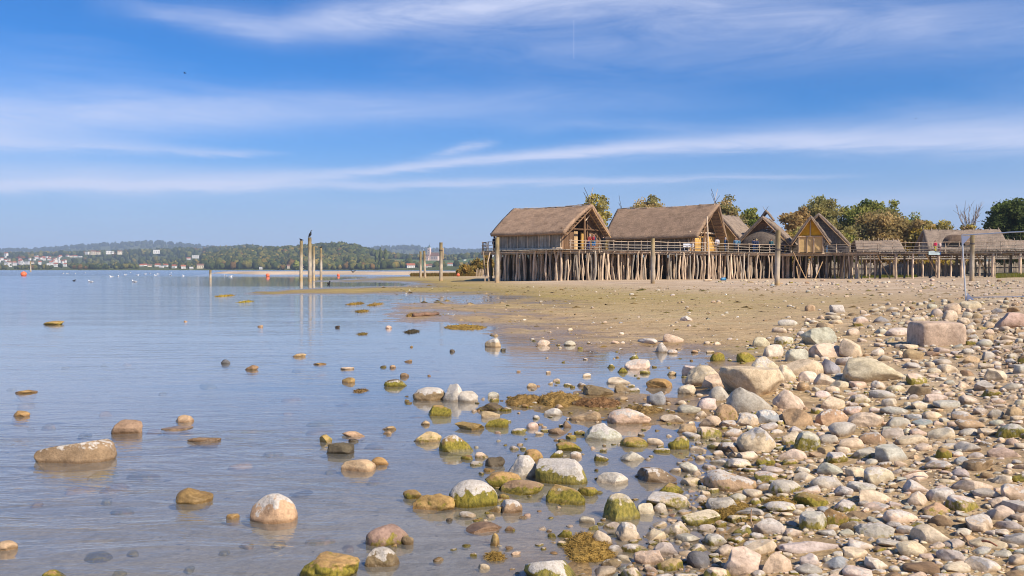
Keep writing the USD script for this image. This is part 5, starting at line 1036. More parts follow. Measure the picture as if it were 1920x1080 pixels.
def hall(label, px, D, a, L, W, ze, zr, og, seed, tint, second=False):
    """Long house: planked long wall towards the lake, open timber gable at the right."""
    r = np.random.default_rng(seed); E1 = np.array([(px - 960) / FPX * D, D]); loc, rz = place(E1, a, L, W)
    t = thing('thatched_house', label, 'house', loc, rz)
    ze, zr = ze - DECK, zr - DECK; oe, ob = .75, .55; x0, x1 = -L / 2 + ob, L / 2 - og; y0, y1 = -W / 2 + oe, W / 2 - oe
    slope = (zr - ze) / (W / 2); under = lambda y: ze + slope * (W / 2 - abs(y)) - .42
    rf = obj('thatched_roof', thatch_roof(-L / 2, L / 2, W, ze, zr, .36, .5 if second else .25, .9 if second else .55, .16, seed), THATCH, t, True, {'tint': tint})
    for k in range(7):                                            # ridge poles
        xa = -L / 2 + L * k / 7; dz = -.02 - .16 * math.sin(math.pi * (k + .6) / 7.2); log('ridge_pole', (xa, r.uniform(-.12, .12), zr + dz), (xa + L / 7 + .35, r.uniform(-.12, .12), zr + dz), .06, .05, wcol(PALEW, r), rf, r, .02, 6, 5)
    for sx in ((L / 2 + .3,) if not second else (L / 2 + .4, -L / 2 + .2)):      # crossed sticks over the gable
        for q, (dy, dz) in enumerate(((-1.1, 2.0), (-1.4, 1.35), (.9, 2.1), (1.5, 1.2)) if sx > 0 else ((-.4, 1.9), (-.7, .8))):
            log('finial_stick', (sx - .1 * q, -dy * .25, zr - .45), (sx - .3 + .1 * q, dy * .75, zr + dz * .9), .04, .022, wcol(DARKW if q != 2 else PALEW, r), rf, r, .02, 5, 4)
    boards((x0, y0), (x1, y0), -.05, lambda m: under(y0), .23, GREYW if not second else (.17, .13, .10), r).put('wall_boards', WOOD, t, False, 'tint', label='grey upright boards of the long wall' if not second else 'dark upright boards of the long wall')
    boards((x0, y1), (x0, y0), -.05, lambda m: under(y1 + (y0 - y1) * m), .25, GREYW, r).put('wall_boards', WOOD, t, False, 'tint')
    boards((x1, y1), (x0, y1), -.05, lambda m: under(y0), .3, BROWNW, r).put('wall_boards', WOOD, t, False, 'tint')
    for k in range(7): xx = x0 + (x1 - x0) * k / 6; log('wall_post', (xx, y0 - .1, -.5), (xx, y0 - .1, under(y0)), .085, .08, wcol(PALEW, r), t, r, .012, 6)
    log('sill_beam', (x0 - .3, y0 - .16, .12), (x1 + .2, y0 - .16, .12), .13, .12, wcol(PALEW, r), t, r, .004, 6)
    log('wall_plate', (x0 - .2, y0, under(y0) + .05), (L / 2 - .1, y0, under(y0) + .05), .1, .1, wcol(BROWNW, r), t, r, .004, 6)
    # gable end
    yb, yc = y0 + (y1 - y0) * .30, y0 + (y1 - y0) * .62
    zb = under(y0) + .25
    if not second:
        boards((x1, y0), (x1, yb), -.05, lambda m: zb - .1, .2, BROWNW, r).put('gable_boards', WOOD, t, False, 'tint')
        boards((x1, yc + .5), (x1, y1), -.05, lambda m: zb - .1, .2, BROWNW, r).put('gable_boards', WOOD, t, False, 'tint')
        boards((x1 - .05, y0 + .5), (x1 - .05, yb + .3), zb + .1, lambda m: under(y0 + .5 + (yb + .3 - y0 - .5) * m), .2, BROWNW, r).put('gable_boards', WOOD, t, False, 'tint')
        boards((x1 - .05, yc), (x1 - .05, y1 - .3), zb + .1, lambda m: under(yc + (y1 - .3 - yc) * m), .2, BROWNW, r).put('gable_boards', WOOD, t, False, 'tint')
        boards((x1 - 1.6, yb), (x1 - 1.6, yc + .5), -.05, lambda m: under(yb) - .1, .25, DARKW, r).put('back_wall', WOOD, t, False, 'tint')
        boards((x1 - .5, yb + .1), (x1 - .5, yb + 1.5), 0, lambda m: 2.15, .14, LIGHTW, r).put('reed_door', WOOD, t, False, 'tint', label='pale yellow reed door')
        boards((x1 - .15, yb + 1.6), (x1 - .15, yb + 2.1), 0, lambda m: 2.0, .12, (.55, .33, .10), r).put('door_leaf', WOOD, t, False, 'tint', label='ochre door leaf')
    else:
        hboards((x1, y0 + 1.2), (x1, y1), 0, 2.1, lambda z: 1.0, .26, (.56, .33, .10), r).put('gable_boards', WOOD, t, False, 'tint', label='ochre level boards of the gable')
        boards((x1 + .1, y0 + .1), (x1 + .1, y0 + 1.5), 0, lambda m: 2.3, .18, BROWNW, r).put('door', WOOD, t, False, 'tint', label='brown plank door with light frame')
        boards((x1 + .14, y0 + 3.4), (x1 + .14, y0 + 4.6), 0, lambda m: 1.9, .3, (.34, .31, .27), r).put('door', WOOD, t, False, 'tint', label='grey door')
        log('door_frame', (x1 + .18, y0 + .05, 0), (x1 + .18, y0 + .05, 2.4), .08, .08, wcol((.55, .30, .08), r), t, r, .004); log('door_frame', (x1 + .18, y0 + .05, 1.95), (x1 + .18, y0 + 1.5, 1.95), .06, .06, wcol((.55, .30, .08), r), t, r, .004)
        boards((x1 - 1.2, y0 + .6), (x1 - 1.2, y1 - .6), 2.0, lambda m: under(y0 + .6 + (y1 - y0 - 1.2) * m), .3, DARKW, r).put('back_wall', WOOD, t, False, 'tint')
        boards((x1 - .05, y0 + .3), (x1 - .05, yb), zb, lambda m: under(y0 + .3 + (yb - y0 - .3) * m), .2, BROWNW, r).put('gable_boards', WOOD, t, False, 'tint')
    log('tie_beam', (x1 + .25, y0 - .3, zb), (x1 + .25, y1 + .3, zb), .12, .11, wcol(BROWNW if not second else PALEW, r), t, r, .006)
    log('gable_post', (x1 + .45, 0 if not second else -.4, -.1), (x1 + .4, 0, under(0) - .1), .14, .12, wcol((.27, .16, .09), r), t, r, .01)
    log('gable_post', (x1 + .1, yc, -.1), (x1 + .1, yc, under(yc)), .12, .1, wcol(BROWNW, r), t, r, .01)
    for y in (y0, y1): log('corner_post', (x1 + .1, y, -.5), (x1 + .1, y, under(y) + .1), .11, .1, wcol((.33, .21, .13), r), t, r, .01)
    # the rafters and battens under the overhang
    for side in (-1, 1):
        for xx in (x1 + .25, L / 2 + .15):
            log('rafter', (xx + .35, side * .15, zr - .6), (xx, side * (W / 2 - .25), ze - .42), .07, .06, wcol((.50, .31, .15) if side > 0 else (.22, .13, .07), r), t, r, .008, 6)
        for k in range(10):
            h = (k + .7) / 10.5; y = side * (W / 2) * (1 - h); log('batten', (x1 - .9, y * .985, ze + slope * (W / 2 - abs(y)) - .47), (L / 2 + .1 + .4 * h, y * .985, ze + slope * (W / 2 - abs(y)) - .47), .055, .05, wcol((.36, .24, .14), r), t, r, .008, 5, 4)
    log('strut', (x1 + .45, .1, under(0) - 1.5), (x1 + .4, 1.3, under(0) - .5), .06, .05, wcol(PALEW, r), t, r, .03)
    return t
h1 = hall('long thatched house nearest the lake with grey plank wall and open gable', 1057, 93.6, math.radians(40), 10.8, 9.3, 5.75, 9.05, .9, 21, TH1)
h2 = hall('second long thatched house with ochre gable and crossed sticks on its ridge', 1307, 105.5, math.radians(38), 13.6, 9.0, 5.75, 10.0, 1.5, 22, TH2, True)
# the tall pole in front of the second house
log('tall_pole', ((1328 - 960) / FPX * 103.4, 103.4, .1), ((1325 - 960) / FPX * 103.4, 103.4, 8.0), .12, .08, wcol(PALEW, rs), None, rs, .012, label='tall crooked pole rising from the lake bed before the second house', cat='pole')

def afr(name, label, px, py, D, b, L, W, ze, tint, seed, th=.36, ext=.25):
    """A steep house with its gable towards the shore: apex seen at (px, py). Local +x is the gable."""
    r = np.random.default_rng(seed); ap = at(px, py, D); zr = ap[2] - DECK; f = np.array([-math.sin(b), -math.cos(b)])
    c = ap[:2] - f * (L / 2 + ext)
    t = thing(name, label, 'house', (c[0], c[1], DECK), math.atan2(f[1], f[0])); ze = ze - DECK
    obj('thatched_roof', thatch_roof(-L / 2, L / 2, W, ze, zr, th, .1, ext, .06, seed, .03, 30, 13), THATCH, t, True, {'tint': tint})
    sl = (zr - ze) / (W / 2); under = lambda y: ze + sl * (W / 2 - abs(y)) - th - .1
    for side in (-1, 1):
        log('verge_pole', (L / 2 + .12, side * (W / 2 - .2), ze - th - .02), (L / 2 + ext - .05, side * .08, zr - th - .15), .07, .06, wcol((.42, .27, .15), r), t, r, .006, 6)
        for k in range(6): h = (k + .6) / 6.5; y = side * W / 2 * (1 - h) * .98; log('batten', (L / 2 - .8, y, under(y) + .06), (L / 2 + ext * h, y, under(y) + .06), .05, .045, wcol((.36, .24, .14), r), t, r, .006, 5, 4)
    return t, r, zr, ze, under
# third: only its right slope shows
t, r, zr, ze, under = afr('thatched_house', 'narrow thatched roof half hidden behind the second long house', 1347, 400, 117, .62, 7, 7.4, 5.05, TH3, 31)
boards((7 / 2 - .6, 2.8), (7 / 2 - .6, -2.8), 0, lambda m: under(2.8 - 5.6 * m), .25, (.50, .30, .10), r).put('gable_boards', WOOD, t, False, 'tint')
boards((3, 2.7), (-3, 2.7), 0, lambda m: under(2.7), .3, GREYW, r).put('wall_boards', WOOD, t, False, 'tint')
# fourth: rounded thatch skirt under the gable
t, r, zr, ze, under = afr('thatched_house', 'thatched house with a rounded reed skirt below its brown gable', 1430, 404, 112.5, .42, 8, 7.4, 5.0, TH3, 32, ext=.5)
hboards((3.7, 2.4), (3.7, -2.4), ze + 1.0, zr - .5, lambda z: max(0, (zr - .35 - z) / (zr - ze)) * 1.45, .22, BROWNW, r).put('gable_boards', WOOD, t, False, 'tint')
th = np.linspace(-math.pi / 2, math.pi / 2, 33); hs = np.linspace(0, 1, 11); Vs = []
for h in hs:
    k = math.cos(h * math.pi / 2 * .98) ** .75
    for q in th: Vs.append((3.65 + 1.25 * math.cos(q) * (k * .9 + .05), 3.0 * math.sin(q) * k, ze - .25 + 2.15 * h + .06 * (meshkit.noise(np.array([q * 3, h * 5, 1.0])) - .5)))
n2 = len(th); i, j = np.meshgrid(np.arange(len(hs) - 1), np.arange(n2 - 1), indexing='ij'); a = (i * n2 + j).ravel(); fs = np.stack([a, a + 1, a + n2 + 1, a + n2], 1)
Vi = np.array(Vs) * np.array([1, .94, 1]) + np.array([-.25, 0, -.12]); N = len(Vs); k0 = np.arange(n2 - 1)
obj('reed_skirt', (np.vstack([Vs, Vi]), np.vstack([fs, fs[:, ::-1] + N, np.stack([k0, N + k0, N + k0 + 1, k0 + 1], 1)])), THATCH, t, True, {'tint': (.155, .125, .10)}, label='dark rounded reed skirt')
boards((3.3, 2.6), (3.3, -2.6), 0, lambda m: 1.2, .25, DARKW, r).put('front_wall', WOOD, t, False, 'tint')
boards((3.2, -2.9), (-3.2, -2.9), 0, lambda m: under(2.9), .3, GREYW, r).put('wall_boards', WOOD, t, False, 'tint'); boards((3.2, 2.9), (-3.2, 2.9), 0, lambda m: under(2.9), .3, GREYW, r).put('wall_boards', WOOD, t, False, 'tint')
v, f = thatch_roof(-.9, .9, 2.0, zr - .35, zr + .95, .22, .15, .5, .0, 77, .02, 14, 7); gb = obj('smoke_gablet', (v + np.array([.4, 0, 0]), f), THATCH, t, True, {'tint': TH3})
for dy in (-.35, .35): log('finial_stick', (1.6, -dy * .3, zr + .6), (1.75, dy, zr + 1.35), .04, .03, wcol(GREYW, r), gb, r, .02, 5, 4)
# fifth: ochre clay gable with timber framing
t, r, zr, ze, under = afr('thatched_house', 'small thatched house with bright ochre clay gable and timber frame', 1520.5, 403, 108.5, .34, 6, 5.0, 5.05, TH3, 33, .32, .35)
def clay(name, c): return simple(name, c, .95, 2.5, .18, None, .1, .02)
OCH, OCHD = clay('ochre_clay', (.60, .40, .175)), clay('dark_ochre_clay', (.56, .285, .02))
xw = 3 - .35; hb = 1.98; wy = 1.45
v = [(xw, -wy, 0), (xw, wy, 0), (xw, wy, hb), (xw, -wy, hb)]; v += [(xw - .2, y, z) for _, y, z in v]
F6 = np.array([(0, 1, 2, 3), (7, 6, 5, 4), (0, 4, 5, 1), (1, 5, 6, 2), (2, 6, 7, 3), (3, 7, 4, 0)])
obj('clay_wall', (np.array(v), F6), OCH, t, label='light ochre clay wall')
zt = zr - .55; yb_ = (zr - .42 - hb) / ((zr - ze) / 2.5); v = [(xw - .02, -yb_, hb), (xw - .02, yb_, hb), (xw - .02, 0, zr - .42)]; v += [(xw - .2, y, z) for _, y, z in v]
obj('clay_gable', (np.array(v), np.array([(0, 1, 2), (5, 4, 3), (0, 3, 4), (0, 4, 1), (1, 4, 5), (1, 5, 2), (2, 5, 3), (2, 3, 0)])), OCHD, t, label='dark ochre clay gable triangle')
for y in (-wy, -.45, .35, wy): log('frame_post', (xw + .05, y, -.1), (xw + .05, y, hb), .10, .095, wcol((.40, .29, .19), r), t, r, .008, 8)
log('frame_beam', (xw + .07, -wy - .5, hb), (xw + .07, wy + .5, hb), .10, .095, wcol((.42, .30, .20), r), t, r, .008, 8)
log('frame_post', (xw + .05, -.05, hb), (xw + .05, -.05, zr - .5), .09, .08, wcol((.40, .29, .19), r), t, r, .008, 8)
boards((xw - .1, wy), (-2.7, wy), 0, lambda m: under(wy), .3, GREYW, r).put('wall_boards', WOOD, t, False, 'tint'); boards((xw - .1, -wy), (-2.7, -wy), 0, lambda m: under(wy), .3, GREYW, r).put('wall_boards', WOOD, t, False, 'tint')
# sixth: grey plank gable behind it
t, r, zr, ze, under = afr('thatched_house', 'taller thatched house with dark grey plank gable behind the ochre one', 1535, 398, 117, .36, 8, 8.2, 5.1, TH3, 34, .36, .35)
hboards((3.6, 3.9), (3.6, -3.9), -.1, zr - .4, lambda z: min(1, max(0, (zr - .4 - z) / (zr - .4 - ze)) * 1.0), .24, (.145, .125, .115), r).put('gable_boards', WOOD, t, False, 'tint', label='dark grey level boards of the gable')
# low roofs on the right
def lowroof(label, pxl, pxr, pyr, D, ze, W, a, seed, arch=False):
    r = np.random.default_rng(seed); zr = CAMH + (505 - pyr) * D / FPX; L = (pxr - pxl) / FPX * D / math.cos(a)
    xm = ((pxl + pxr) / 2 - 960) / FPX * D
    t = thing('thatched_house', label, 'house', (xm, D + 1, LZ), -a); ze, zr = ze - LZ, zr - LZ
    rf = obj('thatched_roof', thatch_roof(-L / 2, L / 2, W, ze, zr, .34, -.35, -.1, .08, seed, .04, 36, 13), THATCH, t, True, {'tint': TH3})
    sl = (zr - ze) / (W / 2); u = lambda y: ze + sl * (W / 2 - abs(y)) - .45
    yw = W / 2 - .6
    for y in (-yw, yw): boards((-L / 2 + .5, y), (L / 2 - .7, y), 0, lambda m: u(yw), .28, BROWNW, r).put('wall_boards', WOOD, t, False, 'tint')
    boards((L / 2 - .8, -yw), (L / 2 - .8, yw), 0, lambda m: u(-yw + 2 * yw * m), .24, BROWNW, r).put('gable_boards', WOOD, t, False, 'tint'); boards((-L / 2 + .6, -yw), (-L / 2 + .6, yw), 0, lambda m: u(-yw + 2 * yw * m), .3, GREYW, r).put('gable_boards', WOOD, t, False, 'tint')
    for k in range(10): xa = -L / 2 + .3 + (L - .6) * k / 9; log('ridge_stick', (xa, -.3, zr - .1), (xa + .1, .25, zr + .22), .035, .03, wcol(PALEW, r), rf, r, .02, 5, 3)
    for s in (-1, 1): log('verge_pole', (L / 2 - .05, s * (W / 2 - .15), ze - .3), (L / 2 - .1, s * .1, zr - .35), .07, .06, wcol((.40, .27, .17), r), t, r, .006, 6)
    if arch:   # a low dormer with a dark arched mouth
        q = np.linspace(0, math.pi, 15); yq = -W / 2 + .35; zc = ze + .5
        ring = [(-1.55 + 1.0 * math.cos(x), yq - .12, zc + .55 * math.sin(x)) for x in q]; back = [(x, yq + 1.4, z) for x, _, z in ring]
        obj('smoke_hole', (np.array(ring + [(-1.55, yq - .12, zc)]), np.array([(15, k, k + 1) for k in range(14)])), simple('soot', (.012, .010, .009), .95), t)
        outer = [(-1.1 + 1.9 * math.cos(x), yq - .25, zc + .35 + 1.15 * math.sin(x)) for x in q]; ob_ = [(x, yq + 2.0, z + .2) for x, _, z in outer]; inn = [(-1.5 + 1.1 * math.cos(x), yq - .2, zc + .05 + .62 * math.sin(x)) for x in q]
        vv = np.array(outer + ob_ + inn); k = np.arange(14); obj('dormer_thatch', (vv, np.vstack([np.stack([k, k + 1, 15 + k + 1, 15 + k], 1), np.stack([30 + k, 30 + k + 1, k + 1, k], 1)])), THATCH, t, True, {'tint': (.17, .115, .08)})
    return t
lowroof('low thatched roof behind the rail right of the grey gabled house', 1604, 1690, 449, 119, 4.2, 4.4, .12, 41)
lowroof('large thatched roof with an arched smoke hole and bushy dormer', 1736, 1876, 428.5, 121, 4.35, 6.6, .14, 42, True)
lowroof('thatched roof cut by the right edge behind the wire fence', 1884, 1990, 448, 119, 4.4, 4.6, .12, 43)

# ---------------------------------------------------------------- mooring posts
def post(px, top, bot, w, label, lean=0.0, band=None, group=None, z=None, twin=False):
    zz = 0.0
    for _ in range(4):
        p = on(px, bot, zz); zz = max(-.05, gz(p[0], min(p[1], 210))) if z is None else z
    D = p[1]; r0 = w * D / FPX / 2; zt = CAMH + (505 - top) * D / FPX; t = thing('mooring_post', label, 'post', (p[0], D, 0), 0, group)
    n = 14; tt = np.linspace(0, 1, n); zz_ = -1 + (zt + 1) * tt
    pts = np.stack([lean * (zz_ - zz), 0 * tt, zz_], 1); v, f = tube(pts, r0 * (1.06 - .1 * tt), 14)
    relh = np.clip((v[:, 2] - zz) / (zt - zz), 0, 1); nz = meshkit.noise(v * np.array([4, 4, .8]) + px)
    c = np.array([.40, .31, .215])[None] * (1 - relh[:, None]) + np.array([.26, .20, .10])[None] * relh[:, None]
    pale = np.exp(-((relh - .38) / .22) ** 2)[:, None] * .6; c = c * (1 - pale) + np.array([.56, .50, .42]) * pale
    foot = (1 - sm(.0, .07, relh))[:, None]; c = c * (1 - foot * .75) + np.array([.42, .27, .09]) * foot * .75
    c = c * (.8 + .45 * nz[:, None])
    obj('shaft', (v, f), WOOD, t, False, {'tint': c})
    if band: zb = CAMH + (505 - band) * D / FPX; obj('iron_band', tube([(lean * (zb - zz), 0, zb - .07), (lean * (zb - zz), 0, zb + .07)], [r0 * 1.12] * 2, 14), simple('band_iron', (.10, .08, .07), .7) if not stage.GetPrimAtPath('/World/Looks/band_iron') else UsdShade.Material.Get(stage, '/World/Looks/band_iron'), t)
    if twin: obj('fender_board', tube([(r0 * 1.1, 0, zt - 2.2), (r0 * 1.1, 0, zt - .75)], [.13, .12], 8), WOOD, t, False, {'tint': (.40, .30, .20)})
    return t
post(564.5, 451.5, 524.5, 6.0, 'leftmost of the four tall posts in the water, a bird on top', .012)
post(581, 445.5, 526.5, 7.0, 'tallest and thickest of the four posts in the water with cormorant on top', .002)
post(588, 461.5, 522.5, 5.2, 'post without a bird just right of the tallest one', .008)
post(602, 465, 522, 4.6, 'rightmost and shortest of the four posts in the water', .002)
post(788.5, 471.5, 520.5, 4.3, 'left one of the twin slim posts before the sand spit', .0)
post(797, 470.5, 521, 4.3, 'right one of the twin slim posts before the sand spit', -.03)
post(827, 454.5, 527, 6.6, 'single post with iron band left of the stilt village', .0, 469.5, twin=True)
post(932, 445, 530, 8.6, 'thick pale post before the left end of the stilt platform', .004)
post(1224, 447, 531.5, 7.6, 'post in front of the second long house', -.004)
post(1457, 432, 535, 9.4, 'thick post with band in front of the reed skirted house', .012, 468)
post(1822, 441, 526, 8.0, 'thick banded post behind the wire fence', .003, 457)
post(394.5, 506.5, 524, 4.6, 'short stump of a post alone in the left water', 0)
post(57.5, 490, 509.5, 2.4, 'slim post far out near the left shore', 0, z=-.05)
# ---------------------------------------------------------------- trees behind the village
def leaf_material():
    n = {'t': ('attribute', {'attribute': 'tint'}), 'd': ('diffuse_bsdf', {}), 'x': ('translucent_bsdf', {}), 'h': ('hsv', {'value': 1.3, 'saturation': 1.1, 'fac': 1.0}), 'm': ('mix_closure', {'fac': .42})}
    return mat('leaves', n, [('t.color', 'd.color'), ('t.color', 'h.color'), ('h.color', 'x.color'), ('d.BSDF', 'm.closure1'), ('x.BSDF', 'm.closure2')], surface='m.closure')
LEAF = leaf_material()
def leaf_cards(c, size, r):
    """A little two-triangle leaf spray at each point of c."""
    n = len(c); a = r.normal(size=(n, 3)); a /= np.linalg.norm(a, axis=1, keepdims=True); b = np.cross(a, r.normal(size=(n, 3))); b /= np.linalg.norm(b, axis=1, keepdims=True) + 1e-9
    s = size * r.uniform(.6, 1.3, (n, 1)); k = r.uniform(.5, .8, (n, 1))
    v = np.stack([c - a * s, c + b * s * k, c + a * s, c - b * s * k], 1).reshape(-1, 3); i = np.arange(n)[:, None] * 4
    return v, np.vstack([i + [0, 1, 2], i + [0, 2, 3]])
def tree(name, label, px, top, D, wpx, cols, seed, base=.8, shape='round', dens=1.0, sparse=.0, leaf=.24, low=.22):
    r = np.random.default_rng(seed); x = (px - 960) / FPX * D; zt = CAMH + (505 - top) * D / FPX; H = zt - base; W = wpx * D / FPX
    t = thing(name, label, 'tree', (x, D, base))
    log('trunk', (0, 0, -.4), (r.uniform(-.3, .3), 0, H * .62), .035 * H * .6, .015 * H * .6, (.11, .085, .06), t, r, .02, 8)
    cl = []; n = int(74 * dens)
    while len(cl) < n:
        p = r.uniform(-1, 1, 3); h = (p[2] + 1) / 2
        lim = {'round': math.sqrt(max(0, 1 - ((h - .52) / .5) ** 2)), 'poplar': .75 * math.sin(math.pi * min(1, .12 + .82 * h)) ** .7, 'wide': (1 - h ** 3) * .98}[shape] * (1 + .25 * math.sin(5 * math.atan2(p[1], p[0]) + seed))
        rr = math.hypot(p[0], p[1])
        if rr > lim: continue
        cl.append((p[0] * W / 2 * .92, p[1] * W / 2 * .92, H * (low + (1 - low) * h) - .25))
    cl = np.array(cl); cl[np.argmax(cl[:, 2]), 2] = H - .3
    for q in range(9):
        e = cl[r.integers(len(cl))]; log('limb', (0, 0, H * r.uniform(.2, .5)), e, .012 * H, .01 * H * .4, (.12, .09, .065), t, r, .05, 5, 5)
    mb = MB(); cols = np.array(cols)
    for c in cl:
        rad = W * r.uniform(.11, .20) * (1 if shape != 'poplar' else .8); k = int(150 * (1 - sparse) * r.uniform(.6, 1.2) * (rad / 1.1) ** 1.3 * (.24 / leaf) ** 1.5) + 14
        d = r.normal(size=(k, 3)); d /= np.linalg.norm(d, axis=1, keepdims=True); pts = c + d * rad * r.uniform(.15, 1.25, (k, 1)) ** .7 * np.array([1, 1, .8])
        v, f = leaf_cards(pts, leaf, r); cc = cols[r.integers(len(cols))] * r.uniform(.75, 1.2)
        mb.add((v, f), np.repeat(cc * r.uniform(.7, 1.3, (k, 1)), 4, 0))
    mb.put('foliage', LEAF, t, False, 'tint')
    return t
OLV, GRN, DGR, RST, YEL, BRN = (.36, .31, .125), (.29, .28, .08), (.12, .145, .05), (.46, .31, .13), (.50, .41, .12), (.46, .34, .155)
tree('poplar_tree', 'yellow green feathery tree rising behind the first long house', 1117, 366, 150, 56, [YEL, OLV, YEL, (.34, .29, .07)], 1, shape='round', dens=1.0, sparse=.35, low=.4)
tree('willow_tree', 'rounded brown tree crown peeping over the second long house', 1215, 369, 165, 68, [BRN, OLV, BRN], 2, dens=1.2, low=.3)
tree('willow_tree', 'loose grey olive tree right of the crossed sticks', 1362, 370, 150, 62, [OLV, (.29, .25, .11), BRN], 3, dens=1.1, sparse=.45, low=.2)
tree('ash_tree', 'small fresh green tree left of the smoke gablet', 1409, 391, 160, 44, [GRN, (.20, .24, .06)], 4, dens=.8, sparse=.2, low=.3)
tree('bush', 'olive bush between second house and reed skirted house', 1385, 425, 140, 90, [OLV, BRN], 5, dens=1.2, low=.1)
tree('maple_tree', 'rusty orange tree left of the ochre gable', 1497, 391, 150, 66, [RST, BRN, RST], 6, dens=1.2, sparse=.2, low=.2)
tree('willow_tree', 'tall olive tree behind the two steep gables', 1543, 373, 160, 84, [OLV, (.27, .26, .10), OLV], 7, dens=1.5, sparse=.15, low=.15)
tree('bush', 'russet bush right of the reed skirted house', 1480, 428, 138, 60, [RST, OLV, YEL], 8, dens=1.0, low=.1)
tree('lime_tree', 'large bright green tree with several peaks right of the gables', 1622, 380, 158, 88, [GRN, GRN, (.23, .23, .055), (.11, .14, .04)], 9, dens=1.9, low=.1)
tree('lime_tree', 'green tree top with yellowish peak behind the brown willow', 1663, 379, 162, 66, [(.25, .25, .06), GRN], 10, dens=1.3, low=.2)
tree('willow_tree', 'broad brown willow in front of the green trees', 1652, 398, 145, 104, [BRN, (.33, .25, .11), BRN, OLV], 11, dens=2.2, low=.05)
tree('oak_tree', 'blue green tree behind the brown willow, farther right', 1716, 404, 172, 70, [(.12, .17, .065), GRN], 12, dens=1.2, sparse=.1, low=.2)
tree('willow_tree', 'smaller brown willow left of the large thatched roof', 1728, 416, 142, 70, [BRN, OLV, (.36, .26, .06)], 13, dens=1.3, low=.05)
tree('bush', 'yellowish bushes above the left part of the large roof', 1772, 418, 150, 64, [OLV, YEL], 14, dens=1.0, low=.1)
tree('bush', 'low yellow bush under the bare tree', 1815, 423, 150, 50, [OLV, YEL, BRN], 15, dens=.8, low=.1)
tree('oak_tree', 'dark green oak at the right edge of the picture', 1900, 379, 148, 92, [DGR, (.09, .12, .04), DGR, (.12, .15, .045)], 16, dens=2.6, low=.1)
tree('oak_tree', 'second dark green oak cut off by the right edge', 1975, 386, 150, 90, [DGR, (.09, .12, .04)], 17, dens=1.6, low=.1)
tree('bush', 'green brown bush low behind the small ochre gable', 1580, 430, 140, 60, [GRN, OLV, (.11, .14, .04)], 18, dens=1.2, low=.0)
tree('bush', 'ochre bush filling the gap between the first two houses', 1150, 440, 145, 60, [OLV, BRN], 19, dens=.9, low=.0)
for i, (px, top, w, lab) in enumerate([(893, 486, 34, 'ochre reed bush left of the stilt platform end'), (915, 479, 40, 'tall ochre willow bush seen under the platform end'), (873, 496, 32, 'lower ochre bush at the edge of the sand spit'), (945, 484, 40, 'ochre bush behind the first piles')]):
    tree('willow_bush', lab, px, top, 205 - 6 * i, w, [(.40, .26, .07), (.34, .24, .075), (.30, .23, .07)], 50 + i, .6, 'wide', .9, leaf=.22, low=.05)
# a bare tree
r = np.random.default_rng(60); D = 150; t = thing('bare_tree', 'leafless pale grey tree above the large thatched roof', 'tree', ((1817 - 960) / FPX * D, D, .8))
log('trunk', (0, 0, -.3), (0, 0, 7), .28, .16, (.30, .25, .21), t, r, .01)
tw = MB()
for k in range(13):
    a = r.uniform(0, 6.28); e = np.array([math.cos(a) * r.uniform(.8, 2.8), math.sin(a) * 1.5, r.uniform(9.5, 12.3)]); s0 = np.array([0, 0, r.uniform(4.8, 7)])
    log('limb', s0, e, .10, .035, (.33, .28, .25), t, r, .06, 5, 6)
    for q in range(5):
        m = s0 + (e - s0) * r.uniform(.45, .95); g = m + (e - s0) * r.uniform(.12, .3) + r.normal(0, .45, 3); tw.add(tube([m, (m + g) / 2 + r.normal(0, .08, 3), g], [.035, .028, .018], 4), (.33, .28, .26))
tw.put('twigs', WOOD, t, True, 'tint')

# reeds and grass
def blades(n, area, h, cols, seed, name, label, cat, w=.02):
    r = np.random.default_rng(seed); mb = MB(); px0, px1, D0, D1 = area
    D = r.uniform(D0, D1, n); px = r.uniform(px0, px1, n); x = (px - 960) / FPX * D; z = ground(x, np.minimum(D, 210)); hh = h * r.uniform(.5, 1.2, n); dx, dy = r.normal(0, .25, n) * hh, r.normal(0, .25, n) * hh
    ww = w * D / 100 * r.uniform(.6, 1.4, n)
    v = np.stack([np.stack([x - ww, D, z - .05], 1), np.stack([x + ww, D, z - .05], 1), np.stack([x + dx, D + dy, z + hh], 1)], 1).reshape(-1, 3); f = np.arange(3 * n).reshape(-1, 3)
    c = np.array(cols)[r.integers(len(cols), size=n)] * r.uniform(.7, 1.3, (n, 1))
    obj(name, (v, f), LEAF, None, False, {'tint': np.repeat(c, 3, 0)}, label=label, cat=cat, kind='stuff')
blades(5200, (770, 905, 190, 209), .75, [(.22, .14, .04), (.16, .13, .035), (.19, .10, .03)], 1, 'reeds', 'low belt of brown and ochre reeds behind the sand bank', 'reeds', .03)
blades(2600, (1560, 1720, 112, 127), .35, [(.10, .13, .02), (.16, .16, .04)], 2, 'grass', 'thin grass at the foot of the palisade', 'grass', .03)
blades(4200, (1868, 2040, 84, 108), .45, [(.12, .15, .02), (.17, .17, .03), (.20, .17, .06)], 3, 'grass', 'tufts of green and dry grass on the bank at the right edge', 'grass', .03)
stk = thing('stake_fence', 'short row of pale stakes left of the stilt platform', 'fence')
for i in range(17):
    px = 893 + i * 2.9 + rng.uniform(-.6, .6); D = 172; x = (px - 960) / FPX * D; log('stake', (x, D, .0), (x + rng.uniform(-.08, .08), D, 1.75 + rng.uniform(-.3, .35)), .085, .07, wcol(PALEW, rs), stk, rs, .01, 6, 4)

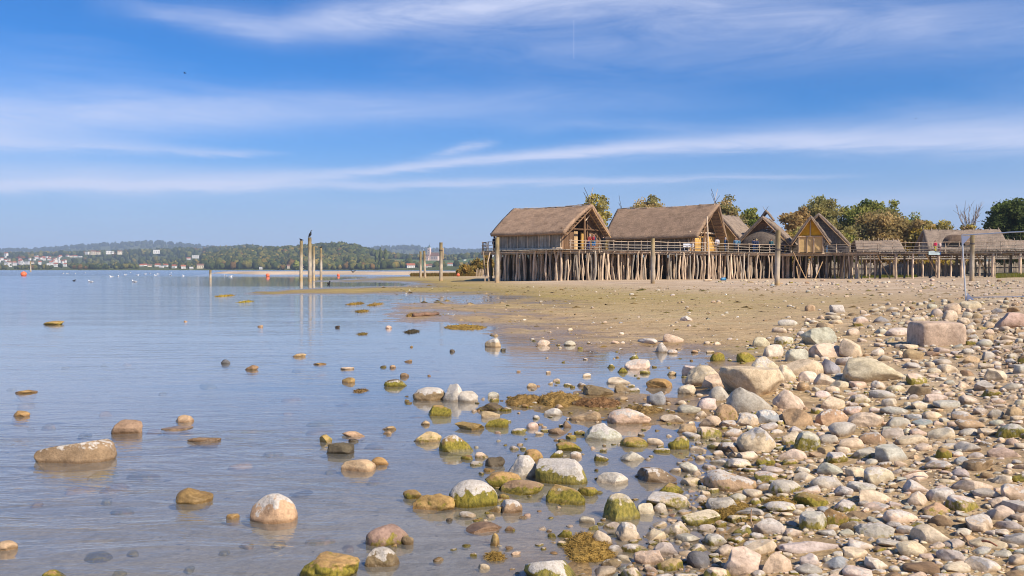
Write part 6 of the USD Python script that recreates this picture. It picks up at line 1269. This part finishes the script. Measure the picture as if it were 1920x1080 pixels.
# ---------------------------------------------------------------- people on the decks
import manifold3d as m3
def chain(j, r, segs, ref=.05, it=6):
    """A body as one skin: hulls of balls along its bones, joined and smoothed."""
    S = lambda n, k=1.0: m3.Manifold.sphere(r[n] * k, 14).translate([float(q) for q in j[n]])
    M = None
    for a, b in segs:
        h = m3.Manifold.batch_hull([S(a), S(b)]); M = h if M is None else M + h
    m = M.refine_to_length(ref).to_mesh(); tm = trimesh.Trimesh(m.vert_properties[:, :3], m.tri_verts); trimesh.smoothing.filter_taubin(tm, iterations=it)
    return np.array(tm.vertices), np.array(tm.faces)
FAB = simple('cloth', (.1, .1, .1), .9, 0, .2, 'tint', .1); SKIN = simple('skin', (.45, .26, .18), .6, 0, .2, 'tint', .3)
def person(px, D, face, label, top, legs, hair=(.06, .04, .03), h=1.72, bend=0.0, z=None, shorts=False, pack=None, arm='down', zz=None, hood=None):
    """face: turn of the body (0 looks away from the camera)."""
    x = (px - 960) / FPX * D; k = h / 1.75; t = thing('person', label, 'person', (x, D, (DECK if zz is None else zz)), face, 'visitors on the decks')
    b = lambda p: (p[0], p[1] + bend * max(0, p[2] - .95), p[2] - .12 * bend * max(0, p[2] - .95))
    J = {'hd': (0, .03, 1.63), 'ck': (0, .07, 1.58), 'nk': (0, 0, 1.47), 'ch': (0, 0, 1.30), 'wa': (0, 0, 1.08), 'pe': (0, 0, .95)}
    for s, n in ((-1, 'l'), (1, 'r')):
        J.update({'sh' + n: (s * .18, 0, 1.40), 'hp' + n: (s * .09, 0, .92), 'kn' + n: (s * .10, .04 * s, .50), 'an' + n: (s * .10, .05 * s - .03, .09), 'to' + n: (s * .11, .05 * s + .12, .05)})
        if arm == 'down': J.update({'el' + n: (s * .25, -.03, 1.12), 'wr' + n: (s * .24, .08, .88), 'ha' + n: (s * .23, .11, .79)})
        else: J.update({'el' + n: (s * .27, .06, 1.14), 'wr' + n: (s * .15, .28, 1.16), 'ha' + n: (s * .09, .34, 1.19)})
    J = {n: tuple(np.array(b(p)) * k) for n, p in J.items()}
    R = {'hd': .098, 'ck': .075, 'nk': .058, 'ch': .135, 'wa': .125, 'pe': .135}
    for n in 'lr': R.update({'sh' + n: .062, 'el' + n: .043, 'wr' + n: .031, 'ha' + n: .037, 'hp' + n: .085, 'kn' + n: .056, 'an' + n: .04, 'to' + n: .035})
    seg = [('hd', 'ck'), ('hd', 'nk'), ('nk', 'ch'), ('ch', 'wa'), ('wa', 'pe')]
    for n in 'lr': seg += [('ch', 'sh' + n), ('sh' + n, 'el' + n), ('el' + n, 'wr' + n), ('wr' + n, 'ha' + n), ('pe', 'hp' + n), ('hp' + n, 'kn' + n), ('kn' + n, 'an' + n), ('an' + n, 'to' + n)]
    obj('body', chain(J, R, seg, .05), SKIN, t, True, {'tint': (.48, .27, .18)})
    RR = {n: v * 1.0 + .022 for n, v in R.items()}
    sg = [('ch', 'wa'), ('wa', 'pe'), ('ch', 'shl'), ('ch', 'shr'), ('shl', 'shr')] + [(a + n, c + n) for n in 'lr' for a, c in (('sh', 'el'), ('el', 'wr'))]
    obj('jacket', chain(J, RR, sg, .05), FAB, t, True, {'tint': top})
    sg = [('pe', 'hpl'), ('pe', 'hpr')] + [(a + n, c + n) for n in 'lr' for a, c in ((('hp', 'kn'),) if shorts else (('hp', 'kn'), ('kn', 'an')))]
    obj('shorts' if shorts else 'trousers', chain(J, {**RR, 'knl': .075, 'knr': .075, 'anl': .06, 'anr': .06, 'pe': .15}, sg, .05), FAB, t, True, {'tint': legs})
    for n in 'lr': obj('shoe', chain(J, {'an' + n: .05, 'to' + n: .05}, [('an' + n, 'to' + n)], .05), FAB, t, True, {'tint': (.03, .03, .035)})
    hd = np.array(J['hd']); v, f = ico(2); keep = v * np.array([.108, .115, .118]) * k; keep = keep[:, :] + hd + np.array([0, -.018, .022])
    obj('hair', (keep, f), FAB, t, True, {'tint': hood or hair})
    if pack: v, f = ball(np.array(J['ch']) + (0, -.2, -.03), (.16, .11, .22), 2); obj('backpack', (v, f), FAB, t, True, {'tint': pack})
PI = math.pi
person(927, 101.8, .6, 'person in dark navy jacket standing at the far left end of the deck', (.035, .035, .07), (.02, .02, .03), zz=DECK)
person(1103, 95.3, -.9, 'person in red jacket and blue jeans bending over the rail by the first gable', (.36, .075, .05), (.05, .07, .17), (.36, .30, .27), bend=.35, arm='bent')
person(1113, 95.8, -.3, 'person in navy shirt and bright blue shorts by the first gable', (.05, .065, .12), (.02, .17, .42), (.40, .22, .14), shorts=True, pack=(.35, .04, .05))
person(1131, 98.5, .1, 'dark silhouetted person between the two long houses', (.012, .012, .015), (.012, .012, .015), h=1.7)
person(1344.5, 105.3, .2, 'person in light grey jacket before the ochre level boards', (.55, .52, .54), (.02, .02, .028), (.03, .025, .025))
person(1360, 105.6, .9, 'person in blue jacket and jeans with grey hair beside the light grey one', (.045, .075, .15), (.075, .11, .19), (.45, .42, .42), pack=(.03, .03, .03))
person(1379, 107.5, -.4, 'person with light blue top at the end of the second long house', (.13, .25, .36), (.03, .035, .05), (.30, .17, .11))
person(1384.5, 108.2, .3, 'person with dark hair and teal top close beside the light blue one', (.06, .13, .19), (.02, .02, .03))
person(1413, 109.3, .2, 'person in navy standing before the reed skirted house', (.025, .035, .08), (.03, .05, .11), (.03, .025, .02))
person(1418, 109.9, -.6, 'blond person half hidden behind the navy one at the reed skirted house', (.06, .07, .12), (.03, .04, .07), (.50, .38, .20))
person(1445.5, 110.5, 2.6, 'person with teal sleeve facing the lake left of the thick banded post', (.05, .13, .15), (.03, .03, .05), (.10, .05, .03))
person(1468, 112, .5, 'person in dark navy right of the thick banded post', (.02, .025, .06), (.02, .025, .05))
person(1549.5, 111.5, .4, 'person in white top and blue trousers right of the ochre gable', (.62, .60, .60), (.08, .13, .22), (.20, .14, .10))
person(1753, 104, .2, 'person in red top on the walkway before the large roof', (.50, .04, .09), (.45, .33, .03), (.10, .06, .04), h=1.3)
person(1761, 104.3, -.3, 'child in pale top beside the red topped person on the walkway', (.55, .42, .36), (.2, .1, .12), (.25, .17, .10), h=1.1)

# ---------------------------------------------------------------- birds, buoys, fence, litter
BLK, GUL, BEAK, LEGP = simple('black_plumage', (.012, .012, .014), .6), simple('white_plumage', (.68, .67, .66), .8), simple('beak', (.35, .22, .05), .5), simple('grey_plumage', (.33, .34, .36), .8)
def bird_body(L, up=0.0, k=2):
    v, f = ico(k); v = v * np.array([L * .5, L * .22, L * .23]); x = v[:, 0] / (L * .5)
    v[:, 1:] *= (1 - .55 * np.clip(-x, 0, 1) ** 1.2)[:, None]; v[:, 2] += .08 * L * np.clip(-x - .2, 0, 1); return v, f
def gull(loc, rz, label, s=1.0):
    t = thing('gull', label, 'bird', loc, rz, 'gulls resting on the water')
    v, f = bird_body(.42 * s); obj('body', (v + (0, 0, .05 * s), f), GUL, t, True)
    obj('head', ball((.19 * s, 0, .17 * s), (.055 * s, .045 * s, .05 * s)), GUL, t, True); obj('neck', tube([(.13 * s, 0, .08 * s), (.18 * s, 0, .16 * s)], [.055 * s, .042 * s], 8), GUL, t, True)
    obj('beak', tube([(.23 * s, 0, .165 * s), (.30 * s, 0, .155 * s)], [.016 * s, .004 * s], 6), BEAK, t, True)
    for q in (-1, 1): v, f = ball((-.04 * s, q * .075 * s, .085 * s), (.18 * s, .025 * s, .06 * s)); obj('wing', (v, f), LEGP, t, True)
    return t
g0 = gull((*on(170, 529.5)[:2], -.02), 2.9, 'white gull on the left water, left one of the near pair', 1.5)
def gcopy(px, py, rz, lab, s=1.25): p = on(px, py); return copy_of(g0, (p[0], p[1], -.02), rz, s, lab)
gcopy(252, 529.5, 2.8, 'white gull on the left water, right one of the near pair', 1.05)
ORD = 'first second third fourth fifth sixth seventh eighth ninth tenth eleventh twelfth thirteenth fourteenth fifteenth sixteenth seventeenth eighteenth'.split()
for i, (px, py) in enumerate(sorted([(118, 513.5), (127, 513.8), (141, 513.7), (209, 519.5), (222, 519), (236, 516), (258, 516.5), (272, 514.5), (281, 513.5), (292, 517), (297, 514.5), (320, 517), (321, 512.5), (344, 518), (245, 511.5), (160, 512), (432, 519), (423, 518)])):
    gcopy(px, py, rng.uniform(0, 6.28), f'tiny white gull far out on the left water, {ORD[i]} from the left of its flock', 1.15)
def duck(px, py, label, rz, s=1.0):
    p = on(px, py); t = thing('coot', label, 'bird', (p[0], p[1], 0), rz)
    v, f = bird_body(.36 * s); obj('body', (v + (0, 0, .06 * s), f), BLK, t, True); obj('head', ball((.16 * s, 0, .2 * s), (.055 * s, .045 * s, .05 * s)), BLK, t, True); obj('neck', tube([(.11 * s, 0, .08 * s), (.155 * s, 0, .19 * s)], [.05 * s, .04 * s], 8), BLK, t, True); obj('beak', tube([(.2 * s, 0, .2 * s), (.25 * s, 0, .19 * s)], [.014 * s, .004], 6), GUL, t, True)
duck(138.5, 527.3, 'small grey dark water bird left of the near gulls', .4, 1.1)
duck(616, 533, 'black coot on the calm water right of the four posts', 1.2, 1.5)
def cormorant(loc, label, rz, s=1.0, hunch=False):
    t = thing('cormorant', label, 'bird', loc, rz)
    v, f = bird_body(.62 * s); a = .25 if hunch else 1.15; c_, s_ = math.cos(a), math.sin(a); v = np.stack([v[:, 0] * c_ - v[:, 2] * s_, v[:, 1], v[:, 0] * s_ + v[:, 2] * c_], 1)
    zb = .16 * s if hunch else .32 * s; obj('body', (v + (0, 0, zb), f), BLK, t, True)
    top = (.26 * s, 0, .36 * s) if hunch else (.16 * s, 0, .80 * s)
    obj('neck', tube([(.16 * s, 0, zb + (.05 if hunch else .2) * s), (.2 * s if hunch else .08 * s, 0, (zb + top[2]) / 2 + .1 * s), top], [.085 * s, .06 * s, .045 * s], 8), BLK, t, True)
    obj('head', ball(top, (.065 * s, .045 * s, .045 * s)), BLK, t, True); obj('beak', tube([(top[0] + .05 * s, 0, top[2]), (top[0] + .17 * s, 0, top[2] + .02)], [.02 * s, .008], 6), BEAK, t, True)
    obj('tail', tube([(-.10 * s, 0, zb - .22 * s), (-.2 * s, 0, zb - .42 * s)] if not hunch else [(-.25 * s, 0, zb), (-.45 * s, 0, zb - .05)], [.06 * s, .03 * s], 6), BLK, t, True)
    for q in (-1, 1): obj('foot', tube([(.02, q * .06, zb - .1), (.03, q * .06, 0)], [.02, .03], 6), BLK, t, True)
def post_top(px, top, bot):
    p = on(px, bot, -.05); return (p[0], p[1], CAMH + (505 - top) * p[1] / FPX)
cormorant(post_top(581.5, 445.7, 526.5), 'upright black cormorant on the tallest post', .3, 1.25)
p = post_top(564.8, 451.7, 524.5); cormorant((p[0] + .05, p[1], p[2]), 'bird crouching on the leftmost of the four posts', 2.9, .95, True)
cormorant(post_top(602, 465.2, 522), 'hunched black bird on the shortest of the four posts', .5, .9, True)
def flyer(px, py, D, label, span, rz, up=.5):
    q = at(px, py, D); t = thing('crow', label, 'bird', q, rz); s = span
    v, f = bird_body(.5 * s); obj('body', (v, f), BLK, t, True); obj('head', ball((.27 * s, 0, .02 * s), (.07 * s, .05 * s, .05 * s), 1), BLK, t, True)
    obj('beak', tube([(.32 * s, 0, .02 * s), (.39 * s, 0, .01 * s)], [.018 * s, .004], 5), BLK, t, True)
    obj('tail', (np.array([(-.2, -.05, 0), (-.2, .05, 0), (-.42, .09, .01), (-.42, -.09, .01), (-.2, 0, .02), (-.42, 0, .03)]) * s, np.array([(0, 3, 2), (0, 2, 1), (4, 1, 2), (4, 2, 5), (4, 5, 3), (4, 3, 0)])), BLK, t)
    for w in (-1, 1):
        P_ = np.array([(.12, .05, .03), (-.10, .05, .03), (.14, .30, .03 + .22 * up), (-.13, .28, .03 + .2 * up), (.02, .62, .03 + .5 * up), (-.10, .55, .03 + .42 * up)]) * s; P_[:, 1] *= w
        Q = P_ - (0, 0, .015 * s); fs = np.array([(0, 1, 3), (0, 3, 2), (2, 3, 5), (2, 5, 4)]); obj('wing', (np.vstack([P_, Q]), np.vstack([fs, fs[:, ::-1] + 6, [(0, 2, 8), (0, 8, 6), (2, 4, 10), (2, 10, 8), (1, 7, 9), (1, 9, 3), (3, 9, 11), (3, 11, 5)]])), BLK, t)
flyer(662, 510, 120, 'black crow flying low over the sand spit', .75, 2.5, .6)
flyer(346.5, 137, 160, 'black bird flying high in the left sky', .8, .2, .15)
flyer(1717, 222, 200, 'tiny dark bird in the right sky', .5, .4, .3)
ORG = simple('buoy_orange', (.75, .16, .07), .45)
def buoy(px, py, d, label):
    p = on(px, py); r0 = d / FPX * p[1] / 2; t = thing('buoy', label, 'buoy', (p[0], p[1], 0), 0, 'orange mooring buoys')
    obj('float', ball((0, 0, r0 * .72), (r0, r0, r0 * .95), 3), ORG, t, True); obj('eye', tube([(0, 0, r0 * 1.6), (0, 0, r0 * 1.85)], [r0 * .16, r0 * .12], 8), GREYM, t, True)
buoy(44.5, 517.8, 10.5, 'largest orange ball buoy at the left'); buoy(502, 518.6, 7.2, 'orange ball buoy left of the four posts'); buoy(634.5, 517.8, 5.6, 'orange ball buoy right of the four posts'); 
p = on(859, 514.5, .55); t = thing('buoy', 'small orange buoy stranded on the sand spit', 'buoy', (p[0], p[1], gz(p[0], min(p[1], 205)) + .05), 0, 'orange mooring buoys'); obj('float', ball((0, 0, .3), (.36, .36, .34), 3), ORG, t, True); obj('eye', tube([(0, 0, .6), (0, 0, .7)], [.06, .05], 8), GREYM, t, True)
# wire fence panel
GALV = simple('galvanised_steel', (.50, .53, .57), .38, spec=.7); PLASTIC = simple('white_plastic', (.75, .75, .78), .5)
zb = .5; p0 = on(1812, 563, zb); D0 = p0[1]
for _ in range(3): zb = gz(p0[0], p0[1]); p0 = on(1812, 563, zb)
D0 = p0[1]; top = at(1803.5, 441, D0 * .995); e_top = at(2040, 427, D0 * .86); e_bot = np.array([at(2044, 570, D0 * .86)[0], D0 * .86, gz(at(2044, 570, D0 * .86)[0], D0 * .86) + .12])
t = thing('wire_fence', 'leaning galvanised wire fence panel on the beach at the right', 'fence'); q0 = np.array([p0[0], p0[1], zb])
obj('post', tube([q0 - (0, 0, .25), top], .024, 10), GALV, t, True); obj('post', tube([e_bot - (0, 0, .3), e_top], .024, 10), GALV, t, True); obj('top_rail', tube([top, e_top], .021, 10), GALV, t, True)
lo0, lo1 = q0 + (0.02, 0, .10), e_bot; obj('bottom_rail', tube([lo0, lo1], .017, 8), GALV, t, True)
wm = MB()
for i in range(1, 30): a = i / 30; wm.add(tube([lo0 + (lo1 - lo0) * a, top + (e_top - top) * a], .0016, 4, False))
for i in range(1, 15): a = i / 15; wm.add(tube([lo0 + (top - lo0) * a, lo1 + (e_top - lo1) * a], .0016, 4, False))
wm.put('wire_mesh', simple('wire_coating', (.12, .16, .12), .6), t, True, kind='stuff', label='grid of thin wires')
ux = (e_top - top) / np.linalg.norm(e_top - top)
v = np.array([top + (0, 0, -.03), top + ux * .33 + (0, 0, -.05), top + (0, 0, -.36)]); v = np.vstack([v + (0, -.03, 0), v + (0, -.022, 0)]); obj('corner_plate', (v, np.array([(0, 2, 1), (3, 4, 5), (0, 1, 4), (0, 4, 3), (1, 2, 5), (1, 5, 4), (2, 0, 3), (2, 3, 5)])), PLASTIC, t)
v = np.array([q0 + (0, 0, .02), q0 + ux * .3 + (0, 0, .02), q0 + (0, 0, .28)]); v = np.vstack([v + (0, -.03, 0), v + (0, -.022, 0)]); obj('corner_plate', (v, np.array([(0, 1, 2), (3, 5, 4), (0, 4, 1), (0, 3, 4), (1, 5, 2), (1, 4, 5), (2, 3, 0), (2, 5, 3)])), PLASTIC, t)
# signs
t = thing('notice_board', 'white notice board on the rail before the second long house', 'sign', (*at(1291, 458, 102.4)[:2], DECK))
obj('panel', box((0, 0, .68), (1.28, .05, .40)), PLASTIC, t); obj('leg', box((-.45, .04, .25), (.06, .05, .5)), GALV, t); obj('leg', box((.45, .04, .25), (.06, .05, .5)), GALV, t); obj('picture', box((.48, -.03, .70), (.22, .012, .2)), GREYM, t)
q = at(1752, 474.5, 101.6); t = thing('banner', 'pale teal banner with two faded lines hung below the walkway edge', 'sign', q)
obj('cloth', box((0, 0, 0), (1.35, .03, .42)), simple('banner_cloth', (.46, .58, .58), .8), t); obj('edge_strip', box((.73, -.004, 0), (.10, .034, .42)), simple('banner_blue', (.06, .16, .40), .7), t)
for z, w in ((.08, .9), (-.08, .8)): obj('faded_line', box((-.05, -.018, z), (w, .008, .05)), GREYM, t)
# things lying about
p = on(1356, 527, .3); t = thing('plastic_tub', 'blue plastic tub lying before the second house piles', 'tub', (p[0], p[1], gz(p[0], p[1])), .3)
BLU = simple('blue_plastic', (.04, .20, .36), .4); obj('shell', tube([(-.28, 0, .14), (.22, 0, .16)], [.16, .19], 14), BLU, t, True); obj('rim', tube([(.2, 0, .16), (.25, 0, .16)], [.215, .215], 14), BLU, t, True); obj('handle', tube([(.25, -.2, .16), (.42, 0, .1), (.25, .2, .16)], .015, 6), BLU, t, True)
p = on(1326, 528.5, .3); log('driftwood_beam', (p[0] - .35, p[1], gz(p[0], p[1]) + .1), (p[0] + .5, p[1] + .1, gz(p[0], p[1]) + .16), .13, .10, (.52, .40, .27), None, rs, .02, 8, label='short pale beam lying by the tall crooked pole', cat='driftwood')
def stick(name, label, a, b, r0, c, zl=.02, seed=1, bend=.05, rise=0.0):
    pa, pb = on(*a, 0), on(*b, 0); z0, z1 = max(0, gz(*pa[:2])) + zl, max(0, gz(*pb[:2])) + zl + rise; r = np.random.default_rng(seed); pa, pb = on(*a, z0), on(*b, z1)
    log(name, (pa[0], pa[1], z0), (pb[0], pb[1], z1), r0, r0 * .6, c, None, r, bend, 7, 8, label=label, cat='driftwood')
stick('driftwood_log', 'thin brown branch on the mud edge beyond the left water', (776, 592), (822, 588), .09, (.20, .12, .08), .06, 2)
stick('twig', 'forked looking twig standing by the bottom algae clump', (1392, 1006), (1409, 955), .006, (.42, .28, .17), .02, 3, .12, .05)
stick('twig', 'pale reed stalk left of the round green based stone pile', (1615, 812), (1652, 818), .008, (.50, .35, .22), .05, 4)
stick('twig', 'second pale reed stalk crossing the shingle', (1628, 800), (1646, 812), .007, (.48, .33, .2), .06, 5)
stick('twig', 'reddish twig near the bottom right corner', (1842, 1014), (1870, 1024), .007, (.35, .16, .09), .05, 6, .1)
stick('twig', 'thin curved twig below the reddish one', (1800, 1000), (1822, 1030), .005, (.28, .17, .10), .05, 7, .15)
stick('twig', 'dark stick leaning on the tall white boulder', (1366, 838), (1378, 852), .012, (.10, .075, .06), .04, 8, .02)
stick('branch', 'long thin branch lying across the shingle', (1690, 892), (1760, 880), .006, (.30, .2, .13), .06, 9, .06)
# clumps of washed up algae
ALG = wood_material('dried_algae', .95)
def algae(label, px, py, w, h, seed, col=(.30, .19, .05), thick=.05, n=900):
    r = np.random.default_rng(seed); p = on(px, py, .01); z = max(0.0, gz(*p[:2])); D = p[1]; W = w * D / FPX; dep = max(h * D * D / (FPX * CAMH), W * .25)
    t = thing('algae_clump', label, 'algae', (p[0], p[1] + dep * .45, z - .01)); v, f = ico(4); a = np.arctan2(v[:, 1], v[:, 0]); rad = 1 + .35 * (meshkit.fbm(np.stack([np.cos(a) * 1.5 + seed, np.sin(a) * 1.5, 0 * a], 1), 3) - .5) * 2
    v = v * np.stack([W / 2 * rad, dep / 2 * rad, np.full(len(v), thick)], 1); v[:, 2] *= 1 + 1.6 * (meshkit.fbm(v * np.array([14, 14, 0]) + seed, 3) - .5)
    obj('mat', (v, f), ALG, t, True, {'tint': np.array(col) * (.7 + .6 * meshkit.noise(v * 40)[:, None])})
    up = v[(v[:, 2] > 0)]; c = up[r.integers(len(up), size=n)] + r.normal(0, .006, (n, 3)); n = int(n * 1.6); c = up[r.integers(len(up), size=n)] + r.normal(0, .005, (n, 3)); d = r.normal(size=(n, 3)) * np.array([1, 1, .28]); d /= np.linalg.norm(d, axis=1, keepdims=True); l = r.uniform(.006, .018, (n, 1)) * max(1, D / 9); s = np.cross(d, r.normal(size=(n, 3))); s /= np.linalg.norm(s, axis=1, keepdims=True); s *= .0013 * max(1, D / 6)
    d2 = d + r.normal(0, .5, (n, 3)); V = np.stack([c - s, c + s, c + d * l + s, c + d * l - s, c + d * l + d2 * l], 1).reshape(-1, 3); i = np.arange(n)[:, None] * 5
    obj('strands', (V, np.vstack([i + [0, 1, 2], i + [0, 2, 3], i + [3, 2, 4]])), ALG, t, False, {'tint': np.repeat(np.array(col) * r.uniform(.6, 1.5, (n, 1)), 5, 0)})
A_ = algae
A_('thick brown algae clump between the bottom boulders', 1115, 1052, 92, 60, 1, thick=.05, n=2600)
A_('brown algae carpet below the rounded grey cobble', 1392, 980, 100, 50, 2, thick=.04, n=2200)
A_('brown algae tuft in the near pool by the narrow ochre stone', 927, 1048, 40, 16, 3, thick=.02, n=700)
A_('smaller brown algae patch left of the thick bottom clump', 1085, 1035, 50, 22, 4, thick=.03, n=900)
A_('first brown algae heap of the strip in the pools', 985, 760, 80, 16, 5, (.24, .15, .05), .07, 1200)
A_('middle brown algae heap of the strip in the pools', 1050, 762, 90, 22, 6, (.27, .17, .055), .09, 1600)
A_('reddish brown algae heap right in the strip', 1120, 765, 90, 14, 7, (.20, .11, .05), .07, 1300)
A_('flat algae patch at the right end of the strip', 1215, 775, 80, 12, 8, (.25, .16, .06), .05, 1000)
A_('long ochre algae mat on the mud beyond the left water', 870, 617, 72, 9, 9, (.30, .19, .045), .05, 700)
A_('small ochre algae mat left of the thin branch', 768, 595, 20, 6, 10, (.28, .17, .05), .06, 300)
A_('ochre algae mat floating far out in front of the spit', 660, 571, 24, 4, 11, (.30, .19, .04), .05, 250)
A_('ochre algae mat floating left of the mud tongue', 673, 585, 20, 4, 12, (.28, .18, .04), .05, 250)
A_('ochre algae mat at the tip of the mud tongue', 695, 573, 19, 5, 13, (.30, .19, .05), .05, 250)
A_('small dark algae scrap in the middle water', 672, 735, 24, 8, 14, (.18, .11, .04), .02, 300)
A_('dark algae raft with a brown lump in the upper water', 769, 624, 26, 6, 15, (.07, .055, .03), .04, 300)
A_('thin algae scrap in the upper middle water', 677, 627, 16, 3, 16, (.22, .15, .04), .03, 200)
A_('yellow algae mat left of the four posts reflections', 408, 556, 16, 3, 17, (.34, .23, .03), .05, 200)
A_('tiny yellow algae mat in the calm left water', 451, 567, 12, 3, 18, (.32, .24, .03), .05, 150)
A_('brown algae carpet among the lower shingle', 1480, 965, 60, 20, 19, thick=.03, n=900)

# scraps of weed, shells and leaves strewn over the flat and the waterline
r = np.random.default_rng(90); mb = MB()
px, py = r.uniform(700, 1900, 5200), 536 + 150 * r.uniform(size=5200) ** 1.5
ok = px > np.interp(py, [536, 560, 600, 640, 690], [640, 720, 820, 940, 1000]); px, py = px[ok], py[ok]; zz = np.full(len(px), .03)
for _ in range(2): xx, yy = on_v(px, py, zz); zz = np.maximum(0, ground(xx, np.minimum(yy, 205)))
zr_ = ground(xx, np.minimum(yy, 205))
for i_ in np.nonzero(zr_ > -.006)[0][:2600]:
    D = yy[i_]; s = r.uniform(1.2, 5.0) * D / FPX * (1 + (r.uniform() < .08) * 1.5); k = 7; a = np.sort(r.uniform(0, 6.28, k)); rad = s * r.uniform(.4, 1.0, k)
    sh_ = r.uniform() < .07; c = (.72, .68, .62) if sh_ else [(.10, .07, .035), (.17, .11, .04), (.24, .16, .05), (.13, .10, .03), (.30, .21, .11)][r.integers(5)]
    ring = np.stack([np.cos(a) * rad, np.sin(a) * rad * r.uniform(.8, 1.6), np.zeros(k)], 1) * (.45 if sh_ else 1); top = np.array([[0, 0, s * r.uniform(.15, .35)]])
    v = np.vstack([ring, top]) + (xx[i_], D, zz[i_] - .004); i = np.arange(k); mb.add((v, np.stack([i, (i + 1) % k, np.full(k, k)], 1)), np.array(c) * r.uniform(.7, 1.3))
mb.put('washed_up_scraps', simple('scrap', (.2, .2, .2), .9, 0, .2, 'tint', .2), None, False, 'tint', label='scraps of dried weed, leaves and white shells strewn over the mud flat', cat='scraps', kind='stuff')
